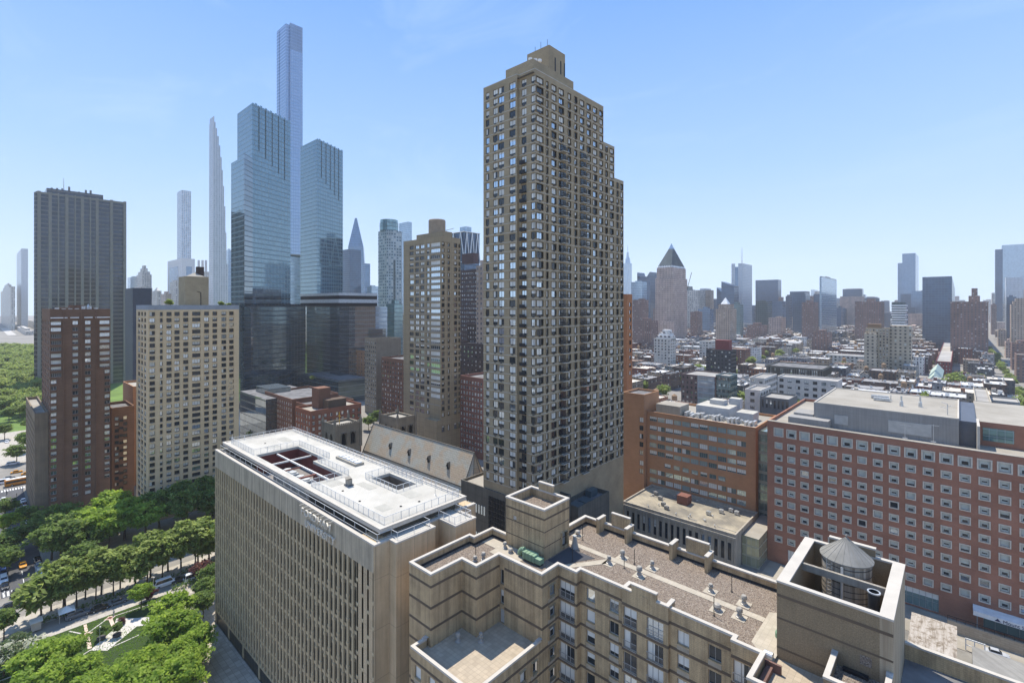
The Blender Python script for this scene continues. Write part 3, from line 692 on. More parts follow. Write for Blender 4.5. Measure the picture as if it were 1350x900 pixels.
# roof equipment as separate things
for i, x in enumerate((-105.2,-102.6,-99.2,-96.6,-93.0,-90.4)):
    o = thing('cooling_unit', ['cooling unit in the red roof well, nearest its left beam','second cooling unit from the left in the red well','cooling unit left of the middle beam of the red well','cooling unit right of the middle beam in the red well','cooling unit left of the dark unit in the red well','last cooling unit at the right end of the red well'][i], 'cooling unit', (x+1,43.2,38.06), 'cooling units in the red roof well')
    c = MB(); c.box(x,x+2.1,41.6,44.9,38.35,40.5); c.build('casing', plain('cooler_grey', (.42,.44,.43), .5) if i == 0 else bpy.data.materials['cooler_grey'], o)
    c = MB(); c.lathe(x+1.05,42.4,[(.7,40.5),(.7,40.75),(.5,40.75)],14); c.lathe(x+1.05,44.1,[(.7,40.5),(.7,40.75),(.5,40.75)],14); c.build('fan', METAL, o)
    c = MB(); c.box(x+.1,x+2,41.7,41.9,38.06,38.35); c.box(x+.1,x+2,44.6,44.8,38.06,38.35); c.build('foot', BLACKM, o)
o = thing('roof_plinth', 'low cream plinth beside the back rail of the red roof well', 'roof plinth', (-94,52.6,SZ1))
c = MB(); c.box(-98,-90,51.6,53.6,SZ1,SZ1+.45); c.build('slab', CREAMROOF, o); c = MB(); [c.box(-97.6+q*1.6,-96.6+q*1.6,52,53.2,SZ1+.45,SZ1+.7) for q in range(5)]; c.build('hatch', WHITEP, o)
for x_, y_, w_, l_ in [(-84.6,44.2,3.2,2.6),(-79,47.5,4.5,1.6),(-70,50.6,3.4,2.4),(-121,50.5,5,2.2),(-117,46,2.2,3.0),(-68.4,44.2,2.6,2.0)]:
    c = MB(); c.box(x_-w_/2,x_+w_/2,y_-l_/2,y_+l_/2,SZ1+.002,SZ1+.012); c.build('roof_patch', stained('patched_membrane', (.44,.42,.36), (.36,.34,.29), .6, .1) if 'patched_membrane' not in bpy.data.materials else bpy.data.materials['patched_membrane'], FO)
o = thing('roof_hatch', 'small pale roof housing with upturned top in the middle of the white deck', 'roof housing', (-81.5,45.4,SZ1))
c = MB(); c.box(-82.3,-80.9,44.9,46.1,SZ1,SZ1+.25); c.build('kerb', GREYROOF, o); c = MB(); c.box(-82.1,-81.1,45.1,45.9,SZ1+.25,SZ1+1.2); c.build('box', CREAMROOF, o)
c = MB(); c.poly([(-82.35,44.95,SZ1+1.45),(-81.6,44.95,SZ1+1.2),(-81.6,46.05,SZ1+1.2),(-82.35,46.05,SZ1+1.45)]); c.poly([(-81.6,44.95,SZ1+1.2),(-80.85,44.95,SZ1+1.45),(-80.85,46.05,SZ1+1.45),(-81.6,46.05,SZ1+1.2)]); c.build('lid', CREAMROOF, o)
for x, y, h, lb in [(-66.5,53.2,2.6,'thin pole at the right end of the white roof deck'),(-117.5,54.6,3.0,'thin pole at the back of the white roof deck near the red well'),(-128.6,41.4,1.6,'short thin pole at the left corner of the white roof deck')]:
    m = MB(); m.tube((x,y,SZ1),(x,y,SZ1+h),.05,6); m.lathe(x,y,[(.2,SZ1),(.2,SZ1+.06),(.06,SZ1+.1)],8); single(m, 'roof_pole', METAL, (x,y,SZ1), lb, 'pole', 'poles on the white roof')
for i, (x, y) in enumerate([(-66.8,46.4),(-66.2,49.6),(-73.6,43.0),(-79.9,43.4),(-121,46)]):
    m = MB(); m.lathe(x,y,[(.22,SZ1+.004),(.22,SZ1+.05),(.12,SZ1+.05),(.1,SZ1+.14)],10)
    single(m, 'roof_drain', BLACKM, (x,y,SZ1), ['small dark drain near the right rail of the white deck','small dark drain below the thin pole on the white deck','small dark drain in front of the brown well','small dark drain beside the pale roof housing','small dark drain on the left part of the white deck'][i], 'roof drain', 'drains in the white roof')
# ================================================================ middle ground buildings
def belt(mb, x0, x1, y0, y1, z, h=.1, pr=.05):
    mb.box(x0-pr, x1+pr, y0-pr, y0+.02, z-h, z+h); mb.box(x1-.02, x1+pr, y0+.021, y1+pr, z-h, z+h)
def rows(top, pitch, h, n): return [(top-pitch*k-h, top-pitch*k) for k in range(n)]
def ycols(px, Y): return [(on_y(a, Y), on_y(b, Y)) for a, b in px]
def xcols(px, X): return [(on_x(a, X), on_x(b, X)) for a, b in px]
def mass(mb, x0, x1, y0, y1, z0, z1, wa=(), wb=(), rec=.25, par=.9, mroof=1):
    """four walls (front y0 and right x1 with openings), parapet and sunken roof"""
    wall(mb, 'x', y0, x0, x1, z0, z1, openings(wa), rec); wall(mb, 'y', x1, y0, y1, z0, z1, openings(wb), rec)
    wall(mb, 'x', y1, x0, x1, z0, z1, [], rec, out=1); wall(mb, 'y', x0, y0, y1, z0, z1, [], rec, out=-1)
    strip(mb, [(x0,y0),(x1,y0),(x1,y1),(x0,y1)], .03, .35, z1, z1+.2, True); strip(mb, [(x0,y0),(x1,y0),(x1,y1),(x0,y1)], -.01, .33, z1-par, z1, True, sides='i')
    mb.poly([(x0+.05,y0+.05,z1-par),(x1-.05,y0+.05,z1-par),(x1-.05,y1-.05,z1-par),(x0+.05,y1-.05,z1-par)], mroof)
BEL = plain('pale_floor_line', (.48,.44,.36), .8)
# ---- tall olive-brick apartment tower
OB = brick('olive_brick', (.345,.27,.17), (.39,.305,.19), (.26,.205,.135), 1.2, .4)
TWR = thing('apartment_tower', 'tallest olive brown apartment tower with stepped right side and bright windows', 'apartment tower', (-90, 120, 0))
TX, TY = -82.0, 98.6; ZB = 22.0
xl = on_y(640, TY); xb = on_y(684, TY); yb1, yb2, yb3 = on_x(795.5, TX), on_x(810, TX), on_x(822, TX)
def tr(n, top=135.4): return rows(top, 2.56, 1.75, n)
ca = ycols([(640.4,645),(650,656),(657,664.5),(671.5,679.5)], TY-.8); ca2 = ycols([(687.5,694),(700,706.3)], TY)
cb = xcols([(707,716),(719.6,722.6),(726.5,733.2),(736,743),(748.2,752.3),(756.8,760.6),(764.2,769.8),(773.2,778.5),(781.2,787),(789.6,794.6)], TX)
cb2 = xcols([(797.5,801),(803.6,808.8)], TX); cb3 = xcols([(812.2,815.2),(817.4,821.2)], TX)
nA = 43
wA = grid('x', TY-.8, ca, tr(nA), -1); wA2 = grid('x', TY, ca2, tr(nA), -1)
wB = grid('y', TX, cb, tr(nA), 1, (2,1,2,2,2,1,2,2,2,2)); wB2 = grid('y', TX, cb2, tr(39, 135.4-2.56*4), 1); wB3 = grid('y', TX, cb3, tr(35, 135.4-2.56*8), 1, (1,2))
b = MB()
wall(b, 'x', TY-.8, xl, xb, ZB-6, 137, openings(wA), .22); wall(b, 'y', xb, TY-.8, TY, ZB-6, 137, [], .1); wall(b, 'x', TY, xb, TX, ZB-6, 137, openings(wA2), .22)
wall(b, 'y', TX, TY, yb1, ZB-22, 137, openings(wB), .22); wall(b, 'y', TX, yb1, yb2, 0, 126, openings(wB2), .22); wall(b, 'y', TX, yb2, yb3, 0, 116, openings(wB3), .22)
for y0, y1, z in ((TY, yb1, 137), (yb1, yb2, 126), (yb2, yb3, 116)):
    wall(b, 'y', xl, y0-.8, y1, 0, z, [], .1, out=-1); wall(b, 'x', y1, xl, TX, 0, z, [], .1, out=1); b.poly([(xl,y0-.8 if z==137 else y0,z-1),(TX,y0-.8 if z==137 else y0,z-1),(TX,y1,z-1),(xl,y1,z-1)], 1)
strip(b, [(xl,yb1),(xl,TY-.8),(xb,TY-.8),(xb,TY),(TX,TY),(TX,yb1)], .04, .4, 137, 137.2, True, 2)
for y0, y1, z in ((yb1, yb2, 126), (yb2, yb3, 116)): strip(b, [(xl,y0),(TX,y0),(TX,y1),(xl,y1)], .04, .4, z, z+.2, True, 2)
b.build('wall', [OB, GREYROOF, BEL], TWR)
m = MB()
for k in range(nA):
    z = 135.4-2.56*k-2.15
    m.box(xl-.05, xb+.06, TY-.86, TY-.79, z-.07, z+.07); m.box(xb+.061, TX+.06, TY-.06, TY+.01, z-.07, z+.07)
    ye = yb1 if k < 3 else (yb2 if k < 7 else yb3)
    m.box(TX-.01, TX+.06, TY+.011, ye, z-.07, z+.07)
m.build('floor_line', BEL, TWR)
put_windows(TWR, wA+wA2+wB+wB2+wB3, WIN_A, 100, 2, 1, .07, False, (2.5,4,2.5,1.5,3,4.5,1.5), seed=11, rec=.22)
px = MB()      # air conditioner sleeves below windows
for w in (wA+wA2+wB+wB2+wB3):
    u = (w[2]+w[3])/2
    if w[0] == 'x': px.box(u-.35, u+.35, w[1]-.12, w[1]+.02, w[4]-.33, w[4]-.03)
    else: px.box(w[1]-.02, w[1]+.12, u-.35, u+.35, w[4]-.33, w[4]-.03)
tag(px.build('air_conditioner_sleeve', FR_DARK, TWR), kind='stuff')
def balcony(kind):
    m = MB()
    m.box(0, 2.6, -1.15, 0, 0, .18, 0)
    for i in range(14): m.box(.05+i*.19, .09+i*.19, -1.12, -1.08, .18, 1.1, 1)
    m.box(0, 2.6, -1.14, -1.06, 1.1, 1.18, 1)
    for s in (0, 2.54): m.box(s, s+.06, -1.05, -.02, 1.1, 1.18, 1); m.box(s, s+.06, -1.05, -.02, .18, .24, 1)
    m.box(.2, 2.4, -.03, -.004, .25, 2.2, 2)
    return m.mesh('balcony', [BEL, BLACKM, G_DARK])
BM = balcony(0); po = parent_origin(TWR)
for k in range(6, nA):
    z = 135.4-2.56*k-2.15
    for px0 in (738.5, 765): place(BM, 'balcony', tuple(Vector((TX+.07, on_x(px0, TX), z))-po), PI/2, TWR, (1.05 if px0 < 750 else 1.2, 1, 1))
    if k % 2 == 0 and k > 8: pass
bx = MB(); x_ = on_y(687, TY)
for k in range(8, nA): z = 135.4-2.56*k-2.15; bx.box(x_, x_+2.0, TY-.78, TY-.07, z-.02, z+.16); bx.box(x_, x_+2.0, TY-.78, TY-.72, z+.16, z+.95)
tag(bx.build('corner_balcony_rows', BLACKM, TWR), kind='stuff')
up = MB(); x2 = on_y(668, 100); y2 = on_x(756, -83.5)
up.box(x2, -83.5, 99.6, y2, 136, 140.6); up.build('upper_block', [OB], TWR)
up = MB(); up.box(on_y(695, 107.5), -84.2, 107.5, on_x(745, -84.2), 140.601, 147.6); PH = up.build('penthouse', [OB], TWR)
st = MB()
for y in (110, 112.6, 114.4): st.box(-84.25, -84.15, y, y+.5, 137+rnd.random()*2, 145); 
st.box(-84.26,-84.14,109.2,115.2,138.2,138.5); st.build('duct', BLACKM, PH)
m = MB()
for x, y, h in ((-90.5,109,2.2),(-88.8,109.5,3.2),(-86.8,110,3.4)): m.tube((x,y,147.6),(x,y,147.6+h),.06,5)
m.build('antenna', BLACKM, TWR)
m = MB()
for x, y in ((-86,101.5),(-85.3,102.8),(-84.6,103.8)): m.lathe(x,y,[(.05,140.6),(.05,141.4),(.5,141.6),(.55,142.2),(.1,142.3)],10)
m.build('dish_antenna', WHITEP, TWR)
# podium with dark facade and the equipment roof on the right
PD = stained('dark_podium_stone', (.16,.145,.12), (.09,.085,.07), .3, .5, joints=(3.0,3.4,.06,(.06,.055,.05)))
b = MB(); b.box(-109.5, -78.6, 97.4, 110, 0, 22.6, 0, 1); strip(b, [(-109.5,97.4),(-78.6,97.4),(-78.6,110),(-109.5,110)], .02, .4, 22.6, 23.3, True)
for i in range(9): b.box(-98.6+i*.0, -98.6, 97.3, 97.4, 0, 1)
b.build('podium', [PD, CREAMROOF], TWR)
m = MB()
for i in range(6):
    for k in range(9): m.box(-97.8+i*1.05, -97.0+i*1.05, 97.2, 97.37, 9.6+k*1.35, 10.7+k*1.35)
m.build('louvre_grid', DARKVOID, TWR)
m = MB()
for i in range(9): m.box(-108.6+i*1.1, -108.0+i*1.1, 97.25, 97.37, 15.5, 18.0); m.box(-108.6+i*1.1, -108.0+i*1.1, 97.25, 97.37, 7.5, 10.0)
m.build('podium_window', G_SKY, TWR)
b = MB(); b.box(-81.9, -76.2, 110.1, 126, 0, 19.2, 0, 1); strip(b, [(-81.9,110.1),(-76.2,110.1),(-76.2,126),(-81.9,126)], 0, .35, 19.2, 20.3, True); b.build('annex', [PD, GREYROOF], TWR)
m = MB(); m.box(-80.6,-77.6,112,115.2,19.2,19.6); m.box(-80.6,-77.4,116,119.4,19.2,19.5); m.box(-81,-79,120.5,124,19.2,21.0); m.build('roof_unit', plain('dark_teal_unit', (.07,.10,.11), .4), TWR)
# ---- church
SL = stained('slate_roof', (.36,.34,.27), (.27,.25,.20), .25, .4, grain=.2, joints=(.8,.5,.04,(.26,.24,.19)))
nn = SL.node_tree
STONE = stained('church_stone', (.27,.23,.17), (.15,.13,.10), .4, .4, grain=.2, bmp=.02)
n = NT('slate_roof_rust'); o_ = n.oc(); x = n.xyz(o_)
g1 = n.noise(o_, .14, 4, .6); g2 = n.noise(o_, 2.2, 2)
base = n.ramp(g2, [(.3,(.33,.31,.25)),(.7,(.46,.43,.345))])
rust = n.ramp(g2, [(.3,(.38,.27,.17)),(.7,(.50,.38,.25))])
msk = n.M('MULTIPLY', n.ramp(g1, [(.45,(0,0,0)),(.58,(1,1,1))]), n.ramp(n.M('ADD', x[2], n.M('MULTIPLY', g1, 4.0)), [(0,(1,1,1)),(.999,(1,1,1))]))
crs = n.M('LESS_THAN', n.M('FRACT', n.M('MULTIPLY', x[2], 1.6)), .14)
SLATE = n.fin(n.mix(n.M('MULTIPLY', crs, .5), n.mix(n.M('MULTIPLY', msk, .8), base, rust), (.17,.155,.125)), .85, .25)
CHU = thing('church', 'grey stone church with long slate roof, pointed dormers and two square towers', 'church', (-140, 108, 0))
RY, RZ2 = 109.8, 27.0; EY0, EY1, EZ = 102.4, 117.2, 11.5; XL, XR = -177.0, -117.0
b = MB()
b.poly([(XL,EY0,EZ),(XR,EY0,EZ),(XR,RY,RZ2),(XL,RY,RZ2)]); b.poly([(XR,EY1,EZ),(XL,EY1,EZ),(XL,RY,RZ2),(XR,RY,RZ2)])
hp = [(XR,EY0,EZ),(XR+4.5,EY0+2.2,EZ),(XR+7,RY,EZ),(XR+4.5,EY1-2.2,EZ),(XR,EY1,EZ)]
for i in range(4): b.poly([hp[i],hp[i+1],(XR,RY,RZ2)])
b.build('nave_roof', SLATE, CHU)
b = MB(); b.prism([(XL,EY0+.5),(XR,EY0+.5),(XR+4,EY0+2.6),(XR+6.4,RY),(XR+4,EY1-2.6),(XR,EY1-.5),(XL,EY1-.5)], 0, EZ+.1); b.poly([(XL-.02,EY0,EZ),(XL-.02,RY,RZ2-.1),(XL-.02,EY1,EZ)]); 
b.poly([(XL+.1,EY0+.4,EZ),(XL+.1,EY1-.4,EZ),(XL+.1,RY,RZ2-.3)]); b.build('nave_wall', STONE, CHU)
m = MB(); m.box(XL,XR,RY-.15,RY+.15,RZ2-.05,RZ2+.2)
for i in range(4): 
    p, q = Vector(hp[i]), Vector((XR,RY,RZ2)); m.tube(p, q, .14, 5)
m.tube((XL,EY0,EZ+.1),(XL,RY,RZ2+.1),.16,5); m.build('ridge', plain('lead_ridge', (.14,.13,.11), .6), CHU)
fs = (RZ2-EZ)/(RY-EY0)
m = MB(); zz = 17.0; yy = EY0+(zz-EZ)/fs
m.box(XL+.2, XR+.2, yy-.28, yy+.05, zz-.05, zz+.14); m.build('snow_guard', BLACKM, CHU)
for i, xx in enumerate((-160.5,-148.5,-137,-126.5)):
    dm = MB(); z0 = 20.3; yf = EY0+(z0-EZ)/fs-.1; 
    dm.poly([(xx-.55,yf,z0),(xx+.55,yf,z0),(xx+.55,yf,z0+1.1),(xx,yf,z0+2.1),(xx-.55,yf,z0+1.1)], 1)
    yb_ = yf+2.1/fs+.15
    dm.poly([(xx-.8,yf-.25,z0+.75),(xx,yf-.25,z0+2.3),(xx,yb_,z0+2.3),(xx-.8,yf+.6,z0+.75)]); dm.poly([(xx,yf-.25,z0+2.3),(xx+.8,yf-.25,z0+.75),(xx+.8,yf+.6,z0+.75),(xx,yb_,z0+2.3)])
    dm.poly([(xx-.55,yf,z0),(xx-.55,yf,z0+1.1),(xx-.55,yf+.7,z0+1.1)]); dm.poly([(xx+.55,yf,z0),(xx+.55,yf+.7,z0+1.1),(xx+.55,yf,z0+1.1)])
    dm.build('dormer', [bpy.data.materials['lead_ridge'], DARKVOID], CHU)
def ctower(x0, x1, y0, y1, zt):
    b = MB(); cx, cy = (x0+x1)/2, (y0+y1)/2
    wins = [(cx-2.9, cx-.9, zt-7.4, zt-2.8), (cx+.9, cx+2.9, zt-7.4, zt-2.8)]; wins2 = [(cy-2.9, cy-.9, zt-7.4, zt-2.8), (cy+.9, cy+2.9, zt-7.4, zt-2.8)]
    wall(b, 'x', y0, x0, x1, 0, zt, wins, .6); wall(b, 'y', x1, y0, y1, 0, zt, wins2, .6); wall(b, 'x', y1, x0, x1, 0, zt, [], .1, out=1); wall(b, 'y', x0, y0, y1, 0, zt, [], .1, out=-1)
    b.poly([(x0,y0,zt-.5),(x1,y0,zt-.5),(x1,y1,zt-.5),(x0,y1,zt-.5)], 1)
    strip(b, [(x0,y0),(x1,y0),(x1,y1),(x0,y1)], .25, .4, zt, zt+.35, True)
    for k in range(14):
        t = (k+.5)/14
        b.box(x0+(x1-x0)*t-.22, x0+(x1-x0)*t+.22, y0-.2, y0+.2, zt+.35, zt+.95); b.box(x1-.2, x1+.2, y0+(y1-y0)*t-.22, y0+(y1-y0)*t+.22, zt+.35, zt+.95)
    for xx, yy in ((x0,y0),(x1,y0),(x1,y1),(x0,y1)): b.lathe(xx, yy, [(.62, zt-9), (.55, zt+.6), (.7, zt+.7), (.06, zt+3.4)], 6)
    t = b.build('bell_tower', [STONE, CREAMROOF], CHU)
    m = MB()
    for a, b2, c, d in wins:
        m.poly([(a, y0+.6, c), (b2, y0+.6, c), (b2, y0+.6, d), (a, y0+.6, d)])
    for a, b2, c, d in wins2: m.poly([(x1-.6, a, c), (x1-.6, b2, c), (x1-.6, b2, d), (x1-.6, a, d)])
    m.build('belfry_opening', DARKVOID, t)
    m = MB()
    for a, b2, c, d in wins:     # pointed heads closing the opening corners
        q = (a+b2)/2
        m.poly([(a,y0-.02,d),(a,y0-.02,d-1.2),(q-.25,y0-.02,d-.2),(q,y0-.02,d)]); m.poly([(b2,y0-.02,d-1.2),(b2,y0-.02,d),(q,y0-.02,d),(q+.25,y0-.02,d-.2)])
    for a, b2, c, d in wins2:
        q = (a+b2)/2
        m.poly([(x1+.02,a,d),(x1+.02,a,d-1.2),(x1+.02,q-.25,d-.2),(x1+.02,q,d)]); m.poly([(x1+.02,b2,d-1.2),(x1+.02,b2,d),(x1+.02,q,d),(x1+.02,q+.25,d-.2)])
    m.build('pointed_arch', STONE, t)
ctower(-181.5, -172.2, 90.3, 101.0, 29.6); ctower(-184.5, -171.5, 117.5, 126.5, 27.6)
m = MB(); m.tube((-176.6,94.5,29.2),(-176.6,94.5,34),.14,6); m.box(-177.5,-175.7,94.4,94.6,32.4,32.6); m.build('roof_cross', plain('gilded_metal', (.55,.36,.06), .4, .5, .6), CHU)
# ---- tan apartment tower with round tank housing
TB = stained('tan_tower_brick', (.40,.31,.195), (.30,.235,.145), .12, .4, joints=(3.0,2.6,.12,(.22,.175,.115)))
b = MB(); ax, ay = -187.7, 153.6; xL2 = on_y(532, ay); yR = on_x(607, ax); zt = 109
TT = thing('tan_apartment_tower', 'tan apartment tower with glazed corner column and round drum on its roof', 'apartment tower', (ax-12, ay+10, 0))
cA = ycols([(540,545.3),(547.5,552.4),(554,559.4),(562.5,566)], ay); cB = xcols([(582,585.6),(590,592.6),(598.4,602.2),(604.3,606.2)], ax); cC = ycols([(567.6,580.2)], ay)
rr_ = rows(106.3, 3.0, 1.9, 29)
wa = grid('x', ay, cA, rr_, -1); wc = grid('x', ay, cC, rr_[:26], -1); wb = grid('y', ax, cB, rr_+[(13,16)], 1)
mass(b, xL2, ax, ay, yR, 0, zt, wa+wc, wb, .3)
b.build('wall', [TB, GREYROOF], TT)
m = MB(); m.box(xL2+6, ax-3, ay+4, yR-3, zt-.9, zt+3.4); m.build('roof_house', TB, TT)
m = MB(); m.lathe((xL2+ax)/2+1.5, ay+9, [(4.4, zt+3.4), (4.4, zt+10.4), (4.1, zt+10.8)], 28); m.build('tank_drum', plain('drum_tan', (.34,.26,.18), .8), TT)
put_windows(TT, wa+wb, WIN_A, 60, 2, 1, .1, False, (4,4,2,2,1,2,1), seed=21, rec=.3)
put_windows(TT, wc, WIN_W, 26, 5, 1, .12, False, (1,5,1,1,1,3,0), name='corner_window', seed=22, rec=.3)
m = MB(); 
for k in range(27): z = 106.3-3*k-2.4; m.box(on_y(546.5,ay), ax+.05, ay-.1, ay+.0, z-.1, z+.1)
m.build('floor_line', FR_GREY, TT)
b = MB(); b.box(ax-9, ax+.3, ay-3, ay-.15, 0, 19); wins=[]
b.build('entrance_block', TB, TT)
# ---- cream brick slab on the left
CB = brick('cream_brick', (.64,.48,.285), (.69,.52,.31), (.52,.40,.25), 1.2, .4, .2)
CA = thing('cream_apartment_block', 'cream brick apartment block with regular dark windows and roof tank house', 'apartment building', (-215, 54, 0))
BX = -206.0; by0, by1 = 39.8, on_x(315, BX); bx0 = -224.3
cb = xcols([(197,204.2),(210.7,214.3),(219.3,226),(229.8,236.6),(241.4,248),(253.2,264),(269,275.2),(280,286),(291.8,298),(302,307.8)], BX)
ca = ycols([(181.8,184.8),(186,188.4),(190,192.5)], by0)
rr_ = rows(72.8, 2.17, 1.32, 33)
wb = grid('y', BX, cb, rr_, 1, (2,1,2,2,2,3,2,2,2,2)); wa = grid('x', by0, ca, rr_, -1, (1,1,1))
b = MB(); mass(b, bx0, BX, by0, by1, 0, 75.0, wa, wb, .22); b.build('wall', [CB, GREYROOF], CA)
put_windows(CA, wa+wb, WIN_A, 100, 2, 2, .06, True, (6,3,1,1,1,.6,1), seed=31, rec=.22)
m = MB(); m.box(bx0-.03,BX+.06,by0-.06,by0-.001,73.6,75.25); m.box(BX+.001,BX+.06,by0,by1+.05,73.6,75.25); m.build('parapet_band', plain('blue_grey_band', (.28,.30,.32), .7), CA)
px = MB()
for w in wb: px.box(w[1]-.02, w[1]+.14, (w[2]+w[3])/2-.3, (w[2]+w[3])/2+.3, w[4]-.3, w[4]-.11)
tag(px.build('air_conditioner', FR_GREY, CA), kind='stuff')
b = MB(); yy0, yy1 = on_x(244.3,-212), on_x(275,-212); b.box(-221,-212,yy0,yy1,74.1,86.0); h = b.build('tank_house', brick('dark_cream_brick', (.36,.29,.18), (.40,.32,.2), (.30,.24,.16), 1.2, .4), CA)
m = MB(); m.loft([[(-220,yy0+1.2,86.0),(-213,yy0+1.2,86.0),(-213,yy0+7,86.0),(-220,yy0+7,86.0)],[(-216.6,yy0+4,87.6),(-216.4,yy0+4,87.6),(-216.4,yy0+4.2,87.6),(-216.6,yy0+4.2,87.6)]]); m.build('hip_cap', CREAMROOF, h)
m = MB(); m.box(-217.5,-215.9,yy0+4.8,yy0+7.2,86.0,90.0); m.build('chimney_stack', plain('sooty_stack', (.07,.05,.04), .9), h)
m = MB(); m.tube((-211.9,yy1-2.6,75),(-211.9,yy1-2.6,80),.12,6); m.tube((-211.9,yy1-2.6,80),(-211.9,yy1-3.8,80.4),.1,6); m.build('flue', BLACKM, h)
# ---- dark brown brick tower on the left
BB = brick('dark_brown_brick', (.18,.102,.064), (.21,.12,.076), (.15,.095,.062), 1.2, .4, .25)
BR = thing('brown_apartment_tower', 'dark brown brick apartment tower with white roof edge strips, at the street corner', 'apartment tower', (-248, 25, 0))
BX2, b0 = -233.0, 17.2; b1 = on_x(145.5, BX2); zt = 73.6
rr_ = rows(69.6, 2.27, 1.35, 28)
cbm = xcols([(95.5,103),(112,119.6)], BX2); cbl = xcols([(66.8,80.6)], BX2); cbl2 = xcols([(66.8,74.4)], BX2); cbr = xcols([(131.2,144.5)], BX2); cbr2 = xcols([(137.8,144.5)], BX2)
wb = grid('y', BX2, cbm, rr_, 1) + grid('y', BX2, cbl, rr_[:9], 1, (5,)) + grid('y', BX2, cbl2, rr_[9:], 1) + grid('y', BX2, cbr, rr_[:8], 1, (4,)) + grid('y', BX2, cbr2, rr_[8:26], 1)
ca = [(-233-5.0-i*6.1, -233-1.6-i*6.1) for i in range(5)]
wa = grid('x', b0, ca, rr_, -1, (3,)*5)
b = MB(); mass(b, -264, BX2, b0, b1, 0, zt, wa, wb, .25)
for q in xcols([(83.5,84.8),(107,108.2),(126,127.2)], BX2): b.box(BX2-.02, BX2+.45, q[0], q[1], 0, zt-.5)
b.build('wall', [BB, GREYROOF], BR)
put_windows(BR, wb+wa, WIN_W, 100, 2, 1, .07, False, (3,4,1.5,1.5,1,3,.5), seed=41)
m = MB()
for q in xcols([(66.5,89),(92.5,104),(111,122),(125.5,145)], BX2): m.box(BX2-.02, BX2+.35, q[0], q[1], 70.6, 70.95)
m.build('ledge', WHITEP, BR)
m = MB(); m.box(-258,-243,b0+3,b1-3,zt-.9,zt+.7); m.box(-252,-246,b0+6.5,b0+10.5,zt+.7,zt+1.6); m.build('roof_house', BB, BR)
m = MB(); 
for i in range(7): m.box(-243+rnd.random(),-241+rnd.random(),b0+2+i*1.8,b0+3+i*1.8,zt-.9,zt+.3+rnd.random())
m.lathe(-240.5,b0+11,[(.5,zt-.9),(.5,zt+.9),(.02,zt+2.2)],8); m.build('roof_unit', METAL, BR)
b = MB(); wl = grid('x', 13.6, [(-239-i*2.6, -237.6-i*2.6) for i in range(16)], rows(34.5, 2.4, 1.4, 13), -1, (1,)*16)
LWG = thing('low_brown_wing', 'lower tan-edged brick wing on the street side of the brown tower', 'apartment building', (-258, 15, 0))
mass(b, -281, -236.2, 13.6, 17.1, 0, 37.5, wl, [], .2); b.build('wall', [stained('weathered_tan_brick', (.30,.23,.15), (.17,.13,.09), .2, .5), CREAMROOF], LWG)
put_windows(LWG, wl, WIN_A, 60, 1, 1, .06, False, seed=43, rec=.2)
# ---- orange brick block between them
ORB = brick('orange_brick', (.40,.21,.11), (.44,.235,.125), (.33,.20,.12), 1.2, .4, .2)
b = MB(); b.box(-275,-254,44,62,0,40.5,0,1); strip(b, [(-275,44),(-254,44),(-254,62),(-275,62)], .02, .3, 40.5, 41.4, True)
single(b, 'orange_brick_block', [ORB, CREAMROOF], (-265,53,0), 'plain orange brick block between the brown tower and the cream block', 'building')
wl = grid('y', -240.5, [(36.0,37.2),(38.6,39.8)], rows(32, 2.3, 1.3, 12), 1)
b = MB(); mass(b, -256, -240.5, 35, 42, 0, 35.5, [], wl, .2)
o = thing('narrow_dark_block', 'narrow dark brick block with fire escape beside the plain orange wall', 'building', (-248,38,0)); b.build('wall', [BB, GREYROOF], o); put_windows(o, wl, WIN_A, 24, 1, 1, .06, seed=44, rec=.2)
m = MB()
for k in range(10): m.box(-240.4,-239.6,37.3,38.5,4+k*2.9,4.08+k*2.9); m.box(-239.64,-239.6,37.3,38.5,4.1+k*2.9,5+k*2.9)
m.build('fire_escape', BLACKM, o)
# ---- red brick hospital wing on the right
HB = brick('red_brick', (.33,.155,.10), (.365,.175,.115), (.29,.165,.115), 1.2, .4, .38)
HO = thing('hospital_building', 'red brick hospital building with rows of white framed square windows', 'hospital', (-10, 170, 0))
HY = 158.0; hx0, hx1 = -41.9, 32.0
cen = [-38.9+3.33*i for i in range(22)]
ZS = [38.1,34.2,30.7,27.4,24.2,20.9,17.6,14.2,10.6,7.0]
wins = []; fr = MB()
for k, zc in enumerate(ZS):
    hw, hh = (1.0, .98) if k == 0 else (.78, .70)
    for i, c in enumerate(cen):
        wins.append(('x', HY, c-hw, c+hw, zc-hh, zc+hh, -1, 1))
        t = .30 if k == 0 else .25
        fr.box(c-hw-t, c-hw, HY-.1, HY+.05, zc-hh-t, zc+hh+t); fr.box(c+hw, c+hw+t, HY-.1, HY+.05, zc-hh-t, zc+hh+t); fr.box(c-hw, c+hw, HY-.1, HY+.05, zc+hh, zc+hh+t); fr.box(c-hw, c+hw, HY-.14, HY+.05, zc-hh-t, zc-hh)
gl = [('x', HY, -36.5, -30.5, .3, 4.6, -1, 8), ('x', HY, -16.4, -13.6, .3, 4.6, -1, 3), ('x', HY, -11.0, -3.6, .3, 4.6, -1, 6), ('x', HY, 4.2, 14.0, .3, 4.6, -1, 5)]
b = MB(); mass(b, hx0, hx1, HY, 205, 0, 40.8, wins+gl, [], .25, .7)
b.build('wall', [HB, CREAMROOF], HO)
fr.build('window_surround', stained('pale_window_surround', (.70,.63,.52), (.55,.49,.40), 1.0, .3), HO)
PB = [FR_GREY, G_DARK, G_SKY, plain('grey_green_blind', (.50,.52,.46), .8, var=.2, sc=.3), FR_GREY]
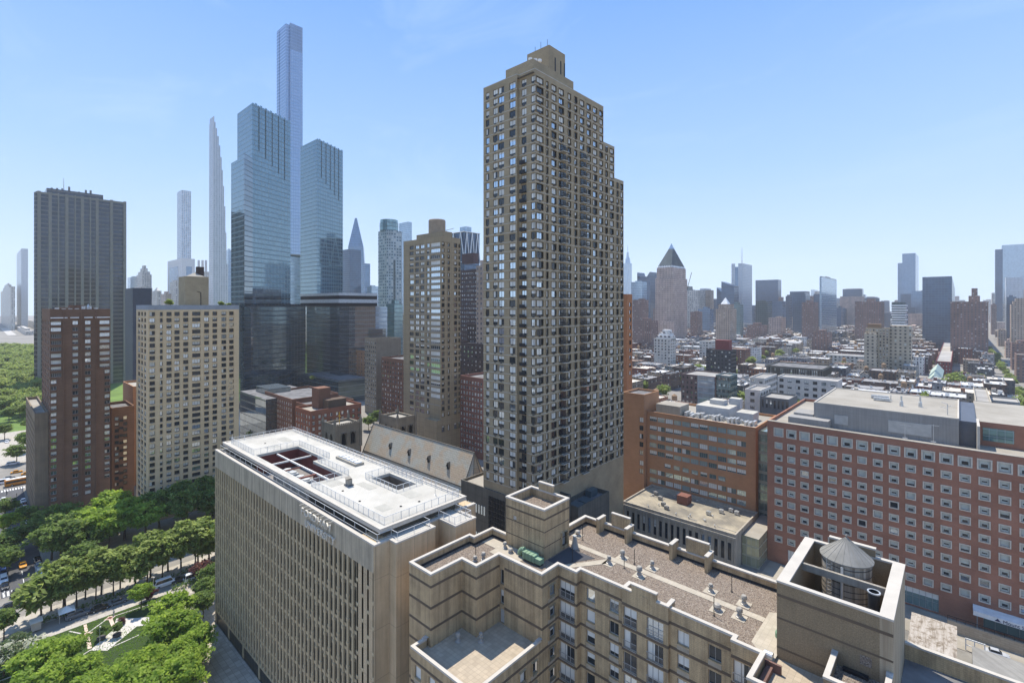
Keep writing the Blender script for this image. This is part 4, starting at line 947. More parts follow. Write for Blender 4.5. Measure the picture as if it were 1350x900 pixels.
put_windows(HO, wins, PB, 100, 1, 1, .06, False, (.3,.2,.3,.4,1,2.5,0,6,3), seed=51)
put_windows(HO, gl, [FR_GREY, G_GREEN, G_GREEN, BLIND, FR_GREY], 4, 5, 2, .09, False, name='ground_glazing', seed=52)
m = MB(); m.box(hx0-.02,hx1,HY-.06,HY+1.5,41.0,41.12); m.build('roof_edge', CREAMROOF, HO)
GRC = stained('grey_penthouse_panel', (.36,.345,.32), (.25,.24,.225), .15, .5, joints=(2.6,9,.05,(.22,.21,.2)))
b = MB(); b.box(-31.3, 0, 165, 199, 40.1, 46.7, 0, 1); strip(b, [(-31.3,165),(0,165),(0,199),(-31.3,199)], .03, .3, 46.7, 46.95, True, 2); P_ = b.build('penthouse', [GRC, CREAMROOF, COPING], HO)
m = MB(); m.box(-14,-5.2,164.88,165,41.3,44.4); m.box(-26.2,-23,164.88,165,41.5,44.0); m.build('panel', plain('pale_grey_panel', (.44,.43,.40), .7), P_)
m = MB(); m.box(-37,-27,160.6,164.9,40.1,42.6); m.box(-36.5,-31.5,164.91,172,40.1,43.2); m.build('plant_screen', GRC, HO)
b = MB(); b.box(.02, 3.2, 166, 199, 40.1, 46.3, 1); b.box(3.21, 32, 170, 205, 40.1, 46.0, 0, 2); b.box(3.2,3.7,160.5,171,40.1,46.4,3); b.build('rear_wing', [HB, plain('dark_slate_panel', (.09,.10,.12), .5), CREAMROOF, COPING], HO)
m = MB(); m.box(4.4,9.9,169.9,170.05,41.4,44.6); m.build('glazed_band', curtain('teal_glazing', (.16,.27,.27), (.25,.33,.33), 1.4, 1.7, (.3,.34,.34), .1, .06, .5, .1), HO)
for i, (x, y, l, q) in enumerate([(-20,185,4.5,1),(-19,181,4.0,1),(-8,178,0,2),(-12,176,0,2),(-15,184,0,0),(-2.2,170,0,3)]):
    m = MB()
    if q == 1: m.box(x,x+l,y,y+1.3,46.9,47.1); m.box(x+.1,x+l-.1,y+.1,y+1.2,47.1,47.7)
    elif q == 2: m.tube((x,y,46.7),(x,y,49.6),.22,8); m.lathe(x,y,[(.5,46.7),(.4,48),(.25,48.2)],10)
    elif q == 0: m.tube((x,y,46.7),(x,y,48.4),.12,6); m.box(x-.3,x+.3,y-.3,y+.3,46.7,46.9)
    else: m.tube((x,y,46.7),(x,y,49.5),.1,6); m.tube((x,y,49.5),(x-1.2,y,49.9),.06,5); m.tube((x,y,48.4),(x-1.4,y,48.6),.06,5); m.tube((x,y,48.8),(x+.8,y,49.2),.06,5)
    single(m, ['roof_pipe','roof_duct','roof_flue','antenna_mast'][q], METAL, (x,y,46.7), ['far pale duct lying on the cream penthouse roof','near pale duct lying on the cream penthouse roof','thick flue with wide foot, right one on the penthouse roof','thick flue with wide foot, left one on the penthouse roof','slim pipe between the ducts and the flues','branched antenna mast at the right edge of the penthouse roof'][i], ['pipe','duct','flue','antenna'][q])
for i, (x, y, h) in enumerate([(-10.2,160.2,3.6),(-4.7,160.6,4.4)]):
    m = MB(); m.tube((x,y,41.1),(x,y,41.1+h),.06,6); m.box(x-1.1,x+1.1,y-.04,y+.04,41.1+h-.3,41.1+h-.2); m.box(x-.5,x+.5,y-.3,y+.3,41.1,41.25)
    single(m, 'roof_antenna', METAL, (x,y,41.1), ['left T shaped antenna along the red brick roof edge','right T shaped antenna on a white base along the red brick roof edge'][i], 'antenna')
AW = thing('awning', 'white lettered entrance awning on the red brick hospital', 'awning', (7, 156.5, 4.8))
m = MB(); m.box(2.4, 14.5, 154.2, 157.9, 4.9, 5.1); m.box(2.4,14.5,154.0,154.19,4.3,5.3); m.build('canopy', WHITEP, AW)
lettering('Mount Sinai West', 1.0, (7.2, 153.98, 4.45), 0, .03, plain('navy_letter', (.02,.03,.10), .5), 'lettering', AW)
m = MB(); m.poly([(5.9,153.97,4.5),(6.9,153.97,4.5),(6.4,153.97,5.15)]); m.build('emblem', bpy.data.materials['navy_letter'], AW)
m = MB(); m.box(3,3.15,154.3,154.45,0,4.9); m.box(13.5,13.65,154.3,154.45,0,4.9); m.build('post', FR_GREY, AW)
# ---- orange brick hospital wing with ribbon windows
OW = thing('orange_hospital_wing', 'orange brick hospital wing with ribbon windows and cluttered pale roof', 'hospital', (-66, 176, 0))
OY = 166.0; wins = []
xa, xb2 = on_y(856, OY), on_y(984, OY); pw = (xb2-xa)/11
for k, zc in enumerate([33.9,30.6,27.3,24.4,21.6,14.8,11.7,8.4]):
    for i in range(11): wins.append(('x', OY, xa+pw*i+.12, xa+pw*(i+1)-.12, zc-.85, zc+.85, -1, 4))
for i in range(7): a = on_y(876+11.8*i, OY); wins.append(('x', OY, a, a+2.3, 17.2, 18.7, -1, 2))
b = MB(); mass(b, -84.6, -47.4, OY, 190, 0, 36.3, wins, [], .2, .6); b.build('wall', [ORB, CREAMROOF], OW)
put_windows(OW, wins, [FR_GREY, plain('greenish_pane', (.10,.14,.13), .1, .6), NT('pale_green_glass').fin((.52,.62,.58), .08, .5, .55), BLIND, FR_GREY], 95, 4, 1, .07, False, (2,6,1,1,2,2,3), seed=61, rec=.2)
wins = [('x', 164.2, on_y(843,164.2), on_y(848.2,164.2), z-1.0, z+.8, -1, 2) for z in (33.4,30.4,27.4,24.4,21.4,17.6,14.6)]
b = MB(); mass(b, -93.5, -84.7, 164.2, 176, 0, 42.4, wins, [], .2, .6); t_ = b.build('stair_tower', [ORB, GREYROOF], OW); put_windows(OW, wins, WIN_A, 7, 2, 1, .08, False, seed=62, rec=.2, name='stair_window')
b = MB(); b.box(-82,-73,168,176,35.7,39.2,0,1); b.build('plant_room', [stained('beige_plantroom', (.42,.37,.29),(.32,.28,.22)), CREAMROOF], OW)
PLM = plain('pale_blue_plant', (.44,.45,.45), .5); b = MB()
b.box(-70,-58.5,175,186,35.7,39.4,0,1); b.box(-56.5,-51,176,182,35.7,38.6,0,1); b.box(-67,-62,180,184,39.4,41.0,0,1); b.box(-61.5,-57.8,184,187,38,41.6,0,1); b.build('plant_housing', [PLM, WHITEROOF], OW)
b = MB()
for i in range(22): x = -72+i*1.05; b.box(x, x+.6+rnd.random()*.3, 169+rnd.random()*4, 173.2+rnd.random(), 35.7, 36.4+rnd.random()*1.1)
b.build('roof_unit', METAL, OW)
b = MB(); b.tube((-70,167.2,36.2),(-49,167.2,36.2),.14,6); b.tube((-70,168,36.0),(-49,168,36.0),.18,6); b.build('roof_pipe', WHITEP, OW)
b = MB(); b.box(-47.3,-42.0,168.5,190,0,35.2); single(b, 'glass_stair_link', curtain('link_glass', (.22,.30,.27), (.30,.33,.28), 1.5, 3.1, (.30,.32,.28), .28, .08, .55, .1), (-44.7,178,0), 'narrow green glass link between the orange and the red hospital wings', 'glass link')
b = MB(); b.box(-46.5,-42.0,150,168.4,0,8.6,0,1); single(b, 'glass_entrance_block', [curtain('yellow_glass', (.42,.42,.28), (.40,.40,.30), 1.3, 2.9, (.34,.34,.28), .15, .08, .4, .12), CREAMROOF], (-44,159,0), 'low yellowish glass block at the corner of the red hospital', 'entrance block')
# ---- low stone hall in front of it
LH = thing('stone_hall', 'low grey hall with a row of tall narrow windows and a weathered roof', 'hall', (-64, 155, 0))
LS = stained('grey_hall_stone', (.50,.44,.35), (.31,.275,.22), .4, .5)
n_ = 18; wins = [('x', 145.0, -81.2+i*1.9, -80.2+i*1.9, 2.4, 7.4, -1, 1) for i in range(n_)]
b = MB(); mass(b, -82.5, -46.7, 145, 165.7, 0, 10, wins, [], .4, .35); 
for i in range(n_+1): b.box(-82.0+i*1.9, -81.5+i*1.9, 144.75, 145.0, .5, 8.6)
b.box(-82.6,-46.6,144.6,145,8.601,9.3)
b.build('wall', [LS, stained('weathered_flat_roof', (.40,.345,.25), (.20,.18,.145), .12, .15, lo=.4, hi=.6)], LH)
put_windows(LH, wins, WIN_A, 30, 1, 3, .1, False, (5,1,1,0,0,0,0), seed=71, rec=.4)
b = MB(); b.box(-69,-65.5,156.5,160,9.66,12.4); b.build('roof_stair', plain('dull_red_brick', (.2,.09,.065), .9), LH)
cl = MB(); rq = random.Random(9)
for i in range(26):
    x, y = rq.uniform(-81,-49), rq.uniform(147,164)
    if i % 3 == 0: cl.box(x, x+rq.uniform(1.5,4), y, y+.12, 9.66, 9.78)
    elif i % 3 == 1: cl.lathe(x, y, [(.14,9.66),(.14,10.3),(.24,10.35),(.05,10.5)], 8)
    else: cl.box(x, x+.5, y, y+rq.uniform(.4,1.6), 9.66, 9.66+rq.uniform(.2,.7))
tag(cl.build('roof_pipework', METAL, LH), kind='stuff')
for i, (x, y) in enumerate([(-56,158),(-54,161),(-52,160),(-58.5,154),(-72,151),(-75,155),(-78,158),(-70,149)]):
    b = MB(); b.box(x,x+1.3,y,y+1.0,9.9,10.8); b.box(x+.1,x+.3,y+.1,y+.9,9.66,9.9); b.box(x+1.0,x+1.2,y+.1,y+.9,9.66,9.9); b.lathe(x+.65,y+.5,[(.4,10.8),(.4,10.95),(.3,10.95)],10)
    single(b, 'roof_condenser', METAL if i < 4 else CONC, (x,y,9.66), ['pale condenser near the right end of the hall roof','pale condenser by the orange wall on the hall roof','pale condenser at the right corner of the hall roof','small condenser in the sunny middle of the hall roof','grey unit left of the roof stair on the hall roof','grey unit beside the wall at the left of the hall roof','grey unit in the far left corner of the hall roof','grey unit at the front edge of the hall roof'][i], 'condenser', 'units on the stone hall roof')
# ---- orange brick tower hidden behind the olive tower
b = MB(); X_, Y_ = atd(826.5, 230); ye = on_x(833.5, X_); wins = grid('y', X_, [(Y_+(ye-Y_)*.4, Y_+(ye-Y_)*.75)], rows(76.5, 3.6, 1.9, 10), 1)
mass(b, X_-30, X_, Y_, ye, 0, 80.3, [], wins, .2); o = thing('orange_brick_tower', 'slim orange brick tower edge showing behind the tall olive tower', 'apartment tower', (X_-15,215,0)); b.build('wall', [brick('bright_orange_brick', (.40,.17,.08), (.44,.20,.09), (.3,.15,.08), 1.2, .4, .15), GREYROOF], o); put_windows(o, wins, WIN_A, 10, 1, 1, .08, seed=81, rec=.2)
# ---- brown brick houses behind the church
WBR = brick('brown_brick', (.19,.10,.065), (.22,.115,.075), (.17,.10,.07), 1.2, .4, .25)
def house(name, label, x0, x1, y0, y1, zt, mat_, na, nb, pitch, wh, seed, ww=1.2, frm=None, lim=100, roofm=None, cat='apartment building', extra=True):
    o = thing(name, label, cat, ((x0+x1)/2, (y0+y1)/2, 0)); k = int((zt-3)/pitch)
    rr = rows(zt-2.0, pitch, wh, k)
    wa = grid('x', y0, [(x0+(x1-x0)*(i+.5)/na-ww/2, x0+(x1-x0)*(i+.5)/na+ww/2) for i in range(na)], rr, -1) if na else []
    wb = grid('y', x1, [(y0+(y1-y0)*(i+.5)/nb-ww/2, y0+(y1-y0)*(i+.5)/nb+ww/2) for i in range(nb)], rr, 1) if nb else []
    b = MB(); mass(b, x0, x1, y0, y1, 0, zt, wa, wb, .2); b.build('wall', [mat_, roofm or GREYROOF], o)
    if wa or wb: put_windows(o, wa+wb, frm or WIN_A, lim, 2, 1, .08, False, (4,3,2,2,1,1,1), seed=seed, rec=.2)
    return o
o = house('brick_apartment_house', 'red brown apartment house with cream roof and brick tank tower behind the church', -228, -212.5, 100, 125, 28, brick('red_brown_brick', (.24,.10,.06), (.27,.115,.07), (.2,.10,.07), 1.2, .4, .2), 6, 9, 2.6, 1.5, 91, roofm=CREAMROOF, frm=WIN_W)
b = MB(); b.box(-226,-219.5,107,113,27.1,36.5); b.build('tank_tower', WBR, o); b = MB(); b.box(-219,-214,109,118,27.1,31.5); b.build('roof_house', plain('dark_brown_render', (.12,.085,.06), .9), o)
house('brick_apartment_house', 'dull brown apartment house left of the one with the tank tower', -278, -244, 105.5, 130, 28.5, WBR, 13, 0, 2.6, 1.5, 92, frm=WIN_W)
house('brick_apartment_house', 'narrow dull brown wing recessed beside the tank tower house', -243.8, -228.2, 107, 130, 27.2, WBR, 6, 0, 2.6, 1.5, 93, frm=WIN_W)
house('brick_apartment_house', 'brown brick house left of the tan tower, behind the rear bell tower', on_y(503,170), on_y(534,170), 170, 190, 43, WBR, 9, 0, 2.8, 1.5, 94)
house('brick_apartment_house', 'pale striped brick house left of the dark glass podium edge', on_y(481,185), on_y(496,185), 185, 205, 52, stained('buff_brick', (.34,.28,.2),(.22,.18,.13)), 6, 0, 2.9, 1.5, 95)
house('brick_apartment_house', 'rosy brick house right of the tan tower, by the street trees', -187.3, -171, 166, 190, 39.5, brick('rosy_brick', (.25,.12,.085), (.28,.135,.1), (.2,.11,.08), 1.2, .4, .2), 8, 8, 2.7, 1.5, 96, frm=WIN_W)
house('banded_brick_tower', 'dark purple brown tower with pale floor bands between tan and olive towers', on_y(606,260), on_y(650,260), 260, 290, 103, brick('purple_brown_brick', (.10,.07,.065), (.12,.085,.075), (.09,.07,.06), 1.2, .4, .2), 17, 0, 3.4, 1.5, 97, frm=WIN_W, cat='apartment tower')
house('dark_brown_tower', 'shadowy brown block rising in front of the banded tower', on_y(616,235), on_y(648,235), 235, 255, 62, plain('deep_brown_wall', (.075,.055,.048), .9), 10, 0, 3.2, 1.5, 98, cat='apartment tower')  # one even dark brown wall

house('brick_apartment_house', 'brown house at the left foot of the dark glass tower base', on_y(318,185), on_y(345,185), 185, 205, 30, WBR, 9, 0, 2.8, 1.5, 102)
house('brick_apartment_house', 'rusty brick house filling the gap left of the buff striped house', on_y(452,215), on_y(482,215), 215, 235, 38, ORB, 9, 0, 2.9, 1.5, 103)
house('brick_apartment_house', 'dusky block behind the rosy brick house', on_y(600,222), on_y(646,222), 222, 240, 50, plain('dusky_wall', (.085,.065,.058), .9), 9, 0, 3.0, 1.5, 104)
house('brick_apartment_house', 'grey brown block far behind the tank tower house', on_y(352,240), on_y(402,240), 240, 260, 30, WBR, 12, 0, 2.9, 1.5, 105)
# ================================================================ skyline
def fac(name, wall_, glass=(.05,.06,.07), pu=3.0, pv=3.2, fu=.5, fv=.5, **k):
    return bpy.data.materials.get(name) or facade(name, wall_, glass, pu, pv, fu, fv, **k)
def cur(name, glass, span, pu=3.0, pv=3.6, mulc=(.1,.1,.1), **k):
    return bpy.data.materials.get(name) or curtain(name, glass, span, pu, pv, mulc, **k)
LTROOF = plain('light_grey_roof', (.36,.335,.295), .9, var=.3, sc=.05)
S_MASON = fac('pale_masonry', (.46,.43,.38), (.10,.11,.12), 5, 4.4, .42, .5)
S_BRICK = fac('mauve_brick', (.22,.14,.115), (.08,.08,.085), 3.4, 3.1, .42, .45, bright=.16, lightc=(.40,.38,.35))
S_TAN = fac('tan_masonry', (.42,.32,.24), (.07,.07,.075), 3.4, 3.4, .42, .5, bright=.06, lightc=(.4,.38,.35))
S_PINK = fac('pinkish_masonry', (.46,.34,.28), (.07,.07,.075), 3.0, 3.6, .42, .55, bright=.05, lightc=(.4,.38,.35))
S_WHITE = fac('white_grid_wall', (.70,.68,.64), (.06,.06,.065), 4.6, 4.0, .6, .5, bright=.08)
S_BEIGE = fac('beige_grid_wall', (.48,.40,.29), (.06,.055,.05), 3.7, 3.3, .42, .48, bright=.1)
S_NAVY = cur('navy_glass', (.10,.15,.22), (.05,.07,.10), 4, 4, (.06,.08,.1), metal=.55, rough=.15)
S_BLUE = cur('blue_glass', (.20,.29,.40), (.12,.17,.24), 4, 4, (.14,.18,.22), metal=.6, rough=.12)
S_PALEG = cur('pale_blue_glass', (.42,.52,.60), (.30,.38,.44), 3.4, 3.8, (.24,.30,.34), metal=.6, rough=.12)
S_TEAL = cur('teal_glass', (.25,.36,.37), (.16,.22,.22), 4, 4, (.12,.16,.16), metal=.6, rough=.12)
S_STONEG = cur('silver_glass', (.46,.50,.54), (.36,.38,.40), 2.2, 4.2, (.5,.5,.5), mulf=.3, metal=.4, rough=.2)
S_GRID = fac('white_square_grid', (.62,.63,.63), (.22,.30,.36), 5.0, 5.0, .68, .68, bright=.0)
S_DKG = cur('dark_green_glass', (.07,.10,.10), (.10,.12,.12), 4, 4, (.16,.17,.17), metal=.3, rough=.2)
def zt(y, d): return CAM_H + (403-y)*d/645
def high(name, label, xL, xc, xR, yt, d, m, cat='skyscraper', extra=None, deep=None, group=None, zb=0):
    X1, Y0 = atd(xc, d); x0 = on_y(xL, Y0) if xL < xc else X1-30
    y1 = on_x(xR, X1) if xR > xc else Y0+(deep or max(25, min(60, X1-x0)))
    z = zt(yt, d); o = thing(name, label, cat, (x0, Y0, 0), group)
    b = MB(); b.box(x0, X1, Y0, y1, zb, z, 0, 1); strip(b, [(x0,Y0),(X1,Y0),(X1,y1),(x0,y1)], .0, .6, z, z+1.2, True, 0); b.build('tower_body', [m, LTROOF], o)
    r = random.Random(hash(label) % 999 if False else len(label)*7+int(xc)); w, l = X1-x0, y1-Y0
    if extra is None:
        b = MB(); q = r.random()*.3
        b.box(x0+w*(.2+q), x0+w*(.6+q), Y0+l*.2, Y0+l*.7, z, z+3+r.random()*3); b.build('roof_house', m, o)
    else: extra(o, x0, X1, Y0, y1, z)
    return o
def tiers(*ts):
    """(inset left, inset right, top pixel, ...) boxes piled on the body"""
    def f(o, x0, x1, y0, y1, z):
        zz = z
        for a, c, dz, m in ts:
            b = MB(); w = x1-x0; l = y1-y0; b.box(x0+w*a, x1-w*c, y0+l*a, y1-l*c, zz, zz+dz, 0, 1); b.build('upper_tier', [m, LTROOF], o); zz += dz
    return f
def mast(px_w, h, base=0, m=None):
    def f(o, x0, x1, y0, y1, z):
        b = MB(); cx, cy = (x0+x1)/2, (y0+y1)/2; b.tube((cx,cy,z),(cx,cy,z+h),px_w,6,0,px_w*.3); b.build('mast', FR_GREY, o)
    return f
def pyramid(h, m, inset=0.0, tip=None):
    def f(o, x0, x1, y0, y1, z):
        b = MB(); w, l = x1-x0, y1-y0; a, c, e, g = x0+w*inset, x1-w*inset, y0+l*inset, y1-l*inset; cx, cy = (x0+x1)/2, (y0+y1)/2
        b.loft([[(a,e,z),(c,e,z),(c,g,z),(a,g,z)], [(cx-.2,cy-.2,z+h),(cx+.2,cy-.2,z+h),(cx+.2,cy+.2,z+h),(cx-.2,cy+.2,z+h)]]); b.build('pyramid_roof', m, o)
        if tip:
            t = MB(); k = tip; t.loft([[(cx-w*.5*k,cy-l*.5*k,z+h*(1-k)),(cx+w*.5*k,cy-l*.5*k,z+h*(1-k)),(cx+w*.5*k,cy+l*.5*k,z+h*(1-k)),(cx-w*.5*k,cy+l*.5*k,z+h*(1-k))],[(cx-.1,cy-.1,z+h+1),(cx+.1,cy-.1,z+h+1),(cx+.1,cy+.1,z+h+1),(cx-.1,cy+.1,z+h+1)]]); t.build('glass_tip', S_PALEG, o)
    return f
def polytower(name, label, pts, z, m, cat='skyscraper', z0=0, fins=None):
    cx = pts[0][0]; cy = pts[0][1]; o = thing(name, label, cat, (cx, cy, 0)); b = MB(); b.prism(pts, z0, z, 0, 1); b.build('tower_body', [m, GREYROOF], o); return o
# far left
def horn(o, x0, x1, y0, y1, z):
    b = MB(); cx, cy = (x0+x1)/2, (y0+y1)/2; b.loft([[(x0+4,y0+4,z),(x1-4,y0+4,z),(x1-4,y1-4,z),(x0+4,y1-4,z)],[(x0+8,y0+8,z+14),(x1-8,y0+8,z+14),(x1-8,y1-8,z+14),(x0+8,y1-8,z+14)],[(cx-5,cy-5,z+26),(cx+5,cy-5,z+26),(cx+5,cy+5,z+26),(cx-5,cy+5,z+26)]]); b.build('crown', S_MASON, o)
high('masonry_tower', 'hazy masonry tower with domed crown at the far left edge over the park', 1, 14, 20, 378, 1500, S_MASON, extra=tiers((.2,.2,12,S_MASON),(.32,.32,8,S_MASON)))
high('slender_tower', 'slender pale tower with small side fins over the park, left of the dark bronze slab', 22, 28, 37, 328, 1600, S_STONEG, extra=mast(1, 6))
high('masonry_block', 'lower pale masonry block at the park edge in front of the slender tower', 18, 34, 46, 437, 1250, S_MASON, 'apartment building')
high('masonry_block', 'cream twin gabled block at the park edge beneath the slender tower', 0, 10, 22, 446, 1250, S_MASON, 'apartment building')
high('masonry_block', 'broad pale park edge block behind the bronze slab', 20, 60, 66, 430, 1350, S_MASON, 'apartment building')
# dark bronze slab
BRZ = curtain('bronze_curtain', (.075,.085,.105), (.19,.172,.15), 3.2, 3.9, (.05,.045,.04), .24, .08, .6, .08)
ax, ay = atd(47, 434); yR = on_x(166, ax); ztp = zt(253, 434)
o = thing('bronze_slab_tower', 'dark bronze glass slab tower with grey vertical piers at the left', 'skyscraper', (ax, ay, 0))
b = MB(); b.prism([(ax-14,ay+6),(ax-2,ay-1),(ax,ay),(ax,yR),(ax-28,yR),(ax-28,ay+10)], 0, ztp, 0, 1); b.build('tower_body', [BRZ, GREYROOF], o)
PIER = plain('bronze_grey_pier', (.27,.24,.205), .6)
for px_ in (51.5, 66, 77, 88, 99, 108.5, 119, 128, 147, 164.5):
    b = MB(); y_ = on_x(px_, ax); w_ = 1.1 if px_ not in (77, 99, 119) else .5; b.box(ax-.1, ax+.9, y_-w_, y_+w_, 0, ztp+1.2); b.build('pier', PIER, o)
b = MB(); b.box(ax-25, ax-4, on_x(62, ax), on_x(137, ax), ztp, ztp+5.5); b.build('roof_house', BRZ, o)
b = MB(); b.box(ax-.2, ax+.5, ay, yR, ztp-1.2, ztp+.6)
for i in range(9): b.box(ax-9-i%3*4, ax-8-i%3*4, on_x(62,ax)+3+i*(on_x(137,ax)-on_x(62,ax)-8)/8, on_x(62,ax)+4.5+i*(on_x(137,ax)-on_x(62,ax)-8)/8, ztp+5.5, ztp+7+i%4)
b.build('roof_parapet', PIER, o)
b = MB(); cy = on_x(84, ax-6); b.tube((ax-6,cy,ztp+5),(ax-6,cy,ztp+17),.5,6,0,.15); b.build('mast', WHITEP, o)
high('slate_box_building', 'plain dark slate box beside the bronze slab', 165, 175, 200, 382, 300, plain('dark_slate_wall', (.055,.065,.08), .6), 'building', extra=tiers())
for a in [('masonry_tower','pale stepped masonry tower with turret crown right of the bronze slab',180,187,200,362,1300,S_MASON,tiers((.1,.1,9,S_MASON),(.25,.25,9,S_MASON),(.36,.36,8,S_MASON))),
  ('pale_glass_block','pale low glass block left of the stepped masonry tower',168,172,186,366,1350,S_PALEG,None),
  ('masonry_block','long pale terrace block below the stepped masonry tower',168,184,201,380,1200,S_MASON,None),
  ('masonry_block','little grey gabled block left of the roof tank house',201,207,213,384,1000,S_MASON,pyramid(9,S_MASON,.1)),
  ('masonry_block','little pale pink block beside the gabled one, left of the tank house',212,218,226,388,900,S_PINK,None),
  ('masonry_block','pale block behind the tank house and its bush',224,232,240,372,1100,S_MASON,None)]:
    high(a[0], a[1], a[2], a[3], a[4], a[5], a[6], a[7], 'building', a[8])
high('grid_supertall', 'very slender white grid supertall tower', 233.5, 239.5, 252, 251, 1480, S_GRID, extra=tiers())
def bigarch(o, x0, x1, y0, y1, z):
    b = MB(); b.box(x1-.3, x1+.3, y0+(y1-y0)*.32, y0+(y1-y0)*.76, z*.2, z-19); b.box(x0+(x1-x0)*.15, x0+(x1-x0)*.75, y0-.3, y0+.3, z*.2, z-18); b.build('glass_panel', S_BLUE, o)
high('white_arch_building', 'white building with tall recessed blue glass panels below the grid supertall', 221, 240, 257, 341, 1250, plain('white_stone_wall', (.66,.64,.61), .8), extra=bigarch)
o = high('power_plant', 'pale block with three thin chimneys left of the tapering tower', 257, 262, 277, 358, 1700, S_MASON, 'power plant', extra=tiers())
for px_ in (262, 267, 271.5):
    b = MB(); c = atd(px_, 1720); b.lathe(c[0], c[1], [(4.2, 60), (3.6, zt(343,1720))], 10); b.build('chimney', plain('pale_chimney', (.5,.48,.46), .8) if 'pale_chimney' not in bpy.data.materials else bpy.data.materials['pale_chimney'], o)
# tapering stepped tower
ax, ay = atd(281, 932); o = thing('tapering_tower', 'extremely thin tapering tower with stepped right side', 'skyscraper', (ax, ay, 0)); xl_ = on_y(275.5, ay)
prof = [(300.5,347),(298.5,305),(297.2,270),(295.6,243),(294,222),(292.4,205),(290.6,190),(288.6,178),(286.4,168),(284.4,160)]
b = MB()
for i, (px_, yb) in enumerate(prof):
    y1_ = on_x(px_, ax); z1_ = zt(prof[i][1], 932) if True else 0
    b.box(xl_+i*.05, ax-i*.05, ay+i*.05, y1_, 0 if i == 0 else zt(prof[i-1][1], 932)-.1, z1_)
b.box(xl_+1, ax-1, ay+1, on_x(282.8, ax), zt(161,932), zt(153,932))
b.build('tower_body', cur('terracotta_silver', (.48,.49,.52), (.36,.36,.38), 3.0, 4.4, (.56,.54,.52), mulf=.35, metal=.35, rough=.25), o)
high('pale_glass_block', 'sliver of pale building right of the tapering tower foot', 298, 301, 306, 330, 1300, S_PALEG, 'building')
# twin glass towers
TWG = curtain('seafoam_glass', (.23,.32,.355), (.18,.25,.27), 1.6, 3.7, (.16,.22,.22), .26, .09, .75, .04, .012, .06)
TWD = curtain('dark_mirror_glass', (.26,.30,.315), (.11,.13,.14), 1.6, 3.7, (.05,.055,.06), .18, .06, .85, .03, .03)
LT_ = [(-424,140),(-393,140),(-410.6,176.2),(-441.6,176.2)]
o = polytower('twin_glass_tower', 'taller left twin glass tower with crenellated top', LT_, 227.5, TWG)
def crown(o, p, q, z, n_):
    b = MB()
    for i in range(n_):
        t0, t1 = (i+.08)/n_, (i+.92)/n_; h = 1.3 if i % 2 else .5
        a = (p[0]+(q[0]-p[0])*t0, p[1]+(q[1]-p[1])*t0); c = (p[0]+(q[0]-p[0])*t1, p[1]+(q[1]-p[1])*t1); b.prism([a, c, (c[0]-1, c[1]+.5), (a[0]-1, a[1]+.5)], z, z+h)
    b.build('crown', TWG, o)
    m = MB()
    for i in range(1, 6):
        t = i/6; x_, y_ = p[0]+(q[0]-p[0])*t, p[1]+(q[1]-p[1])*t; dx, dy = (q[1]-p[1]), -(q[0]-p[0]); l = math.hypot(dx, dy); dx /= l; dy /= l; ex, ey = -dy, dx
        m.prism([(x_+ex*.3+dx*-.3, y_+ey*.3+dy*-.3),(x_-ex*.3+dx*-.3, y_-ey*.3+dy*-.3),(x_-ex*.3+dx*.25, y_-ey*.3+dy*.25),(x_+ex*.3+dx*.25, y_+ey*.3+dy*.25)][::-1], z-30-i*4, z)
    m.build('vertical_slot', plain('slot_dark_glass', (.10,.14,.15), .6), o)  # flat dark bars mark the slots
crown(o, LT_[1], LT_[2], 227.5, 16)
b = MB(); b.prism([(-411.5,131.5),(-383.5,131.5),(-391.5,139.8),(-421,139.8)], 0, 184, 0, 1); b.prism([(-384.6,131.3),(-383.2,131.3),(-391.2,139.7),(-392.6,139.7)], 0, 185.5, 1); b.build('lower_slab', [TWG, TWD], o)
b = MB(); b.prism([(-426,129),(-385,129),(-386,131),(-417,192),(-450,192),(-450,140)], 0, 76.5, 0, 1); b.build('dark_base', [TWD, GREYROOF], o)
b = MB(); b.prism([(-397.5,142),(-391.8,139),(-404,166),(-408,166)], 76.5, 88, 0); b.build('dark_setback', TWD, o)
RT_ = [(-467.3,210),(-433.7,210),(-450.5,244.7),(-484,244.7)]
o = polytower('twin_glass_tower', 'shorter right twin glass tower with slotted top', RT_, 227.5, TWG); crown(o, RT_[1], RT_[2], 227.5, 14)
# podium
px0, py0 = atd(447, 400); pxl = on_y(399, py0); pyr = on_x(495, px0); pyr2 = on_x(511, px0)
o = thing('glass_podium', 'mirror glass podium with pale banded top and roof garden beneath the twin towers', 'building', (px0, py0, 0))
b = MB(); b.box(pxl, px0, py0, pyr, 0, 76, 0, 1); b.build('glass_body', [curtain('podium_mirror', (.50,.54,.53), (.30,.33,.33), 1.8, 3.7, (.14,.16,.16), .12, .05, .9, .03, .04), GREYROOF], o)
b = MB(); b.box(px0-14, px0+1.5, py0-.5, py0+8, 0, 74.5); b.build('dark_column', TWD, o)
BND = plain('pale_metal_band', (.50,.52,.52), .5, .4, .3)
for i, (z0, z1, m_) in enumerate([(74.6,77.4,DARKVOID),(77.4,80.4,BND),(80.4,83.4,DARKVOID),(83.4,85.6,BND)]):
    b = MB(); b.box(pxl-1, px0+2.6+(.5 if i % 2 else 0), py0-1.5-(.5 if i % 2 else 0), pyr, z0, z1-.01); b.build('top_band', m_, o)
b = MB(); b.box(px0-25, px0-.5, pyr+.1, pyr2, 0, 74, 0); b.build('pale_glass_wing', S_PALEG, o)
b = MB(); b.box(px0-22, px0+2, pyr-6, pyr+9, 0, 55); b.build('dark_wing', TWD, o)
a1 = atd(446, 372); xl_ = on_y(401, a1[1])
o = thing('dark_glass_annex', 'low dark glass building with planted roof at the foot of the podium', 'building', (a1[0], a1[1], 0))
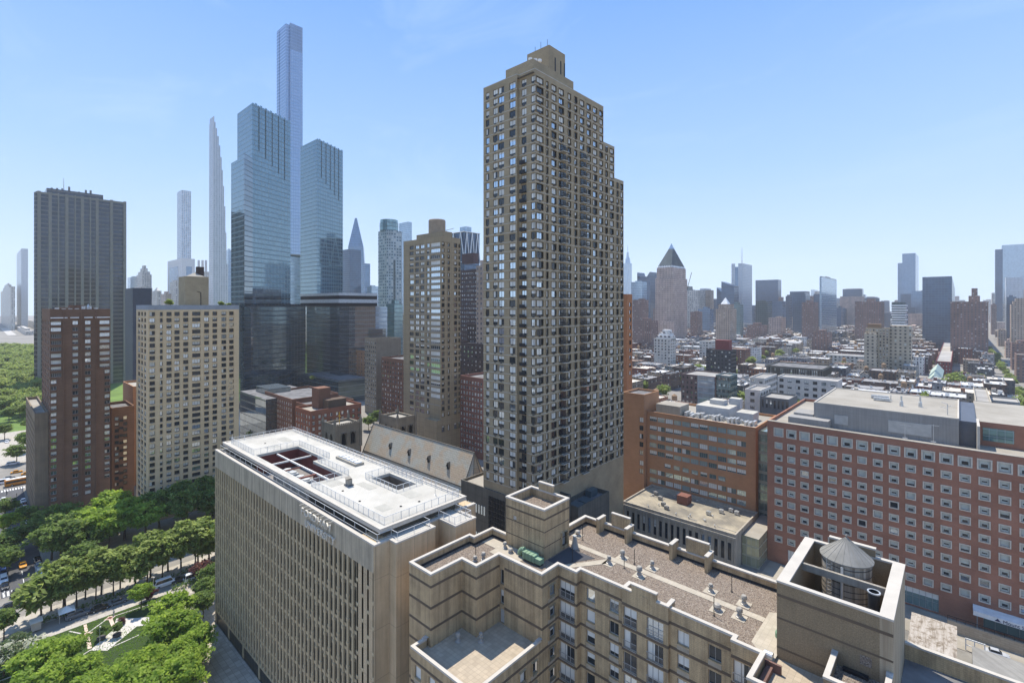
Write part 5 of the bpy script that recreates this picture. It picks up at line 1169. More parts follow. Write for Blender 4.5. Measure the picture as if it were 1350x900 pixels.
b = MB(); b.box(xl_, a1[0], a1[1], a1[1]+24, 0, 17.5, 0, 1); b.box(xl_, a1[0]-.6, a1[1]+.8, a1[1]+24, 17.5, 18.2, 1, 1); b.build('glass_body', [curtain('annex_glass', (.10,.14,.15), (.16,.19,.19), 3, 4.2, (.03,.04,.04), .2, .05, .6, .08), GREYROOF], o)
b = MB(); a2 = on_x(497, a1[0]+.5); b.box(a1[0]-30, a1[0]+.5, a1[1]+24.1, a2, 0, 6.5, 0, 1); b.box(a1[0]+.5, a1[0]+1.5, a1[1]+24.1, a2, -.0, 3, 0, 1); b.build('dark_wing', [TWD, GREYROOF], o)
o = thing('dark_glass_block', 'dark mirror glass block between the cream block and the brick houses, behind the white roof', 'building', (-215, 100, 0))
b = MB(); b.box(on_y(316,100), on_y(350.5,100), 100, 128, 0, 27, 0, 1); b.build('glass_body', [TWD, GREYROOF], o); b = MB(); b.box(on_y(322,100), on_y(338,100), 106, 118, 27, 30); b.build('roof_house', TWD, o)
# supertall
ax, ay = atd(378, 686); o = thing('glass_supertall', 'tallest blue glass supertall tower with ribbed crown', 'skyscraper', (ax, ay, 0)); CPT = curtain('sky_blue_glass', (.36,.46,.60), (.26,.34,.46), 2.6, 4.6, (.36,.42,.50), .2, .12, .6, .08, 0, .05)
xl_, yr_ = on_y(365, ay), on_x(399, ax)
b = MB(); b.box(xl_, ax-3, ay, yr_-2, 0, zt(30,686)); b.box(ax-3, ax, ay+5, yr_, 0, zt(28,686)); b.box(xl_+1, xl_+9, ay-.6, ay, 0, zt(33,686)); b.build('tower_body', CPT, o)
b = MB()
for i in range(11): y_ = ay+6+(yr_-ay-7)*i/10; b.box(ax, ax+.7, y_-.22, y_+.22, zt(62,686), zt(29,686))
b.build('crown_rib', plain('steel_blue_rib', (.40,.47,.57), .4, .5, .4), o)
high('framed_glass_tower', 'glass tower with pale frame seen in the gap between the twin towers', 380, 383, 398, 338, 560, S_PALEG, extra=tiers((.0,.0,3,FR_GREY)))
# spiky far tower and its neighbours
ax, ay = atd(468, 1100); o = thing('needle_top_tower', 'faceted glass tower tapering to a sloping needle top', 'skyscraper', (ax, ay, 0)); L = lambda px_, y_: (*atd(px_, 1100), zt(y_, 1100))
b = MB(); r1 = [(*atd(457,1100),0),(*atd(486,1100),0),(*atd(488,1150),0),(*atd(460,1150),0)]
r2 = [(*atd(459,1100),zt(325,1100)),(*atd(479,1100),zt(325,1100)),(*atd(480,1140),zt(325,1100)),(*atd(461,1140),zt(325,1100))]
r3 = [(*atd(468,1105),zt(287,1100)),(*atd(470.5,1105),zt(287,1100)),(*atd(471,1118),zt(290,1100)),(*atd(468.5,1118),zt(290,1100))]
b.loft([r1,r2,r3]); b.build('tower_body', S_BLUE, o)
high('blue_slab_tower', 'blue grey slab in front of the needle topped tower', 451, 461, 476, 329, 900, S_NAVY, extra=tiers())
high('blue_slab_tower', 'thin lower grey slab right of the needle topped tower', 474, 481, 488, 348, 950, S_BLUE, extra=tiers())
high('pale_glass_block', 'small pale block between roof garden and the balconied glass tower', 484, 490, 500, 378, 900, S_PALEG, 'building')
# balconied glass tower with round top
ax, ay = atd(512, 520); xl_, yr_ = on_y(496, ay), on_x(530, ax); zz = zt(303, 520)
o = thing('round_top_tower', 'greenish glass apartment tower with rounded lantern top left of the tan tower', 'apartment tower', (ax, ay, 0)); RTG = fac('balcony_glass_wall', (.42,.47,.46), (.10,.14,.16), 3.4, 3.2, .62, .55, bright=.3, wrough=.4)
b = MB(); b.prism([(xl_,ay+3),(xl_+4,ay),(ax-3,ay),(ax,ay+4),(ax,yr_),(xl_,yr_)], 0, zz, 0, 1); b.build('tower_body', [RTG, LTROOF], o)
b = MB(); cx, cy = (xl_+ax)/2, (ay+yr_)/2; b.lathe(cx, cy, [(10, zz), (10, zz+9), (9.4, zz+9.5), (9.4, zz+12.5)], 24); b.build('lantern', S_TEAL, o)
b = MB(); y_ = on_x(520, ax); b.box(ax-.1, ax+.25, y_-1.2, y_+1.2, zt(395,520), zt(342,520)); b.build('dark_slot', S_DKG, o)
high('pale_glass_block', 'far pale glass tower peeking right of the rounded lantern top', 526, 538, 543, 293, 1000, S_PALEG, extra=tiers())
high('pale_glass_block', 'lower grey glass building left of the tan tower base', 509, 520, 531, 402, 470, S_TEAL, 'building')
high('dark_glass_block', 'dark low block between mirror podium and tan tower', 508, 512, 532, 476, 330, TWD, 'building')
# diagrid tower
ax, ay = atd(612, 540); xl_, yr_ = on_y(584, ay), on_x(633, ax); o = thing('diagrid_tower', 'glass tower top with white triangular steel diagrid behind the tan tower', 'skyscraper', (ax, ay, 0))
z0, z1 = 60, zt(305, 540); b = MB(); b.box(xl_+1, ax-1, ay+1, yr_, z0, z1); b.build('tower_body', S_NAVY, o)
b = MB(); n_ = 3; zz = [zt(345,540), z1]
for i in range(n_):
    a, c = xl_+(ax-xl_)*i/n_, xl_+(ax-xl_)*(i+1)/n_; q = (a+c)/2
    b.tube((a,ay,zz[0]),(q,ay,zz[1]),.55,5); b.tube((q,ay,zz[1]),(c,ay,zz[0]),.55,5)
for i in range(n_):
    a, c = ay+(yr_-ay)*i/n_, ay+(yr_-ay)*(i+1)/n_; q = (a+c)/2
    b.tube((ax,a,zz[0]),(ax,q,zz[1]),.55,5); b.tube((ax,q,zz[1]),(ax,c,zz[0]),.55,5)
b.tube((xl_,ay,zz[1]),(ax,ay,zz[1]),.5,5); b.tube((ax,ay,zz[1]),(ax,yr_,zz[1]),.5,5); b.tube((xl_,ay,zz[0]),(ax,ay,zz[0]),.5,5); b.build('diagrid', WHITEP, o)
b = MB(); b.box((xl_+ax)/2+2, ax-6, ay+8, yr_-8, z1, z1+7); b.build('roof_house', S_PALEG, o)
b = MB(); b.tube((xl_+2,ay+4,z1),(xl_+2,ay+4,z1+5),.4,5); b.tube((xl_-5,ay+4,z1+5),(xl_+14,ay+4,z1+6),.4,5); b.build('maintenance_crane', METAL, o)
high('brown_block', 'dark brown box rising on the banded brick tower', 609, 624, 631, 336, 285, plain('dark_mauve_wall', (.13,.09,.085), .8), 'building', extra=tiers(), zb=100)
high('brown_block', 'small brown roof block left of the olive tower', 628, 640, 648, 352, 330, S_TAN, 'building')
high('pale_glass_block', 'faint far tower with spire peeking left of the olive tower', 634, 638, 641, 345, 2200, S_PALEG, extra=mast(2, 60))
# right-hand skyline: name, label, xL, xc, xR, ytop, distance, material, extra
def esb(o, x0, x1, y0, y1, z):
    b = MB(); cx, cy = (x0+x1)/2, (y0+y1)/2; b.lathe(cx, cy, [(15, z), (12, z+25), (7, z+35), (5, z+60), (1.2, z+64), (.4, z+100)], 10); b.build('spire', S_PALEG, o)
def crane(o, x0, x1, y0, y1, z):
    b = MB(); b.loft([[(x0,y0,z),(x1,y0,z),(x1,y1,z),(x0,y1,z)],[(x1-3,y0,z+22),(x1-2,y0,z+22),(x1-2,y1,z+22),(x1-3,y1,z+22)]]); b.build('sloping_top', S_DKG, o); b = MB(); b.tube((x1-2,y0,z+15),(x1+10,y0,z+58),.8,5); b.build('crane_jib', BLACKM, o)
def horns(o, x0, x1, y0, y1, z):
    b = MB(); w = x1-x0
    b.prism([(x0,y0),(x0+w*.25,y0),(x0+w*.25,y1),(x0,y1)], z, z+6); b.loft([[(x0,y0,z),(x0+w*.15,y0,z),(x0+w*.15,y1,z),(x0,y1,z)],[(x0,y0,z+16),(x0+1,y0,z+16),(x0+1,y1,z+16),(x0,y1,z+16)]]); b.loft([[(x1-w*.3,y0,z),(x1,y0,z),(x1,y1,z),(x1-w*.3,y1,z)],[(x1-1,y0,z+16),(x1,y0,z+16),(x1,y1,z+16),(x1-1,y1,z+16)]]); b.build('horned_top', S_NAVY, o)
def slant(o, x0, x1, y0, y1, z):
    b = MB(); b.loft([[(x0,y0,z),(x1,y0,z),(x1,y1,z),(x0,y1,z)],[(x0,y0,z+14),(x1,y0,z+1),(x1,y1,z+1),(x0,y1,z+14)]]); b.build('slanted_top', S_NAVY, o)
def nyt(o, x0, x1, y0, y1, z):
    b = MB(); b.box(x0-1,x0+8,y0-1,y0+.5,0,z+10); b.box(x1-9,x1+1,y0-1,y0+.5,0,z+10); b.box(x1-.5,x1+1,y0+1,y1,0,z+10); b.build('ceramic_screen', S_STONEG, o)
    b = MB(); b.tube(((x0+x1)/2,(y0+y1)/2,z),((x0+x1)/2,(y0+y1)/2,z+56),1.2,6,0,.4); b.build('mast', FR_GREY, o)
SK = [
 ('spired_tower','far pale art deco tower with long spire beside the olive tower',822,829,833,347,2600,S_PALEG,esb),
 ('glass_office_tower','blue horned tower left of the pyramid topped tower',840,857,866,366,1350,S_NAVY,horns),
 ('glass_office_tower','blue step of the horned tower, just right of the olive tower',834,846,852,376,1250,S_NAVY,None),
 ('glass_office_tower','pale banded block below the horned tower',832,846,853,372,1100,S_PALEG,None),
 ('mauve_block','mauve brick block behind the bright orange tower edge',834,846,855,396,800,S_BRICK,None),
 ('mauve_block','broad mauve block at the foot of the pyramid topped tower on its left',836,858,868,424,720,S_BRICK,None),
 ('glass_office_tower','dark green sloping tower with crane jib right of the pyramid tower',903,907,914,388,1300,S_DKG,crane),
 ('glass_office_tower','half built dark floors behind the crane',911,916,918,384,1350,S_TAN,None),
 ('glass_office_tower','pale tower with blue middle between crane and white pyramid roof',921,932,939,384,1500,S_PALEG,tiers((.1,.1,9,S_STONEG))),
 ('glass_office_tower','lower blue glass slab below the pale tower',920,936,941,408,1100,S_BLUE,None),
 ('glass_office_tower','grey block left of the white pyramid roof',910,920,926,412,1000,S_BRICK,None),
 ('glass_office_tower','slanted navy tower left of the masted tower',945,952,957,386,1250,S_NAVY,slant),
 ('glass_office_tower','navy tower with folded side next to the masted tower',951,968,974,378,1200,S_NAVY,slant),
 ('masted_tower','grey tower with ceramic screens and tall thin mast',965,978,991,352,1300,S_BLUE,nyt),
 ('glass_office_tower','dark teal wall below the masted tower on its left',964,976,980,402,950,S_TEAL,None),
 ('navy_slab','broad flat navy slab right of the masted tower',996,1026,1030,369,1550,S_NAVY,tiers()),
 ('dark_glass_block','dark green glass block in front of the broad navy slab',996,1012,1018,398,1000,S_DKG,None),
 ('mauve_block','pinkish brick block beneath the broad navy slab',1013,1030,1036,420,950,S_PINK,None),
 ('mauve_block','dusky low brick block left of the pinkish one',985,1004,1012,430,900,S_BRICK,None),
 ('slim_tower','slim grey tower between the navy slab and its darker neighbour',1036,1041,1044,391,1200,S_NAVY,tiers((.2,.2,5,S_NAVY))),
 ('navy_slab','dark blue tower with notched roof behind the mauve brick tower',1045,1062,1068,388,1100,S_NAVY,tiers((.05,.1,4,S_NAVY))),
 ('mauve_block','tall mauve brick tower in front of the notched dark blue tower',1057,1072,1079,399,900,S_BRICK,None),
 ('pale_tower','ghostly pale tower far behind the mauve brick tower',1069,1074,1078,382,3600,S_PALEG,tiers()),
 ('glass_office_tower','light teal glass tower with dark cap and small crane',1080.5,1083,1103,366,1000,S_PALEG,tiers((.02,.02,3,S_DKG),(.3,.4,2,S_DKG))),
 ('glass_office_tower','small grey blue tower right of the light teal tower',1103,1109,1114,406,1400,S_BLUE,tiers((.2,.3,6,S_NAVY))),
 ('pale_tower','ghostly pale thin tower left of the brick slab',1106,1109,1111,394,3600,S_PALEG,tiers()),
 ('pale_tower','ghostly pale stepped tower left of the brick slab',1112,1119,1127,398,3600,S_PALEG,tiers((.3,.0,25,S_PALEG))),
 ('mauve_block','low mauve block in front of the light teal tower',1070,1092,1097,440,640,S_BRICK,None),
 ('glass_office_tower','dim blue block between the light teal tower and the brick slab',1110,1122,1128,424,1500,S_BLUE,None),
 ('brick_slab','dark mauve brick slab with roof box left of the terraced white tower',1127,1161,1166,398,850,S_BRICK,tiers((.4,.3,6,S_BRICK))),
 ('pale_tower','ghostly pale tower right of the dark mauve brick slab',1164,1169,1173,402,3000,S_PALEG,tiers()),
 ('blue_slab_tower','shorter edge of the tall smooth blue tower',1183.5,1190,1193,347,1750,S_BLUE,tiers()),
 ('blue_slab_tower','tall smooth blue glass tower with sharp edges',1189.5,1207,1211,334,1700,S_BLUE,tiers()),
 ('dark_glass_block','wide dark blue glass slab with pale roof box',1216,1255,1259,365,800,S_NAVY,tiers((.3,.15,4.5,S_STONEG))),
 ('brick_slab','broad dark purple brick slab with two roof boxes',1254,1299,1303,399,700,S_BRICK,tiers((.5,.2,9,S_BRICK),(.58,.26,10,S_BRICK))),
 ('mauve_block','pale pink block between the smooth blue tower and the dark slab',1196,1210,1217,432,1200,S_PINK,None),
 ('mauve_block','thin mauve tower left of the right hand glass cluster',1306,1313,1314,402,1300,S_BRICK,None),
 ('navy_slab','narrow navy tower at the left of the right hand glass cluster',1312,1322,1322,329,1400,S_NAVY,tiers()),
 ('glass_office_tower','huge pale glass tower at the right edge',1321,1420,1420,318,1500,S_PALEG,tiers((.4,0,12,S_PALEG))),
 ('pale_tower','pale glass tower in front of the huge one at the right edge',1326,1349,1349,366,1150,S_STONEG,tiers((.05,.9,8,S_STONEG))),
 ('navy_slab','dark narrow block beside the beige striped tower at right',1327,1340,1340,392,900,S_NAVY,None),
 ('mauve_block','beige tower with rounded bays at the right edge',1333,1358,1358,402,780,S_TAN,tiers((.12,.1,6,S_TAN),(.25,.2,5,S_TAN))),
 ('mauve_block','low orange tan block right of the avenue',1316,1327,1327,436,900,S_TAN,None),
 ('mauve_block','orange brick block at the avenue corner on the right',1326,1334,1334,452,700,S_PINK,None),
 ('mauve_block','low mauve house on the right side of the avenue',1334,1362,1362,455,560,S_BRICK,None),
 ('mauve_block','nearer red brown house on the right side of the avenue',1340,1370,1370,470,470,S_BRICK,None)]
for a in SK: high(a[0], a[1], a[2], a[3], a[4], a[5], a[6], a[7], 'skyscraper' if a[5] < 400 else 'building', a[8])
# pyramid topped tower
ax, ay = atd(887, 900); xl_, yr_ = on_y(864, ay), on_x(906, ax); zz = zt(366, 900)
o = thing('pyramid_top_tower', 'pinkish masonry tower with green copper pyramid roof', 'skyscraper', (ax, ay, 0)); w = ax-xl_
b = MB(); b.box(xl_, ax, ay, yr_, 0, zz); b.box(xl_+2, ax-2, ay+2, yr_-2, zz, zt(352, 900)); b.box(xl_+w*.55, ax+.6, ay-.6, ay+12, 0, zt(367,900)); b.build('tower_body', S_PINK, o)
z0 = zt(352, 900); cx, cy = (xl_+ax)/2, (ay+yr_)/2
b = MB(); b.loft([[(xl_+3,ay+3,z0),(ax-3,ay+3,z0),(ax-3,yr_-3,z0),(xl_+3,yr_-3,z0)],[(xl_+4,ay+4,z0+4),(ax-4,ay+4,z0+4),(ax-4,yr_-4,z0+4),(xl_+4,yr_-4,z0+4)]]); b.build('attic', S_WHITE, o)
b = MB(); b.loft([[(xl_+4,ay+4,z0+4),(ax-4,ay+4,z0+4),(ax-4,yr_-4,z0+4),(xl_+4,yr_-4,z0+4)],[(cx-4,cy-4,z0+37),(cx+4,cy-4,z0+37),(cx+4,cy+4,z0+37),(cx-4,cy+4,z0+37)]])
b.build('pyramid_roof', fac('copper_roof', (.065,.085,.09), (.03,.04,.04), 4.5, 9, .3, .2, bright=0), o)
b = MB(); b.loft([[(cx-4,cy-4,z0+37),(cx+4,cy-4,z0+37),(cx+4,cy+4,z0+37),(cx-4,cy+4,z0+37)],[(cx-.1,cy-.1,z0+48),(cx+.1,cy-.1,z0+48),(cx+.1,cy+.1,z0+48),(cx-.1,cy+.1,z0+48)]]); b.build('glass_tip', S_PALEG, o)
b = MB(); b.box(xl_+w*.6, ax+8, ay-14, ay-.7, 0, zt(424,880)); b.build('lower_wing', S_PINK, o)
ax, ay = atd(962, 800); xl_, yr_ = on_y(943.5, ay), on_x(971, ax); zz = zt(404, 800)
o = thing('white_pyramid_tower', 'tan grid apartment tower with small white pyramid roof', 'apartment tower', (ax, ay, 0)); b = MB(); b.box(xl_, ax, ay, yr_, 0, zz-4); b.box(xl_+3, ax-3, ay+3, yr_-3, zz-4, zz+4); b.build('tower_body', S_TAN, o)
b = MB(); cx, cy = (xl_+ax)/2-1, (ay+yr_)/2; b.loft([[(cx-6,cy-6,zz+4),(cx+6,cy-6,zz+4),(cx+6,cy+6,zz+4),(cx-6,cy+6,zz+4)],[(cx-.2,cy-.2,zz+15),(cx+.2,cy-.2,zz+15),(cx+.2,cy+.2,zz+15),(cx-.2,cy+.2,zz+15)]]); b.build('pyramid_roof', WHITEP, o)
# terraced white tower
ax, ay = atd(1188, 700); xl_, yr_ = on_y(1173, ay), on_x(1196, ax) ; yr_ = ay+26; o = thing('terraced_tower', 'white apartment tower with wavy balcony terraces behind the beige stepped block', 'apartment tower', (ax, ay, 0))
b = MB(); b.box(xl_+2, ax+4, ay+2, yr_, 0, zt(398,700)); b.build('tower_body', S_DKG, o); b = MB()
for k in range(14): z = zt(400,700)-3-k*3.4; b.box(xl_+(k%3)*.8+1, ax+6-(k%2)*1.2, ay-(k%3)*.8, yr_+1, z-.7, z+.9)
b.build('balcony_terrace', S_WHITE if False else WHITEP, o)
# ---- nearer named blocks in the low quarter
def mid(name, label, xL, xc, xR, yt, d, m, ww, pitch, seed, roofm=LTROOF, extra=None, cat='building', frm=None):
    X1, Y0 = atd(xc, d); x0 = on_y(xL, Y0); y1 = on_x(xR, X1) if xR > xc else Y0+18
    z = zt(yt, d); o = thing(name, label, cat, ((x0+X1)/2, (Y0+y1)/2, 0)); b = MB()
    na = max(1, int((X1-x0)/(ww*1.9))); nb = max(1, int((y1-Y0)/(ww*1.9))); k = max(1, int((z-2)/pitch)); rr = rows(z-1.2, pitch, pitch*.52, k)
    wa = grid('x', Y0, [(x0+(X1-x0)*(i+.5)/na-ww/2, x0+(X1-x0)*(i+.5)/na+ww/2) for i in range(na)], rr, -1)
    wb = grid('y', X1, [(Y0+(y1-Y0)*(i+.5)/nb-ww/2, Y0+(y1-Y0)*(i+.5)/nb+ww/2) for i in range(nb)], rr, 1) if xR > xc else []
    mass(b, x0, X1, Y0, y1, 0, z, wa, wb, .3, .7); b.build('wall', [m, roofm], o); put_windows(o, wa+wb, frm or WIN_A, 70, 2, 1, .1, False, (6,2,1,1,1,1,1), seed=seed, rec=.3)
    if extra: extra(o, x0, X1, Y0, y1, z)
    NAMED.append((x0-3, X1+3, Y0-6, y1+4)); return o
NAMED = []
WLT = plain('white_stucco', (.60,.55,.48), .8)
def step3(o, x0, x1, y0, y1, z):
    w = x1-x0
    for i, (a, c, h) in enumerate([(.12,.0,3.2),(.25,.1,6.4),(.42,.2,9.6)]):
        b = MB(); b.box(x0+w*a, x1-w*c, y0+1.5*i+1, y1-.6*i-.5, z-.9+(0 if i == 0 else (3.2*i+.1)), z+h); b.build('stepped_storey', S_WHITE, o)
mid('white_stepped_building', 'white stepped apartment building with dark square windows beneath the pyramid tower', 862, 884, 891, 447, 520, WLT, 1.8, 3.1, 201, extra=step3, cat='apartment building')
mid('white_grid_building', 'white grid office block left of the dark block with red roof house', 922, 938, 946, 450, 600, WLT, 1.8, 3.3, 202)
def redtop(o, x0, x1, y0, y1, z):
    b = MB(); w = x1-x0; b.box(x0+w*.32, x1-w*.12, y0+3, y1-3, z-.7, z+8.5); b.build('red_roof_house', plain('maroon_wall', (.20,.05,.045), .8), o)
mid('dark_loft_building', 'dark grey loft block with maroon roof house', 931, 964, 970.5, 462, 430, plain('charcoal_wall', (.06,.06,.062), .7), 1.5, 3.4, 203, extra=redtop)
def glass3(o, x0, x1, y0, y1, z):
    b = MB(); w = x1-x0; b.box(x0+w*.5, x1-.3, y0-.7, y0-.05, 2, z-.3); b.build('glass_front', S_PALEG, o)
mid('glass_front_building', 'low brown building with pale blue glass front behind the orange wing', 898, 943, 961, 497, 330, plain('red_grey_wall', (.16,.11,.10), .8), 1.4, 3.4, 204, LTROOF, glass3)
mid('glass_cube_building', 'bright teal glass cube building behind the pale blue plant roof', 943.5, 962, 972, 496, 325, S_TEAL, .8, 4.0, 205, LTROOF)
mid('white_loft_building', 'white loft building with big square windows behind the hospital left corner', 982, 1002, 1016, 515, 262, WLT, 2.2, 3.6, 206, LTROOF)
mid('white_loft_building', 'white stucco house with tall blank side behind the white loft', 988, 1008, 1024, 499, 300, WLT, 2.0, 3.6, 207, LTROOF)
mid('white_strip_building', 'long low white building with wide dark window bays behind the hospital penthouse', 1025, 1104, 1104, 503, 315, WLT, 2.6, 4.2, 208, LTROOF)
mid('grey_ribbed_hall', 'long olive grey ribbed hall with penthouse behind the long white building', 1010, 1084, 1096, 487, 345, stained('olive_grey_wall', (.20,.185,.15), (.14,.13,.105)), .7, 9, 209, GREYROOF)
mid('white_house', 'small pale house with ribbed dark front behind the hospital corner', 1003, 1040, 1040, 527, 250, plain('ribbed_grey_wall', (.13,.135,.135), .7), .9, 8, 210, LTROOF)
def beige(o, x0, x1, y0, y1, z):
    w, l = x1-x0, y1-y0
    b = MB(); b.box(x0+1, x0+w*.62, y0+l*.3, y1-1, z-.7, z+4); b.build('roof_house', plain('rust_roof_house', (.22,.14,.08), .8), o)
    b = MB(); b.box(x1+.01, x1+16, y0+8, y1+6, 0, z+2.6, 0); b.build('right_wing', S_BEIGE, o)
    b = MB(); b.box(x0-.5, x0+w*.5, y0-5, y0-.02, 0, z-5); b.build('front_bay', S_BEIGE, o)
    b = MB(); b.box(x1-6, x1+17, y0-8, y0-.05, 0, 10); b.build('low_wing', WLT, o)
mid('beige_stepped_building', 'beige stepped apartment block with small dark square windows at right', 1141, 1172, 1172, 433, 470, stained('beige_wall', (.47,.39,.28), (.37,.30,.21)), 1.3, 2.9, 211, LTROOF, beige, 'apartment building')
mid('white_low_building', 'cream blank sided house above the red hospital roof at right', 1284, 1300, 1306, 512, 300, stained('cream_side_wall', (.50,.44,.34), (.40,.35,.27)), .9, 3.2, 212, LTROOF)
mid('long_grey_terrace', 'long grey terrace with balconies above the red hospital roof at right', 1296, 1345, 1345, 531, 275, plain('grey_terrace_wall', (.30,.29,.27), .8), 3.2, 3.6, 213, LTROOF)
mid('white_warehouse', 'long low white warehouse left of the beige stepped block', 1088, 1138, 1142, 470, 540, WLT, 2.0, 3.5, 214, LTROOF)
mid('red_brick_house', 'squat red brick house in the middle of the low quarter', 1234, 1254, 1258, 477, 520, plain('squat_red_brick', (.24,.06,.055), .9), 1.2, 3.3, 215, LTROOF)
mid('green_gable_hall', 'hall with pale green gabled roof among the low houses', 1222, 1240, 1244, 505, 420, plain('dark_gable_wall', (.10,.08,.07), .9), 1.2, 3.3, 216, LTROOF, lambda o, x0, x1, y0, y1, z: [MB().loft([[(x0-.5,y0-.5,z+.2),(x1+.5,y0-.5,z+.2),(x1+.5,y1,z+.2),(x0-.5,y1,z+.2)],[((x0+x1)/2-.05,y0-.5,z+6.5),((x0+x1)/2+.05,y0-.5,z+6.5),((x0+x1)/2+.05,y1,z+6.5),((x0+x1)/2-.05,y1,z+6.5)]]).build('gable_roof', plain('verdigris_roof', (.42,.50,.42), .7), o)])
# ---- low quarter: rows of walk-ups, each its own building
WALLS = [('red brick',(.20,.085,.06)),('dark brown brick',(.15,.10,.075)),('tan brick',(.34,.26,.18)),('grey',(.28,.27,.26)),('cream',(.52,.46,.37)),('white',(.64,.62,.58)),('charcoal',(.12,.115,.11)),('rust brick',(.26,.13,.08))]
WM = [facade('walkup_wall_'+n.replace(' ','_'), c, (.05,.05,.055), 2.6, 3.1, .42, .52, bright=.2) for n, c in WALLS]
ROOFS = [('white',(.58,.57,.54)),('pale grey',(.52,.51,.49)),('cream',(.62,.55,.45)),('dark',(.10,.095,.09)),('grey',(.28,.27,.26)),('silver',(.50,.51,.52)),('brown',(.24,.17,.13))]
RM = [plain('walkup_roof_'+n.replace(' ','_'), c, .9, var=.3, sc=.3) for n, c in ROOFS]
TANKW = plain('tank_cedar', (.26,.17,.10), .9)
R4 = random.Random(42); lots = []
Yb = 212.0; row = 0
while Yb < 1700:
    for half in (0, 1):
        y0 = Yb + (0 if half == 0 else 29); dpt = 20 if Yb < 800 else 23
        x = -.62*Yb-30
        while x < .09*Yb+6:
            w = R4.choice((6.5,8,10,12,15,18,24)) * (1.0 if Yb < 500 else 1.35)
            x1 = x+w
            if not (x1 > -188 and x < -160) and not (x1 > 33 and x < 62): lots.append((x, x1-.05, y0+R4.random()*1.5, y0+dpt+R4.random()*4, row, half))
            x = x1
    Yb += 68; row += 1
def inview(x0, x1, y0, y1):
    d = dep(x1, y0)
    if d < 50: return False
    p0 = 675+645*(CP*x0+SP*y0)/dep(x0, y0); p1 = 675+645*(CP*x1+SP*y0)/d
    return p1 > 829 and p0 < 1352
lots = [l for l in lots if inview(*l[:4]) and not any(l[0] < q[1] and l[1] > q[0] and l[2] < q[3] and l[3] > q[2] for q in NAMED) and not (l[0] < 34 and l[1] > -96 and l[2] < 214)]
lots.sort(key=lambda l: dep(l[1], l[2]))
big = MB(); seen = {}
ORD = ['first','second','third','fourth','fifth','sixth','seventh','eighth','ninth','tenth','eleventh','twelfth','thirteenth']
for i, (x0, x1, y0, y1, rw, hf) in enumerate(lots):
    st_ = R4.choice((3,4,4,5,5,6)); z = st_*2.9+1.5+R4.random(); wi = R4.choices(range(8), (5,5,4,4,2,2,3,3))[0]; ri = R4.choices(range(7), (3,4,3,3,4,2,3))[0]
    cx, cy = (x0+x1)/2, (y0+y1)/2
    if i < 285:
        ex = R4.choice(('stair hut','stair hut','water tank','skylights','two huts','skylights'))
        sd = 'near' if hf == 0 else 'rear'
        lb = f'{WALLS[wi][0]} {["","","","three","four","five","six"][st_]}-storey walk-up, {ROOFS[ri][0]} roof with {ex}, {sd} side of {ORD[min(rw,12)]} block'
        o = thing('walkup_building', lb, 'low building', (x0, y0, 0), 'walk-up buildings of the low quarter')
        b = MB(); b.box(x0,x1,y0,y1,0,z-.05); b.build('wall', WM[wi], o)
        b = MB(); strip(b, [(x0,y0),(x1,y0),(x1,y1),(x0,y1)], .04, .35, z-.05, z+.6, True, 1); b.poly([(x0+.1,y0+.1,z+.05),(x1-.1,y0+.1,z+.05),(x1-.1,y1-.1,z+.05),(x0+.1,y1-.1,z+.05)], 0); b.build('roof', [RM[ri], WM[wi]], o)
        def hut(a, c): h = MB(); h.box(a, a+2.2, c, c+3.0, z+.06, z+2.7); h.poly([(a-.1,c-.1,z+2.75),(a+2.3,c-.1,z+2.75),(a+2.3,c+3.1,z+2.75),(a-.1,c+3.1,z+2.75)], 1); h.build('stair_hut', [WM[R4.randrange(8)], RM[R4.randrange(7)]], o)
        if ex in ('stair hut', 'two huts'): hut(x0+.8+R4.random()*max(.1,(x1-x0-4)), y0+4+R4.random()*8)
        if ex == 'two huts': hut(x0+.6, y1-5)
        if ex == 'water tank':
            h = MB(); a, c = cx, cy+2
            for sx in (-1,1):
                for sy in (-1,1): h.box(a+sx*1.1-.1,a+sx*1.1+.1,c+sy*1.1-.1,c+sy*1.1+.1,z+.05,z+2.4)
            h.lathe(a, c, [(1.7,z+2.4),(1.65,z+5.2),(1.8,z+5.2),(.1,z+6.4)], 14); h.build('water_tank', TANKW, o)
        if ex == 'skylights':
            h = MB()
            for q in range(3): h.box(cx-1.2, cx+.8, y0+3+q*5, y0+4.6+q*5, z+.06, z+.7)
            h.build('skylight', METAL, o)
        c_ = MB()
        for q in range(R4.randrange(2,6)): a = x0+.6+R4.random()*(x1-x0-1.4); c2 = y0+1+R4.random()*(y1-y0-3); c_.box(a,a+.5+R4.random()*.8,c2,c2+.5+R4.random(),z+.06,z+.8+R4.random()*1.0)
        c_.build('chimney', RM[R4.randrange(7)], o)
    else:
        big.box(x0,x1,y0,y1,0,z,wi,8+ri); a = x0+1+R4.random()*(x1-x0)*.5; big.box(a,a+3,y0+4,y0+9,z,z+2.8,wi,8+R4.randrange(7))
tag(big.build('distant_low_buildings', WM+RM, None), 'hazy mass of far low rooftops beyond the walk-up blocks', 'low buildings', None, 'stuff')
# the city behind the viewpoint, seen mirrored in the glass towers
rb = MB(); R8 = random.Random(8)
for i in range(80):
    x = R8.uniform(-900, 500); y = R8.uniform(-1100, -130); w = R8.uniform(18, 45); rb.box(x, x+w, y, y+R8.uniform(15,40), 0, R8.choice((15,20,30,40,50,65,85)), R8.randrange(6), 6)
RBM = [S_BRICK, S_TAN, S_PINK, S_BEIGE, S_MASON, S_DKG, LTROOF]
tag(rb.build('mirrored_city_blocks', RBM, None), 'city blocks mirrored in the glass tower bases', 'buildings', None, 'stuff')
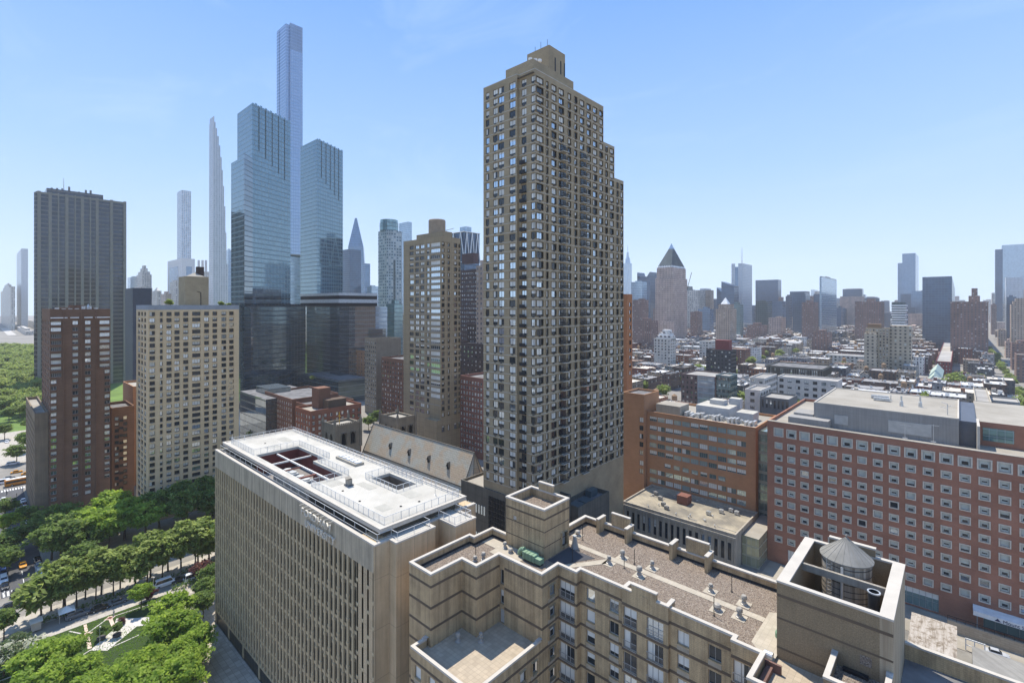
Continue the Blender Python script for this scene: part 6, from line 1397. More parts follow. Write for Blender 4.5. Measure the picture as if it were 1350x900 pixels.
# back row of generic far blocks that close the horizon
R5 = random.Random(5); fb = MB(); FBM = [S_BRICK, S_TAN, S_PINK, S_BLUE, S_MASON, S_NAVY, LTROOF]
for i in range(430):
    px_ = 828+R5.random()*520; d = 1250+R5.random()*2600; x, y = atd(px_, d); w = 18+R5.random()*40; h = R5.choice((22,30,38,46,60,75,90,110,130))*(.6+R5.random()*.5)
    if -195 < x < -150 or 30 < x+w and x < 70: continue
    fb.box(x, x+w, y, y+20+R5.random()*25, 0, h, R5.randrange(6), 6)
for i in range(60):
    px_ = 160+R5.random()*480; d = 700+R5.random()*1500; x, y = atd(px_, d); w = 18+R5.random()*30; fb.box(x, x+w, y, y+25, 0, (25+R5.random()*45), R5.randrange(6), 6)
tag(fb.build('distant_city_blocks', FBM, None), 'far hazy mass of mid-rise city blocks along the horizon', 'buildings', None, 'stuff')
# ================================================================ ground, streets, park
def sheet(name, pts, z, m, kerb=0.0, kind='structure'):
    b = MB()
    if kerb: b.prism(pts, z-kerb, z)
    else: b.poly([(x, y, z) for x, y in pts])
    return tag(b.build(name, m), kind=kind)
def rect(a, b, c, d): return [(a,c),(b,c),(b,d),(a,d)]
ASPH = plain('city_ground', (.24,.22,.19), .95, var=.25, sc=.02)
g = MB(); g.poly([(-5200,-1600,-.05),(5200,-1600,-.05),(5200,5200,-.05),(-5200,5200,-.05)]); tag(g.build('ground', ASPH), kind='structure')
ROADM = stained('worn_road', (.30,.275,.235), (.20,.185,.16), .12, .1, grain=.1)
DROAD = plain('dark_shaded_asphalt', (.085,.085,.088), .9, var=.25, sc=.15)  # darker than the avenue: the street's shade is put into the colour
SIDE = pavers('pavement_slab', (.44,.40,.34), (.30,.27,.23), 1.5, .03, .08)
LAWN = plain('lawn_soil', (.035,.06,.015), .95)
PATHM = pavers('pale_path_stone', (.58,.54,.48), (.42,.38,.34), .8, .04, .08)
PINK = plain('pink_path_edge', (.62,.47,.37), .85)
sheet('avenue', rect(-181,-167,-400,1700), 0, ROADM)
sheet('street', rect(-420,-181.01,4.2,12.9), 0, DROAD)
sheet('pavement', rect(-167,-159.8,-400,100), .12, SIDE, .12)
sheet('service_road', rect(-159.79,-154,-60,75), .0, ROADM)
sheet('pavement', rect(-153.99,-152,-60,75), .12, SIDE, .12)
sheet('pavement', rect(-231,-181.01,13,97), .12, SIDE, .12)
sheet('pavement', rect(-420,-181.01,-4,4.1), .12, SIDE, .12)
sheet('avenue', rect(-330,-288,-60,600), .004, ROADM)
sheet('plaza', rect(-416,-331,-60,120), .1, SIDE, .1)
sheet('lawn', rect(-152,-112.4,-30,34), .16, LAWN, .16)
DECK = pavers('plank_deck', (.42,.37,.30), (.25,.22,.18), 1.1, .05, .2)
sheet('deck', [(-152,34.01),(-124,34.01),(-112.39,30.5),(-112.39,20),(-60,20),(-60,38),(-152,38)], .4, DECK, .4)
sheet('deck', rect(-152,-130.3,38.01,58), .4, DECK, .4)
sheet('lane', rect(-52,-15,70,92), .0, DROAD); sheet('yard', rect(-82,10,92.5,144.5), .01, stained('yard_concrete', (.30,.28,.24),(.17,.16,.14), .15, .1))
sheet('yard', rect(-41,34,145.2,157.4), .03, stained('pale_yard', (.42,.38,.31),(.28,.25,.2), .2, .1))
sheet('street', rect(-60,60,206,211), .0, DROAD)
for k in range(22): sheet('cross_street', rect(-1000,140,279+68*k,290+68*k), .0, DROAD) if k < 20 else None
sheet('tenth_avenue' if False else 'avenue', rect(38,57,60,1700), .012, ROADM)
# markings
MARK = plain('road_paint', (.72,.70,.66), .8)
def mark(a, b, c, d): return sheet('road_marking', rect(a,b,c,d), .016, MARK)
for i in range(11): mark(-184.6,-181.6,4.6+i*.78,5.0+i*.78)
mark(-187,-186.6,8.9,12.6)
for i in range(6): mark(-220+i*6,-217+i*6,8.6,8.74)
for i in range(14): mark(-287.2,-284.4,3.5+i*.8,3.95+i*.8)
for i in range(14): mark(-174.2,-174.0,-8+i*7,-5+i*7)
mark(-180.4,-180.25,13,70); mark(-190,-183.2,4.9,5.0)
# garden paths and planters
def path(pts, m=PATHM, z=.2): return sheet('path', pts, z, m)
path([(-149,22.6),(-145.4,26.2),(-140,33),(-137.8,31.5),(-141.8,25.2),(-136.6,19.2),(-139.4,16.6),(-144.2,21.2)])
def line(p, q, w=.28, m=PINK, z=.208):
    dx, dy = q[0]-p[0], q[1]-p[1]; l = math.hypot(dx, dy); nx, ny = -dy/l*w, dx/l*w; return sheet('path', [(p[0]-nx,p[1]-ny),(q[0]-nx,q[1]-ny),(q[0]+nx,q[1]+ny),(p[0]+nx,p[1]+ny)], z, m)
line((-151.6,17.2),(-146.7,17.0)); line((-146.7,17.0),(-140.2,16.7),.35); line((-150.6,21.6),(-144.3,21.6),.35); line((-151.2,14.4),(-147.2,16.6),.15,PATHM,.204); line((-150.4,21),(-147.4,17.4),.15,PATHM,.204); line((-150.6,22),(-149.5,33.5),.12,PATHM,.204)
line((-151,9),(-145.4,8.7),.3,PATHM); line((-147.8,3.2),(-145.2,8.9),.2,PATHM,.204); line((-141.3,3),(-141.4,8.6),.2,PATHM,.204); line((-145.2,8.6),(-141.2,8.6),.3,PINK,.204); line((-137.2,19.6),(-138,27),.14,PATHM,.204); line((-137.5,13),(-139.6,16.8),.12,PATHM,.204)
for i, (x, y) in enumerate([(-150.4,21.6),(-146.8,17.0),(-141.5,12.5)]):
    sheet('path', [(x-1.1,y),(x,y-1.1),(x+1.1,y),(x,y+1.1)], .216, PINK); sheet('flower_bed', [(x-.65,y),(x,y-.65),(x+.65,y),(x,y+.65)], .222, plain('bed_soil_%d' % i, (.16,.06,.05), .9))
# grass blades: one mass, nobody could count it
R6 = random.Random(6); gb = MB()
for i in range(15000):
    x, y = -151.9+R6.random()*39.3, -10+R6.random()*43.8; s = .10+R6.random()*.12; a = R6.random()*6.28; c, s_ = math.cos(a)*s, math.sin(a)*s
    if -149 < x < -136 and 16 < y < 32 and (x+149)*.0+abs((x+150)-(y-22)) < 4.5: continue
    gb.poly([(x-c,y-s_,.165),(x+c,y+s_,.165),(x+c*.3+.05,y+s_*.3,.165+.12+R6.random()*.12)])
GRASS = leafmat('grass_green', (.13,.22,.03))
tag(gb.build('grass', GRASS), 'short bright green lawn grass in the garden', 'grass', None, 'stuff')
# ---- trees
BARK = plain('bark', (.09,.065,.045), .9)
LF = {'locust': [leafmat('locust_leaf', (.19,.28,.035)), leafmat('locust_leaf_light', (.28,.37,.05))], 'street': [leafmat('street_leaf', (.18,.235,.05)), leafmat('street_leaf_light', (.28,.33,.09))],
      'dark': [leafmat('dark_shaded_leaf', (.11,.17,.035)), leafmat('dark_shaded_leaf_light', (.18,.245,.055))], 'white': [leafmat('grey_green_leaf', (.10,.14,.055)), leafmat('cream_blossom', (.52,.52,.40))], 'purple': [leafmat('purple_leaf', (.10,.035,.035)), leafmat('purple_leaf_light', (.16,.07,.05))]}  # dark set also carries the shade on trees standing in shadow
def crown(seed, R, zb, zt_, n, leaves, flat, size, cr):
    r = random.Random(seed); b = MB(); cl = []
    for i in range(n):
        while True:
            x, y, z = r.uniform(-1,1), r.uniform(-1,1), r.uniform(-1,1)
            q = x*x+y*y+z*z
            if .16 < q < 1: break
        k = 1+.32*math.sin(3*math.atan2(y,x)+seed)+.12*math.sin(5*math.atan2(y,x)+2*seed)
        zc = (zb+zt_)/2+z*(zt_-zb)/2*.88
        cl.append((x*R*k*.9, y*R*k*.9, zc, cr*(.5+1.0*r.random()), 1 if r.random() < .38 else 0))
    for cx, cy, cz, c, m in cl:
        for j in range(leaves):
            a = r.random()*6.283; q = c*math.sqrt(r.random()); x, y, z = cx+q*math.cos(a), cy+q*math.sin(a), cz+r.gauss(0,.32)*c*flat - q*q*.08
            s = size*(.6+.8*r.random()); t = r.random()*6.283; tl = r.gauss(0,.55); tl2 = r.gauss(0,.55)
            ux, uy, uz = math.cos(t)*s, math.sin(t)*s, tl*s; vx, vy, vz = -math.sin(t)*s*.6, math.cos(t)*s*.6, tl2*s*.6
            b.poly([(x-ux,y-uy,z-uz),(x+vx,y+vy,z+vz),(x+ux,y+uy,z+uz),(x-vx,y-vy,z-vz)], m)
    return b, cl
def trunk(seed, h, zb, cl, r0):
    b = MB(); r = random.Random(seed); top = (r.uniform(-.3,.3), r.uniform(-.3,.3), h)
    b.tube((0,0,0),(top[0]*.5,top[1]*.5,zb), r0, 7, 0, r0*.75); b.tube((top[0]*.5,top[1]*.5,zb), top, r0*.75, 6, 0, r0*.3)
    for c in r.sample(cl, min(12, len(cl))): b.tube((top[0]*.5,top[1]*.5,zb+(h-zb)*r.random()*.5), c[:3], r0*.38, 5, 0, r0*.1)
    return b
TPL = {}
def template(key, leafkey, variants, R, zb, zt_, n, leaves, flat, size, cr, r0=.22):
    L = []
    for v in range(variants):
        cb, cl = crown(hash(key) % 1 + v*17+len(key)*3, R, zb, zt_, n, leaves, flat, size, cr)
        L.append((cb.mesh('crown', LF[leafkey]), trunk(v+3, zt_*.85, zb*.8, cl, r0).mesh('trunk', BARK)))
    TPL[key] = L
template('locust', 'locust', 5, 4.0, 4.0, 9.2, 84, 50, .5, .30, 1.05)
template('street', 'street', 5, 2.3, 3.0, 9.6, 62, 42, .8, .29, .75, .16)
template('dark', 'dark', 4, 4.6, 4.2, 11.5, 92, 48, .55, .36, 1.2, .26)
template('white', 'white', 2, 3.4, 1.6, 5.6, 40, 55, .6, .34, 1.1, .16)
template('purple', 'purple', 1, 3.0, 1.4, 5.4, 40, 50, .7, .34, 1.1, .16)
template('park', 'street', 4, 6.0, 4.0, 12.0, 60, 40, .7, .62, 2.0, .3)
template('small', 'street', 3, 3.0, 2.4, 8.0, 34, 34, .8, .5, 1.2, .18)
NT_ = [0]
def tree(key, x, y, s, label, group=None, z=0.0, name='tree'):
    NT_[0] += 1; v = TPL[key][NT_[0] % len(TPL[key])]; r = random.Random(NT_[0]*13)
    o = thing(name, label, 'tree', (x, y, z), group, r.random()*6.28); o.scale = (s*r.uniform(.92,1.08), s*r.uniform(.92,1.08), s*r.uniform(.92,1.1))
    for me, nm in ((v[0], 'crown'), (v[1], 'trunk')): place(me, nm, (0,0,0), 0, o)
    return o
ot = ['nearest','next','third','fourth','fifth','sixth','seventh','eighth','ninth','tenth','eleventh','twelfth','thirteenth','fourteenth','fifteenth','sixteenth','seventeenth','eighteenth','nineteenth','twentieth']
for i in range(18):
    for j, x in enumerate((-161.3, -164.3)):
        y = 10.3+3.5*i+1.6*j; 
        tree('street' if (i*2+j) % 5 else 'small', x+rnd.uniform(-.4,.4), y+rnd.uniform(-.6,.6), rnd.uniform(1.15,1.4), f'slim street tree, {ot[i]} from the crossing, {"lawn" if j == 0 else "road"} side of the double avenue row', 'double row of avenue trees', .1, 'street_tree')
ls = [(85,850,'left of the pale path, over the lawn edge'),(56,876,'above the cream blossoming tree'),(62,906,'at the bottom beside the lower lawn'),(104,888,'in front of the small diamond bed'),(122,908,'at the bottom left of centre'),(158,898,'at the bottom between two others'),(196,872,'in the middle of the garden canopy'),(236,856,'near the deck fence'),(216,834,'at the right end of the pale path'),(240,826,'behind the canopy near the deck'),(182,885,'just below the pale path'),(224,806,'at the far side of the garden by the vans'),(250,874,'beside the deck fence corner'),(190,906,'at the bottom right of centre'),(232,900,'at the bottom near the shaded deck'),(258,846,'touching the deck'),(28,912,'at the bottom left corner'),(186,770,'yellowish small one by the parked van')]
for px_, py_, lb in ls:
    x, y = at(px_, py_, 6.2); tree('locust', x, y, rnd.uniform(.85,1.08) if py_ > 780 else .62, f'bright green honey locust {lb}', 'honey locusts in the garden', .16, 'honey_locust')
for px_, py_, lb in [(22,852,'cream blossoming tree at the lower left'),(5,872,'second cream blossoming tree at the left frame edge')]:
    x, y = at(px_, py_, 3); tree('white', x, y, 1.0, lb, None, .16, 'blossoming_tree')
x, y = at(268, 752, 2.5); tree('purple', x, y, .85, 'purple leaved tree beside the hedge near the ribbed building', None, .1, 'purple_tree')
x, y = at(196, 778, 2.5); tree('purple', x, y, .5, 'small reddish tree beside the parked white van', None, .1, 'purple_tree')
for px_, py_, lb in [(272,785,'dark leafy tree against the left edge of the ribbed building'),(280,768,'second dark tree behind the deck by the ribbed building'),(268,800,'lowest dark bush tree by the deck')]:
    x, y = at(px_, py_, 3); tree('dark', x, y, .62, lb, None, .3, 'dark_tree')
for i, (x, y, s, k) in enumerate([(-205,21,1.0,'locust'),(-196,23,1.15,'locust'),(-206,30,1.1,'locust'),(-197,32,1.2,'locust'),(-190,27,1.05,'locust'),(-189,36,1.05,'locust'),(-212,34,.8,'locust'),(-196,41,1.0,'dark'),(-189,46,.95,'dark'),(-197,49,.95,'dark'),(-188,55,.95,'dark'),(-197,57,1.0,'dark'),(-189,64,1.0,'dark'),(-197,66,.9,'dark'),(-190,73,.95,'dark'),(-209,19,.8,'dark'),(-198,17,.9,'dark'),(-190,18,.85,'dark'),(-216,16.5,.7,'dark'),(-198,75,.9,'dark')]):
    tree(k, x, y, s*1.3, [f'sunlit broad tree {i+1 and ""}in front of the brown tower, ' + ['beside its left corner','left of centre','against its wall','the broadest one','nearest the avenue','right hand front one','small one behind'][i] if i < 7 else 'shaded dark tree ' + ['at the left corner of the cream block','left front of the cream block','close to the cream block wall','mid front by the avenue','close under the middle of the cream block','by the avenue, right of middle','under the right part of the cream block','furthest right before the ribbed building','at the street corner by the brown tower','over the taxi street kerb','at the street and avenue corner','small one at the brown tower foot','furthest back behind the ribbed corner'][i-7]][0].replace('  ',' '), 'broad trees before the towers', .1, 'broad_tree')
for i, (px_, py_, s) in enumerate([(4,690,.9),(14,712,.8),(2,722,.85),(10,735,.75),(6,668,.7),(5,815,.6)]):
    x, y = at(px_, py_, 5); tree('dark' if i else 'locust', x, y, s, ['sunlit tree at the left frame edge by the taxi street','dark tree second down the left side of the taxi street','dark tree at the left frame edge beside the parked trucks','lowest dark tree on the left of the taxi street','small tree furthest up the left of the taxi street','round dark tree at the left edge by the crossing'][i], 'trees left of the taxi street', .1, 'broad_tree')
for i, (px_, py_, s) in enumerate([(52,700,.8),(68,716,1.0),(92,722,1.0),(58,692,.9),(84,700,.95),(112,736,.85),(118,716,1.0),(36,678,.7)]):
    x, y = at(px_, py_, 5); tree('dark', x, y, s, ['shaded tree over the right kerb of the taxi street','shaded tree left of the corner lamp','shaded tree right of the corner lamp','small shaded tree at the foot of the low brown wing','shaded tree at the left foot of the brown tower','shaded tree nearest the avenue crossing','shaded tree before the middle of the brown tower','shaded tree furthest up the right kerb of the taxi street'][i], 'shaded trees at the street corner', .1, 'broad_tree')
for i, (px_, py_, s) in enumerate([(22,600,.8),(36,585,.9),(6,570,.8),(30,578,.7),(12,548,.9),(2,540,.9),(40,560,.8)]):
    x, y = at(px_, py_, 4); tree('dark', x, y, s, ['dark tree on the traffic island left of the brown tower','dark tree behind the traffic island beside the slab tower','lone tree on the bright lawn at the park corner','second tree behind the traffic island','tree at the back of the bright corner lawn','tree at the left frame edge by the corner lawn','tree hugging the foot of the bronze slab'][i], 'trees by the park corner', .1, 'broad_tree')
sheet('park_lawn', rect(-960,-416.1,-160,400), .02, plain('park_grass', (.12,.19,.035), .95, var=.3, sc=.05))
R7 = random.Random(77); npk = 0
for d in range(322, 1500, 13):
    span = 64*d/645
    for q in range(max(3, int(span/8))):
        px_ = -8+62*R7.random(); x, y = atd(px_, d+R7.random()*12)
        
        npk += 1; tree('park', x, y, R7.uniform(.8,1.25)*(1 if d < 900 else 1.25), f'park tree {["in the front fringe","in the near canopy","in the middle canopy","in the far canopy"][min(3,(d-322)//170)]} of the big park', 'trees of the big park', 0, 'park_tree')
        if npk > 240: break
    if npk > 240: break
# trees of the low quarter: along the avenue, in yards
for i in range(34):
    y = 300+i*26+R7.uniform(-5,5)
    for x in (36.5, 58.5):
        if R7.random() < .85: tree('small', x+R7.uniform(-1,1), y, R7.uniform(.9,1.25), f'small street tree on the {"left" if x < 40 else "right"} kerb of the distant avenue at the right', 'trees along the distant avenue', 0, 'street_tree')
for i in range(190):
    k = R7.randrange(0, 11); y = 212+68*k+24.5+R7.uniform(-1,3); x = R7.uniform(-.56*y, .05*y)
    tree('small', x, y, R7.uniform(1.0,1.8), f'yard tree between the walk-up rows of {ORD[k]} block behind the hospital', 'yard trees of the low quarter', 0, 'yard_tree')
for px_, py_, d, s, lb in [(1222,525,330,1.7,'big yellow green tree above the red hospital roof'),(1258,497,420,1.9,'big round green tree beside the green gabled hall'),(1345,520,330,1.5,'green tree at the right frame edge over the hospital roof'),(1006,512,300,1.3,'green tree left of the white stucco house'),(1290,520,300,1.1,'bushy tree beside the cream blank sided house')]:
    x, y = atd(px_, d); tree('small', x, y, s*1.2, lb, None, 0, 'yard_tree')
for x, y, s, lb in [(-104.5,113,1.0,'green tree in the gap between church end and olive tower'),(-110,124,1.0,'second green tree behind the church end'),(-150,160,1.1,'street tree before the rosy brick house')]: tree('locust', x, y, s, lb, None, 0, 'honey_locust')
for x, y, z, s, lb in [(-210,47,74.2,.32,'roof garden bush left of the tank house'),(-209.5,63.5,74.2,.26,'roof garden bush right of the tank house'),(-209,66,74.2,.2,'small roof garden shrub right of the tank house')]: tree('small', x, y, s*1.3, lb, 'roof garden bushes', z, 'bush')
x, y = atd(480, 420); tree('locust', x, y, .9, 'yellow green tree on the podium roof garden', None, 76, 'roof_tree'); x, y = atd(468, 425); tree('dark', x, y, .7, 'dark tree on the podium roof garden', None, 76, 'roof_tree')
x, y = atd(412, 376); tree('small', x, y, .6, 'planted shrub on the low dark glass building', None, 17, 'bush')
for px_, py_, lb in [(486,556,'tree in the gap right of the tank tower house'),(497,550,'second tree in the gap right of the tank tower house'),(512,548,'tree behind the rear bell tower'),(346,566,'tree at the left end of the dull brown house'),(338,572,'tree at the foot of the dark mirror block')]:
    x, y = at(px_, py_, 5); tree('dark', x, y, .8, lb, None, 0, 'broad_tree')
for i, (x, y, c, k) in enumerate([(-1,122,'white','van'),(16,121,'grey','car'),(19,124,'black','suv'),(5,147.5,'silver','car'),(14,147,'white','car'),(20,133,'red','car'),(19,138,'white','suv')]):
    pass
# hedge
hb = MB(); r = random.Random(3)
for (xa, xb_, ya, yb_, h) in [(-160.4,-159.9,8.6,60,1.1),(-153,-151.3,34.6,62,1.5),(-232,-231,35,43,1.0)]:
    n_ = int((xb_-xa+1)*(yb_-ya)*16)
    for i in range(n_):
        x, y, z = r.uniform(xa-.3,xb_+.3), r.uniform(ya,yb_), .15+r.random()*h; t = r.random()*6.28; s = .22; u = (math.cos(t)*s, math.sin(t)*s, r.gauss(0,.6)*s); v = (-math.sin(t)*s*.7, math.cos(t)*s*.7, r.gauss(0,.6)*s)
        hb.poly([(x-u[0],y-u[1],z-u[2]),(x+v[0],y+v[1],z+v[2]),(x+u[0],y+u[1],z+u[2]),(x-v[0],y-v[1],z-v[2])], 0)
single(hb, 'hedge', LF['dark'], (-155,40,0), 'clipped dark hedge strip along the avenue trees and garden edge', 'hedge')
# ---- vehicles
TYRE = plain('tyre', (.02,.02,.02), .9); LAMP = plain('lamp_lens', (.7,.7,.66), .3); RED = plain('tail_lamp', (.35,.02,.02), .4)
def carmesh(L, W, H, hood, boot, bodyh):
    b = MB(); h = L/2
    rings = []
    for x, w, z0, z1 in [(-h,.86,.32,bodyh*.8),(-h+.12,.95,.24,bodyh*.95),(-h+.5,1,.2,bodyh),(h-.6,1,.2,bodyh*.96),(h-.15,.94,.22,bodyh*.8),(h,.82,.3,bodyh*.62)]:
        ww = W/2*w; rings.append([(x,-ww,z0),(x,-ww*.98,z1-.08),(x,-ww*.86,z1),(x,ww*.86,z1),(x,ww*.98,z1-.08),(x,ww,z0)])
    b.loft([q[::-1] for q in rings])
    a0, a1, c0, c1 = -h+boot, h-hood, -h+boot+.35, h-hood-.55; t = W/2
    b.loft([[(a0,-t*.86,bodyh-.02),(a1,-t*.86,bodyh-.02),(a1,t*.86,bodyh-.02),(a0,t*.86,bodyh-.02)],[(c0,-t*.68,H),(c1,-t*.68,H),(c1,t*.68,H),(c0,t*.68,H)]])
    g = MB(); e = .012
    def lerp(p, q, s): return tuple(p[i]+(q[i]-p[i])*s for i in range(3))
    B0 = [(a0,-t*.86,bodyh),(a1,-t*.86,bodyh),(a1,t*.86,bodyh),(a0,t*.86,bodyh)]; B1 = [(c0,-t*.68,H),(c1,-t*.68,H),(c1,t*.68,H),(c0,t*.68,H)]
    for i in range(4):
        j = (i+1) % 4; p0, p1 = lerp(B0[i],B1[i],.1), lerp(B0[j],B1[j],.1); q0, q1 = lerp(B0[i],B1[i],.86), lerp(B0[j],B1[j],.86)
        n_ = [(0,-e),(e,0),(0,e),(-e,0)][i]; f = lambda p: (p[0]+n_[0], p[1]+n_[1], p[2]+e)
        g.poly([f(lerp(p0,p1,.04)), f(lerp(p0,p1,.96)), f(lerp(q0,q1,.96)), f(lerp(q0,q1,.04))])
    w = MB(); w.tube((0,-.1,0),(0,.1,0),.3,12); w.tube((0,-.105,0),(0,.105,0),.16,8,1)
    l = MB()
    l.box(h-.12,h-.02,-t*.78,-t*.45,bodyh*.6,bodyh*.74); l.box(h-.12,h-.02,t*.45,t*.78,bodyh*.6,bodyh*.74)
    k = MB(); k.box(-h-.01,-h+.1,-t*.82,-t*.5,bodyh*.6,bodyh*.76); k.box(-h-.01,-h+.1,t*.5,t*.82,bodyh*.6,bodyh*.76)
    return b, g, w.mesh('wheel', [TYRE, METAL]), l, k, (L*.32, W/2-.08)
KINDS = {'car': carmesh(4.0,1.6,1.22,1.15,.7,.72), 'suv': carmesh(4.8,1.75,1.55,1.2,.15,.9), 'van': carmesh(5.0,1.8,2.0,.7,.05,1.0)}
PAINT = {'white': (.75,.75,.74), 'silver': (.45,.46,.47), 'black': (.012,.012,.013), 'grey': (.14,.145,.15), 'yellow': (.72,.30,.01), 'blue': (.04,.08,.22), 'red': (.3,.02,.02)}
PM = {}; CM = {}
for k, c in PAINT.items():
    n = NT('car_paint_'+k); PM[k] = n.fin(c, .25, .6)
CG = NT('car_window'); CG = CG.fin((.02,.024,.028), .06, .6)
def car(kind, colour, x, y, rz, label, group=None, z=.02):
    b, g, w, l, k, (wx, wy) = KINDS[kind]; key = (kind, colour)
    if key not in CM: CM[key] = (b.mesh('body', PM[colour]), g.mesh('windows', CG), l.mesh('headlight', LAMP), k.mesh('tail_light', RED))
    o = thing('parked_car' if group else 'car', label, 'taxi' if colour == 'yellow' else kind, (x, y, z), group, rz)
    for me, nm in zip(CM[key], ('body','windows','headlight','tail_light')): place(me, nm, (0,0,0), 0, o)
    for sx in (-1,1):
        for sy in (-1,1): place(w, 'wheel', (sx*wx, sy*wy, .3), 0, o)
    return o
H = PI/2
car('suv','black',-180.2,8.2,H,'long black SUV standing across the stop line of the crossing'); car('car','black',-174.3,5.6,H+.1,'black car driving on the sunlit avenue'); car('car','yellow',-199.1,9.0,0,'yellow taxi driving down the shaded street')
g_ = 'cars parked along the shaded street'
for i, (x, y, c, k, lb) in enumerate([(-190.2,12.0,'white','car','white car parked nearest the crossing on the right kerb'),(-194.9,12.0,'silver','car','silver car behind the white one on the right kerb'),(-199.8,12.1,'black','car','black car third from the crossing on the right kerb'),
    (-187.6,5.1,'black','car','black car parked nearest the crossing on the left kerb'),(-192,5.0,'white','suv','white car second from the crossing on the left kerb'),(-197,5.0,'blue','suv','dark blue SUV in the middle of the left kerb'),(-202,5.0,'grey','car','grey car behind the blue SUV on the left kerb'),
    (-236.5,12.1,'white','car','white car parked beside the low brown wing, nearest'),(-241.2,12.1,'black','car','black car parked beside the low brown wing, second'),(-245.7,12.1,'white','car','white car parked beside the low brown wing, third'),(-250.3,12.1,'white','suv','white SUV parked beside the low brown wing, fourth'),(-255.2,12.1,'grey','car','grey car parked beside the low brown wing, fifth'),(-259.8,12.1,'black','car','black car parked beside the low brown wing, sixth'),(-264.3,12.1,'white','car','white car parked beside the low brown wing, last'),
    (-272,7.0,'white','car','white car waiting by the zebra crossing'),(-268,5.2,'red','car','dark red car near the zebra crossing at the left edge')]): car(k, c, x, y, 0 if i < 14 else PI, lb, g_)
car('car','yellow',*at(36,625),H*.9,'yellow taxi right behind the orange bus'); car('car','yellow',*at(22,623),H,'yellow taxi in front of the orange bus'); car('suv','white',*at(17,612),H,'white car beside the traffic island'); car('van','white',*at(7,637),H,'white van at the left edge of the wide avenue'); car('car','grey',*at(12,631),H,'grey car behind the white van on the wide avenue')
car('car','white',*at(9,583),0,'white car by the bright park corner lawn')
car('van','white',-157.4,34.2,H,'white van parked among the trees near the ribbed building'); car('van','white',-154.9,40.3,H,'long white van beside the hedge'); car('car','black',-156.5,37.4,H,'black car between the two white vans'); car('car','grey',-156.7,24.1,H,'dark car parked by the double tree row'); car('car','black',-156.6,20.6,H,'black car in tree shade behind the white tent'); car('suv','grey',-157.2,16.6,H,'grey pick up beside the white tent'); 
o = thing('city_bus', 'orange articulated bus crossing the wide avenue', 'bus', (*at(31,637), .02), None, H*1.02)
b = MB(); b.loft([[(-5.6,-1.2,.35),(5.6,-1.2,.35),(5.6,1.2,.35),(-5.6,1.2,.35)],[(-5.6,-1.2,2.5),(5.5,-1.2,2.5),(5.5,1.2,2.5),(-5.6,1.2,2.5)],[(-5.4,-1.0,2.75),(5.3,-1.0,2.75),(5.3,1.0,2.75),(-5.4,1.0,2.75)]]); o2 = place(b.mesh('body', plain('bus_orange', (.55,.22,.03), .4)), 'body', (0,0,0), 0, o)
b = MB(); b.box(-5.3,5.2,-1.22,1.22,1.4,2.2); b.box(5.4,5.62,-1.0,1.0,1.2,2.4); place(b.mesh('windows', CG), 'windows', (0,0,0), 0, o)
b = MB(); b.box(-5.2,5.0,-.9,.9,2.76,2.85); place(b.mesh('roof', WHITEP), 'roof', (0,0,0), 0, o)
for x in (-3.4, 3.4):
    for y in (-1.1, 1.1): place(KINDS['car'][2], 'wheel', (x, y, .42), 0, o, (1.4,1.2,1.4))
for i, (x, y) in enumerate([(-205,5.2),(-198.4,5.1)]):
    if i: continue
    o = thing('box_truck', 'grey roofed delivery truck parked on the left kerb of the taxi street', 'truck', (x-3, y, .02))
    b = MB(); b.box(-2.6,1.6,-1.05,1.05,.6,2.9); place(b.mesh('cargo_box', [plain('truck_box', (.42,.44,.42), .6)]), 'cargo_box', (0,0,0), 0, o)
    b = MB(); b.loft([[(1.65,-.95,.4),(3.1,-.95,.4),(3.1,.95,.4),(1.65,.95,.4)],[(1.65,-.95,1.4),(3.0,-.95,1.2),(3.0,.95,1.2),(1.65,.95,1.4)],[(1.65,-.85,2.1),(2.3,-.85,2.1),(2.3,.85,2.1),(1.65,.85,2.1)]]); place(b.mesh('cab', PM['white']), 'cab', (0,0,0), 0, o)
    for sx in (-1.6,2.3):
        for sy in (-.9,.9): place(KINDS['car'][2], 'wheel', (sx,sy,.34), 0, o)
o = thing('market_tent', 'white pitched tent on the pavement under the street trees', 'tent', (-158.2,14.6,.02))
b = MB(); b.loft([[(-1.5,-1.5,2.0),(1.5,-1.5,2.0),(1.5,1.5,2.0),(-1.5,1.5,2.0)],[(-.05,-.05,3.0),(.05,-.05,3.0),(.05,.05,3.0),(-.05,.05,3.0)]]); place(b.mesh('canopy', WHITEP), 'canopy', (0,0,0), 0, o)
b = MB(); [b.box(x-.05,x+.05,y-.05,y+.05,0,2.0) for x in (-1.4,1.4) for y in (-1.4,1.4)]; place(b.mesh('pole', METAL), 'pole', (0,0,0), 0, o)
o = thing('kiosk', 'beige kiosk cart at the garden corner by the crossing', 'kiosk', (-157.6,9.3,.12))
b = MB(); b.box(-1.0,1.0,-.8,.8,.3,2.1); place(b.mesh('body', plain('kiosk_beige', (.55,.47,.38), .6)), 'body', (0,0,0), 0, o)
b = MB(); b.prism([(-1.3,-1.1),(1.3,-1.1),(1.3,1.1),(-1.3,1.1)], 2.1, 2.3); place(b.mesh('roof', plain('kiosk_roof', (.68,.62,.54), .6)), 'roof', (0,0,0), 0, o)
b = MB(); b.tube((-.6,-.82,.3),(-.6,-.7,.3),.28,10); b.tube((.6,-.82,.3),(.6,-.7,.3),.28,10); place(b.mesh('wheel', TYRE), 'wheel', (0,0,0), 0, o)
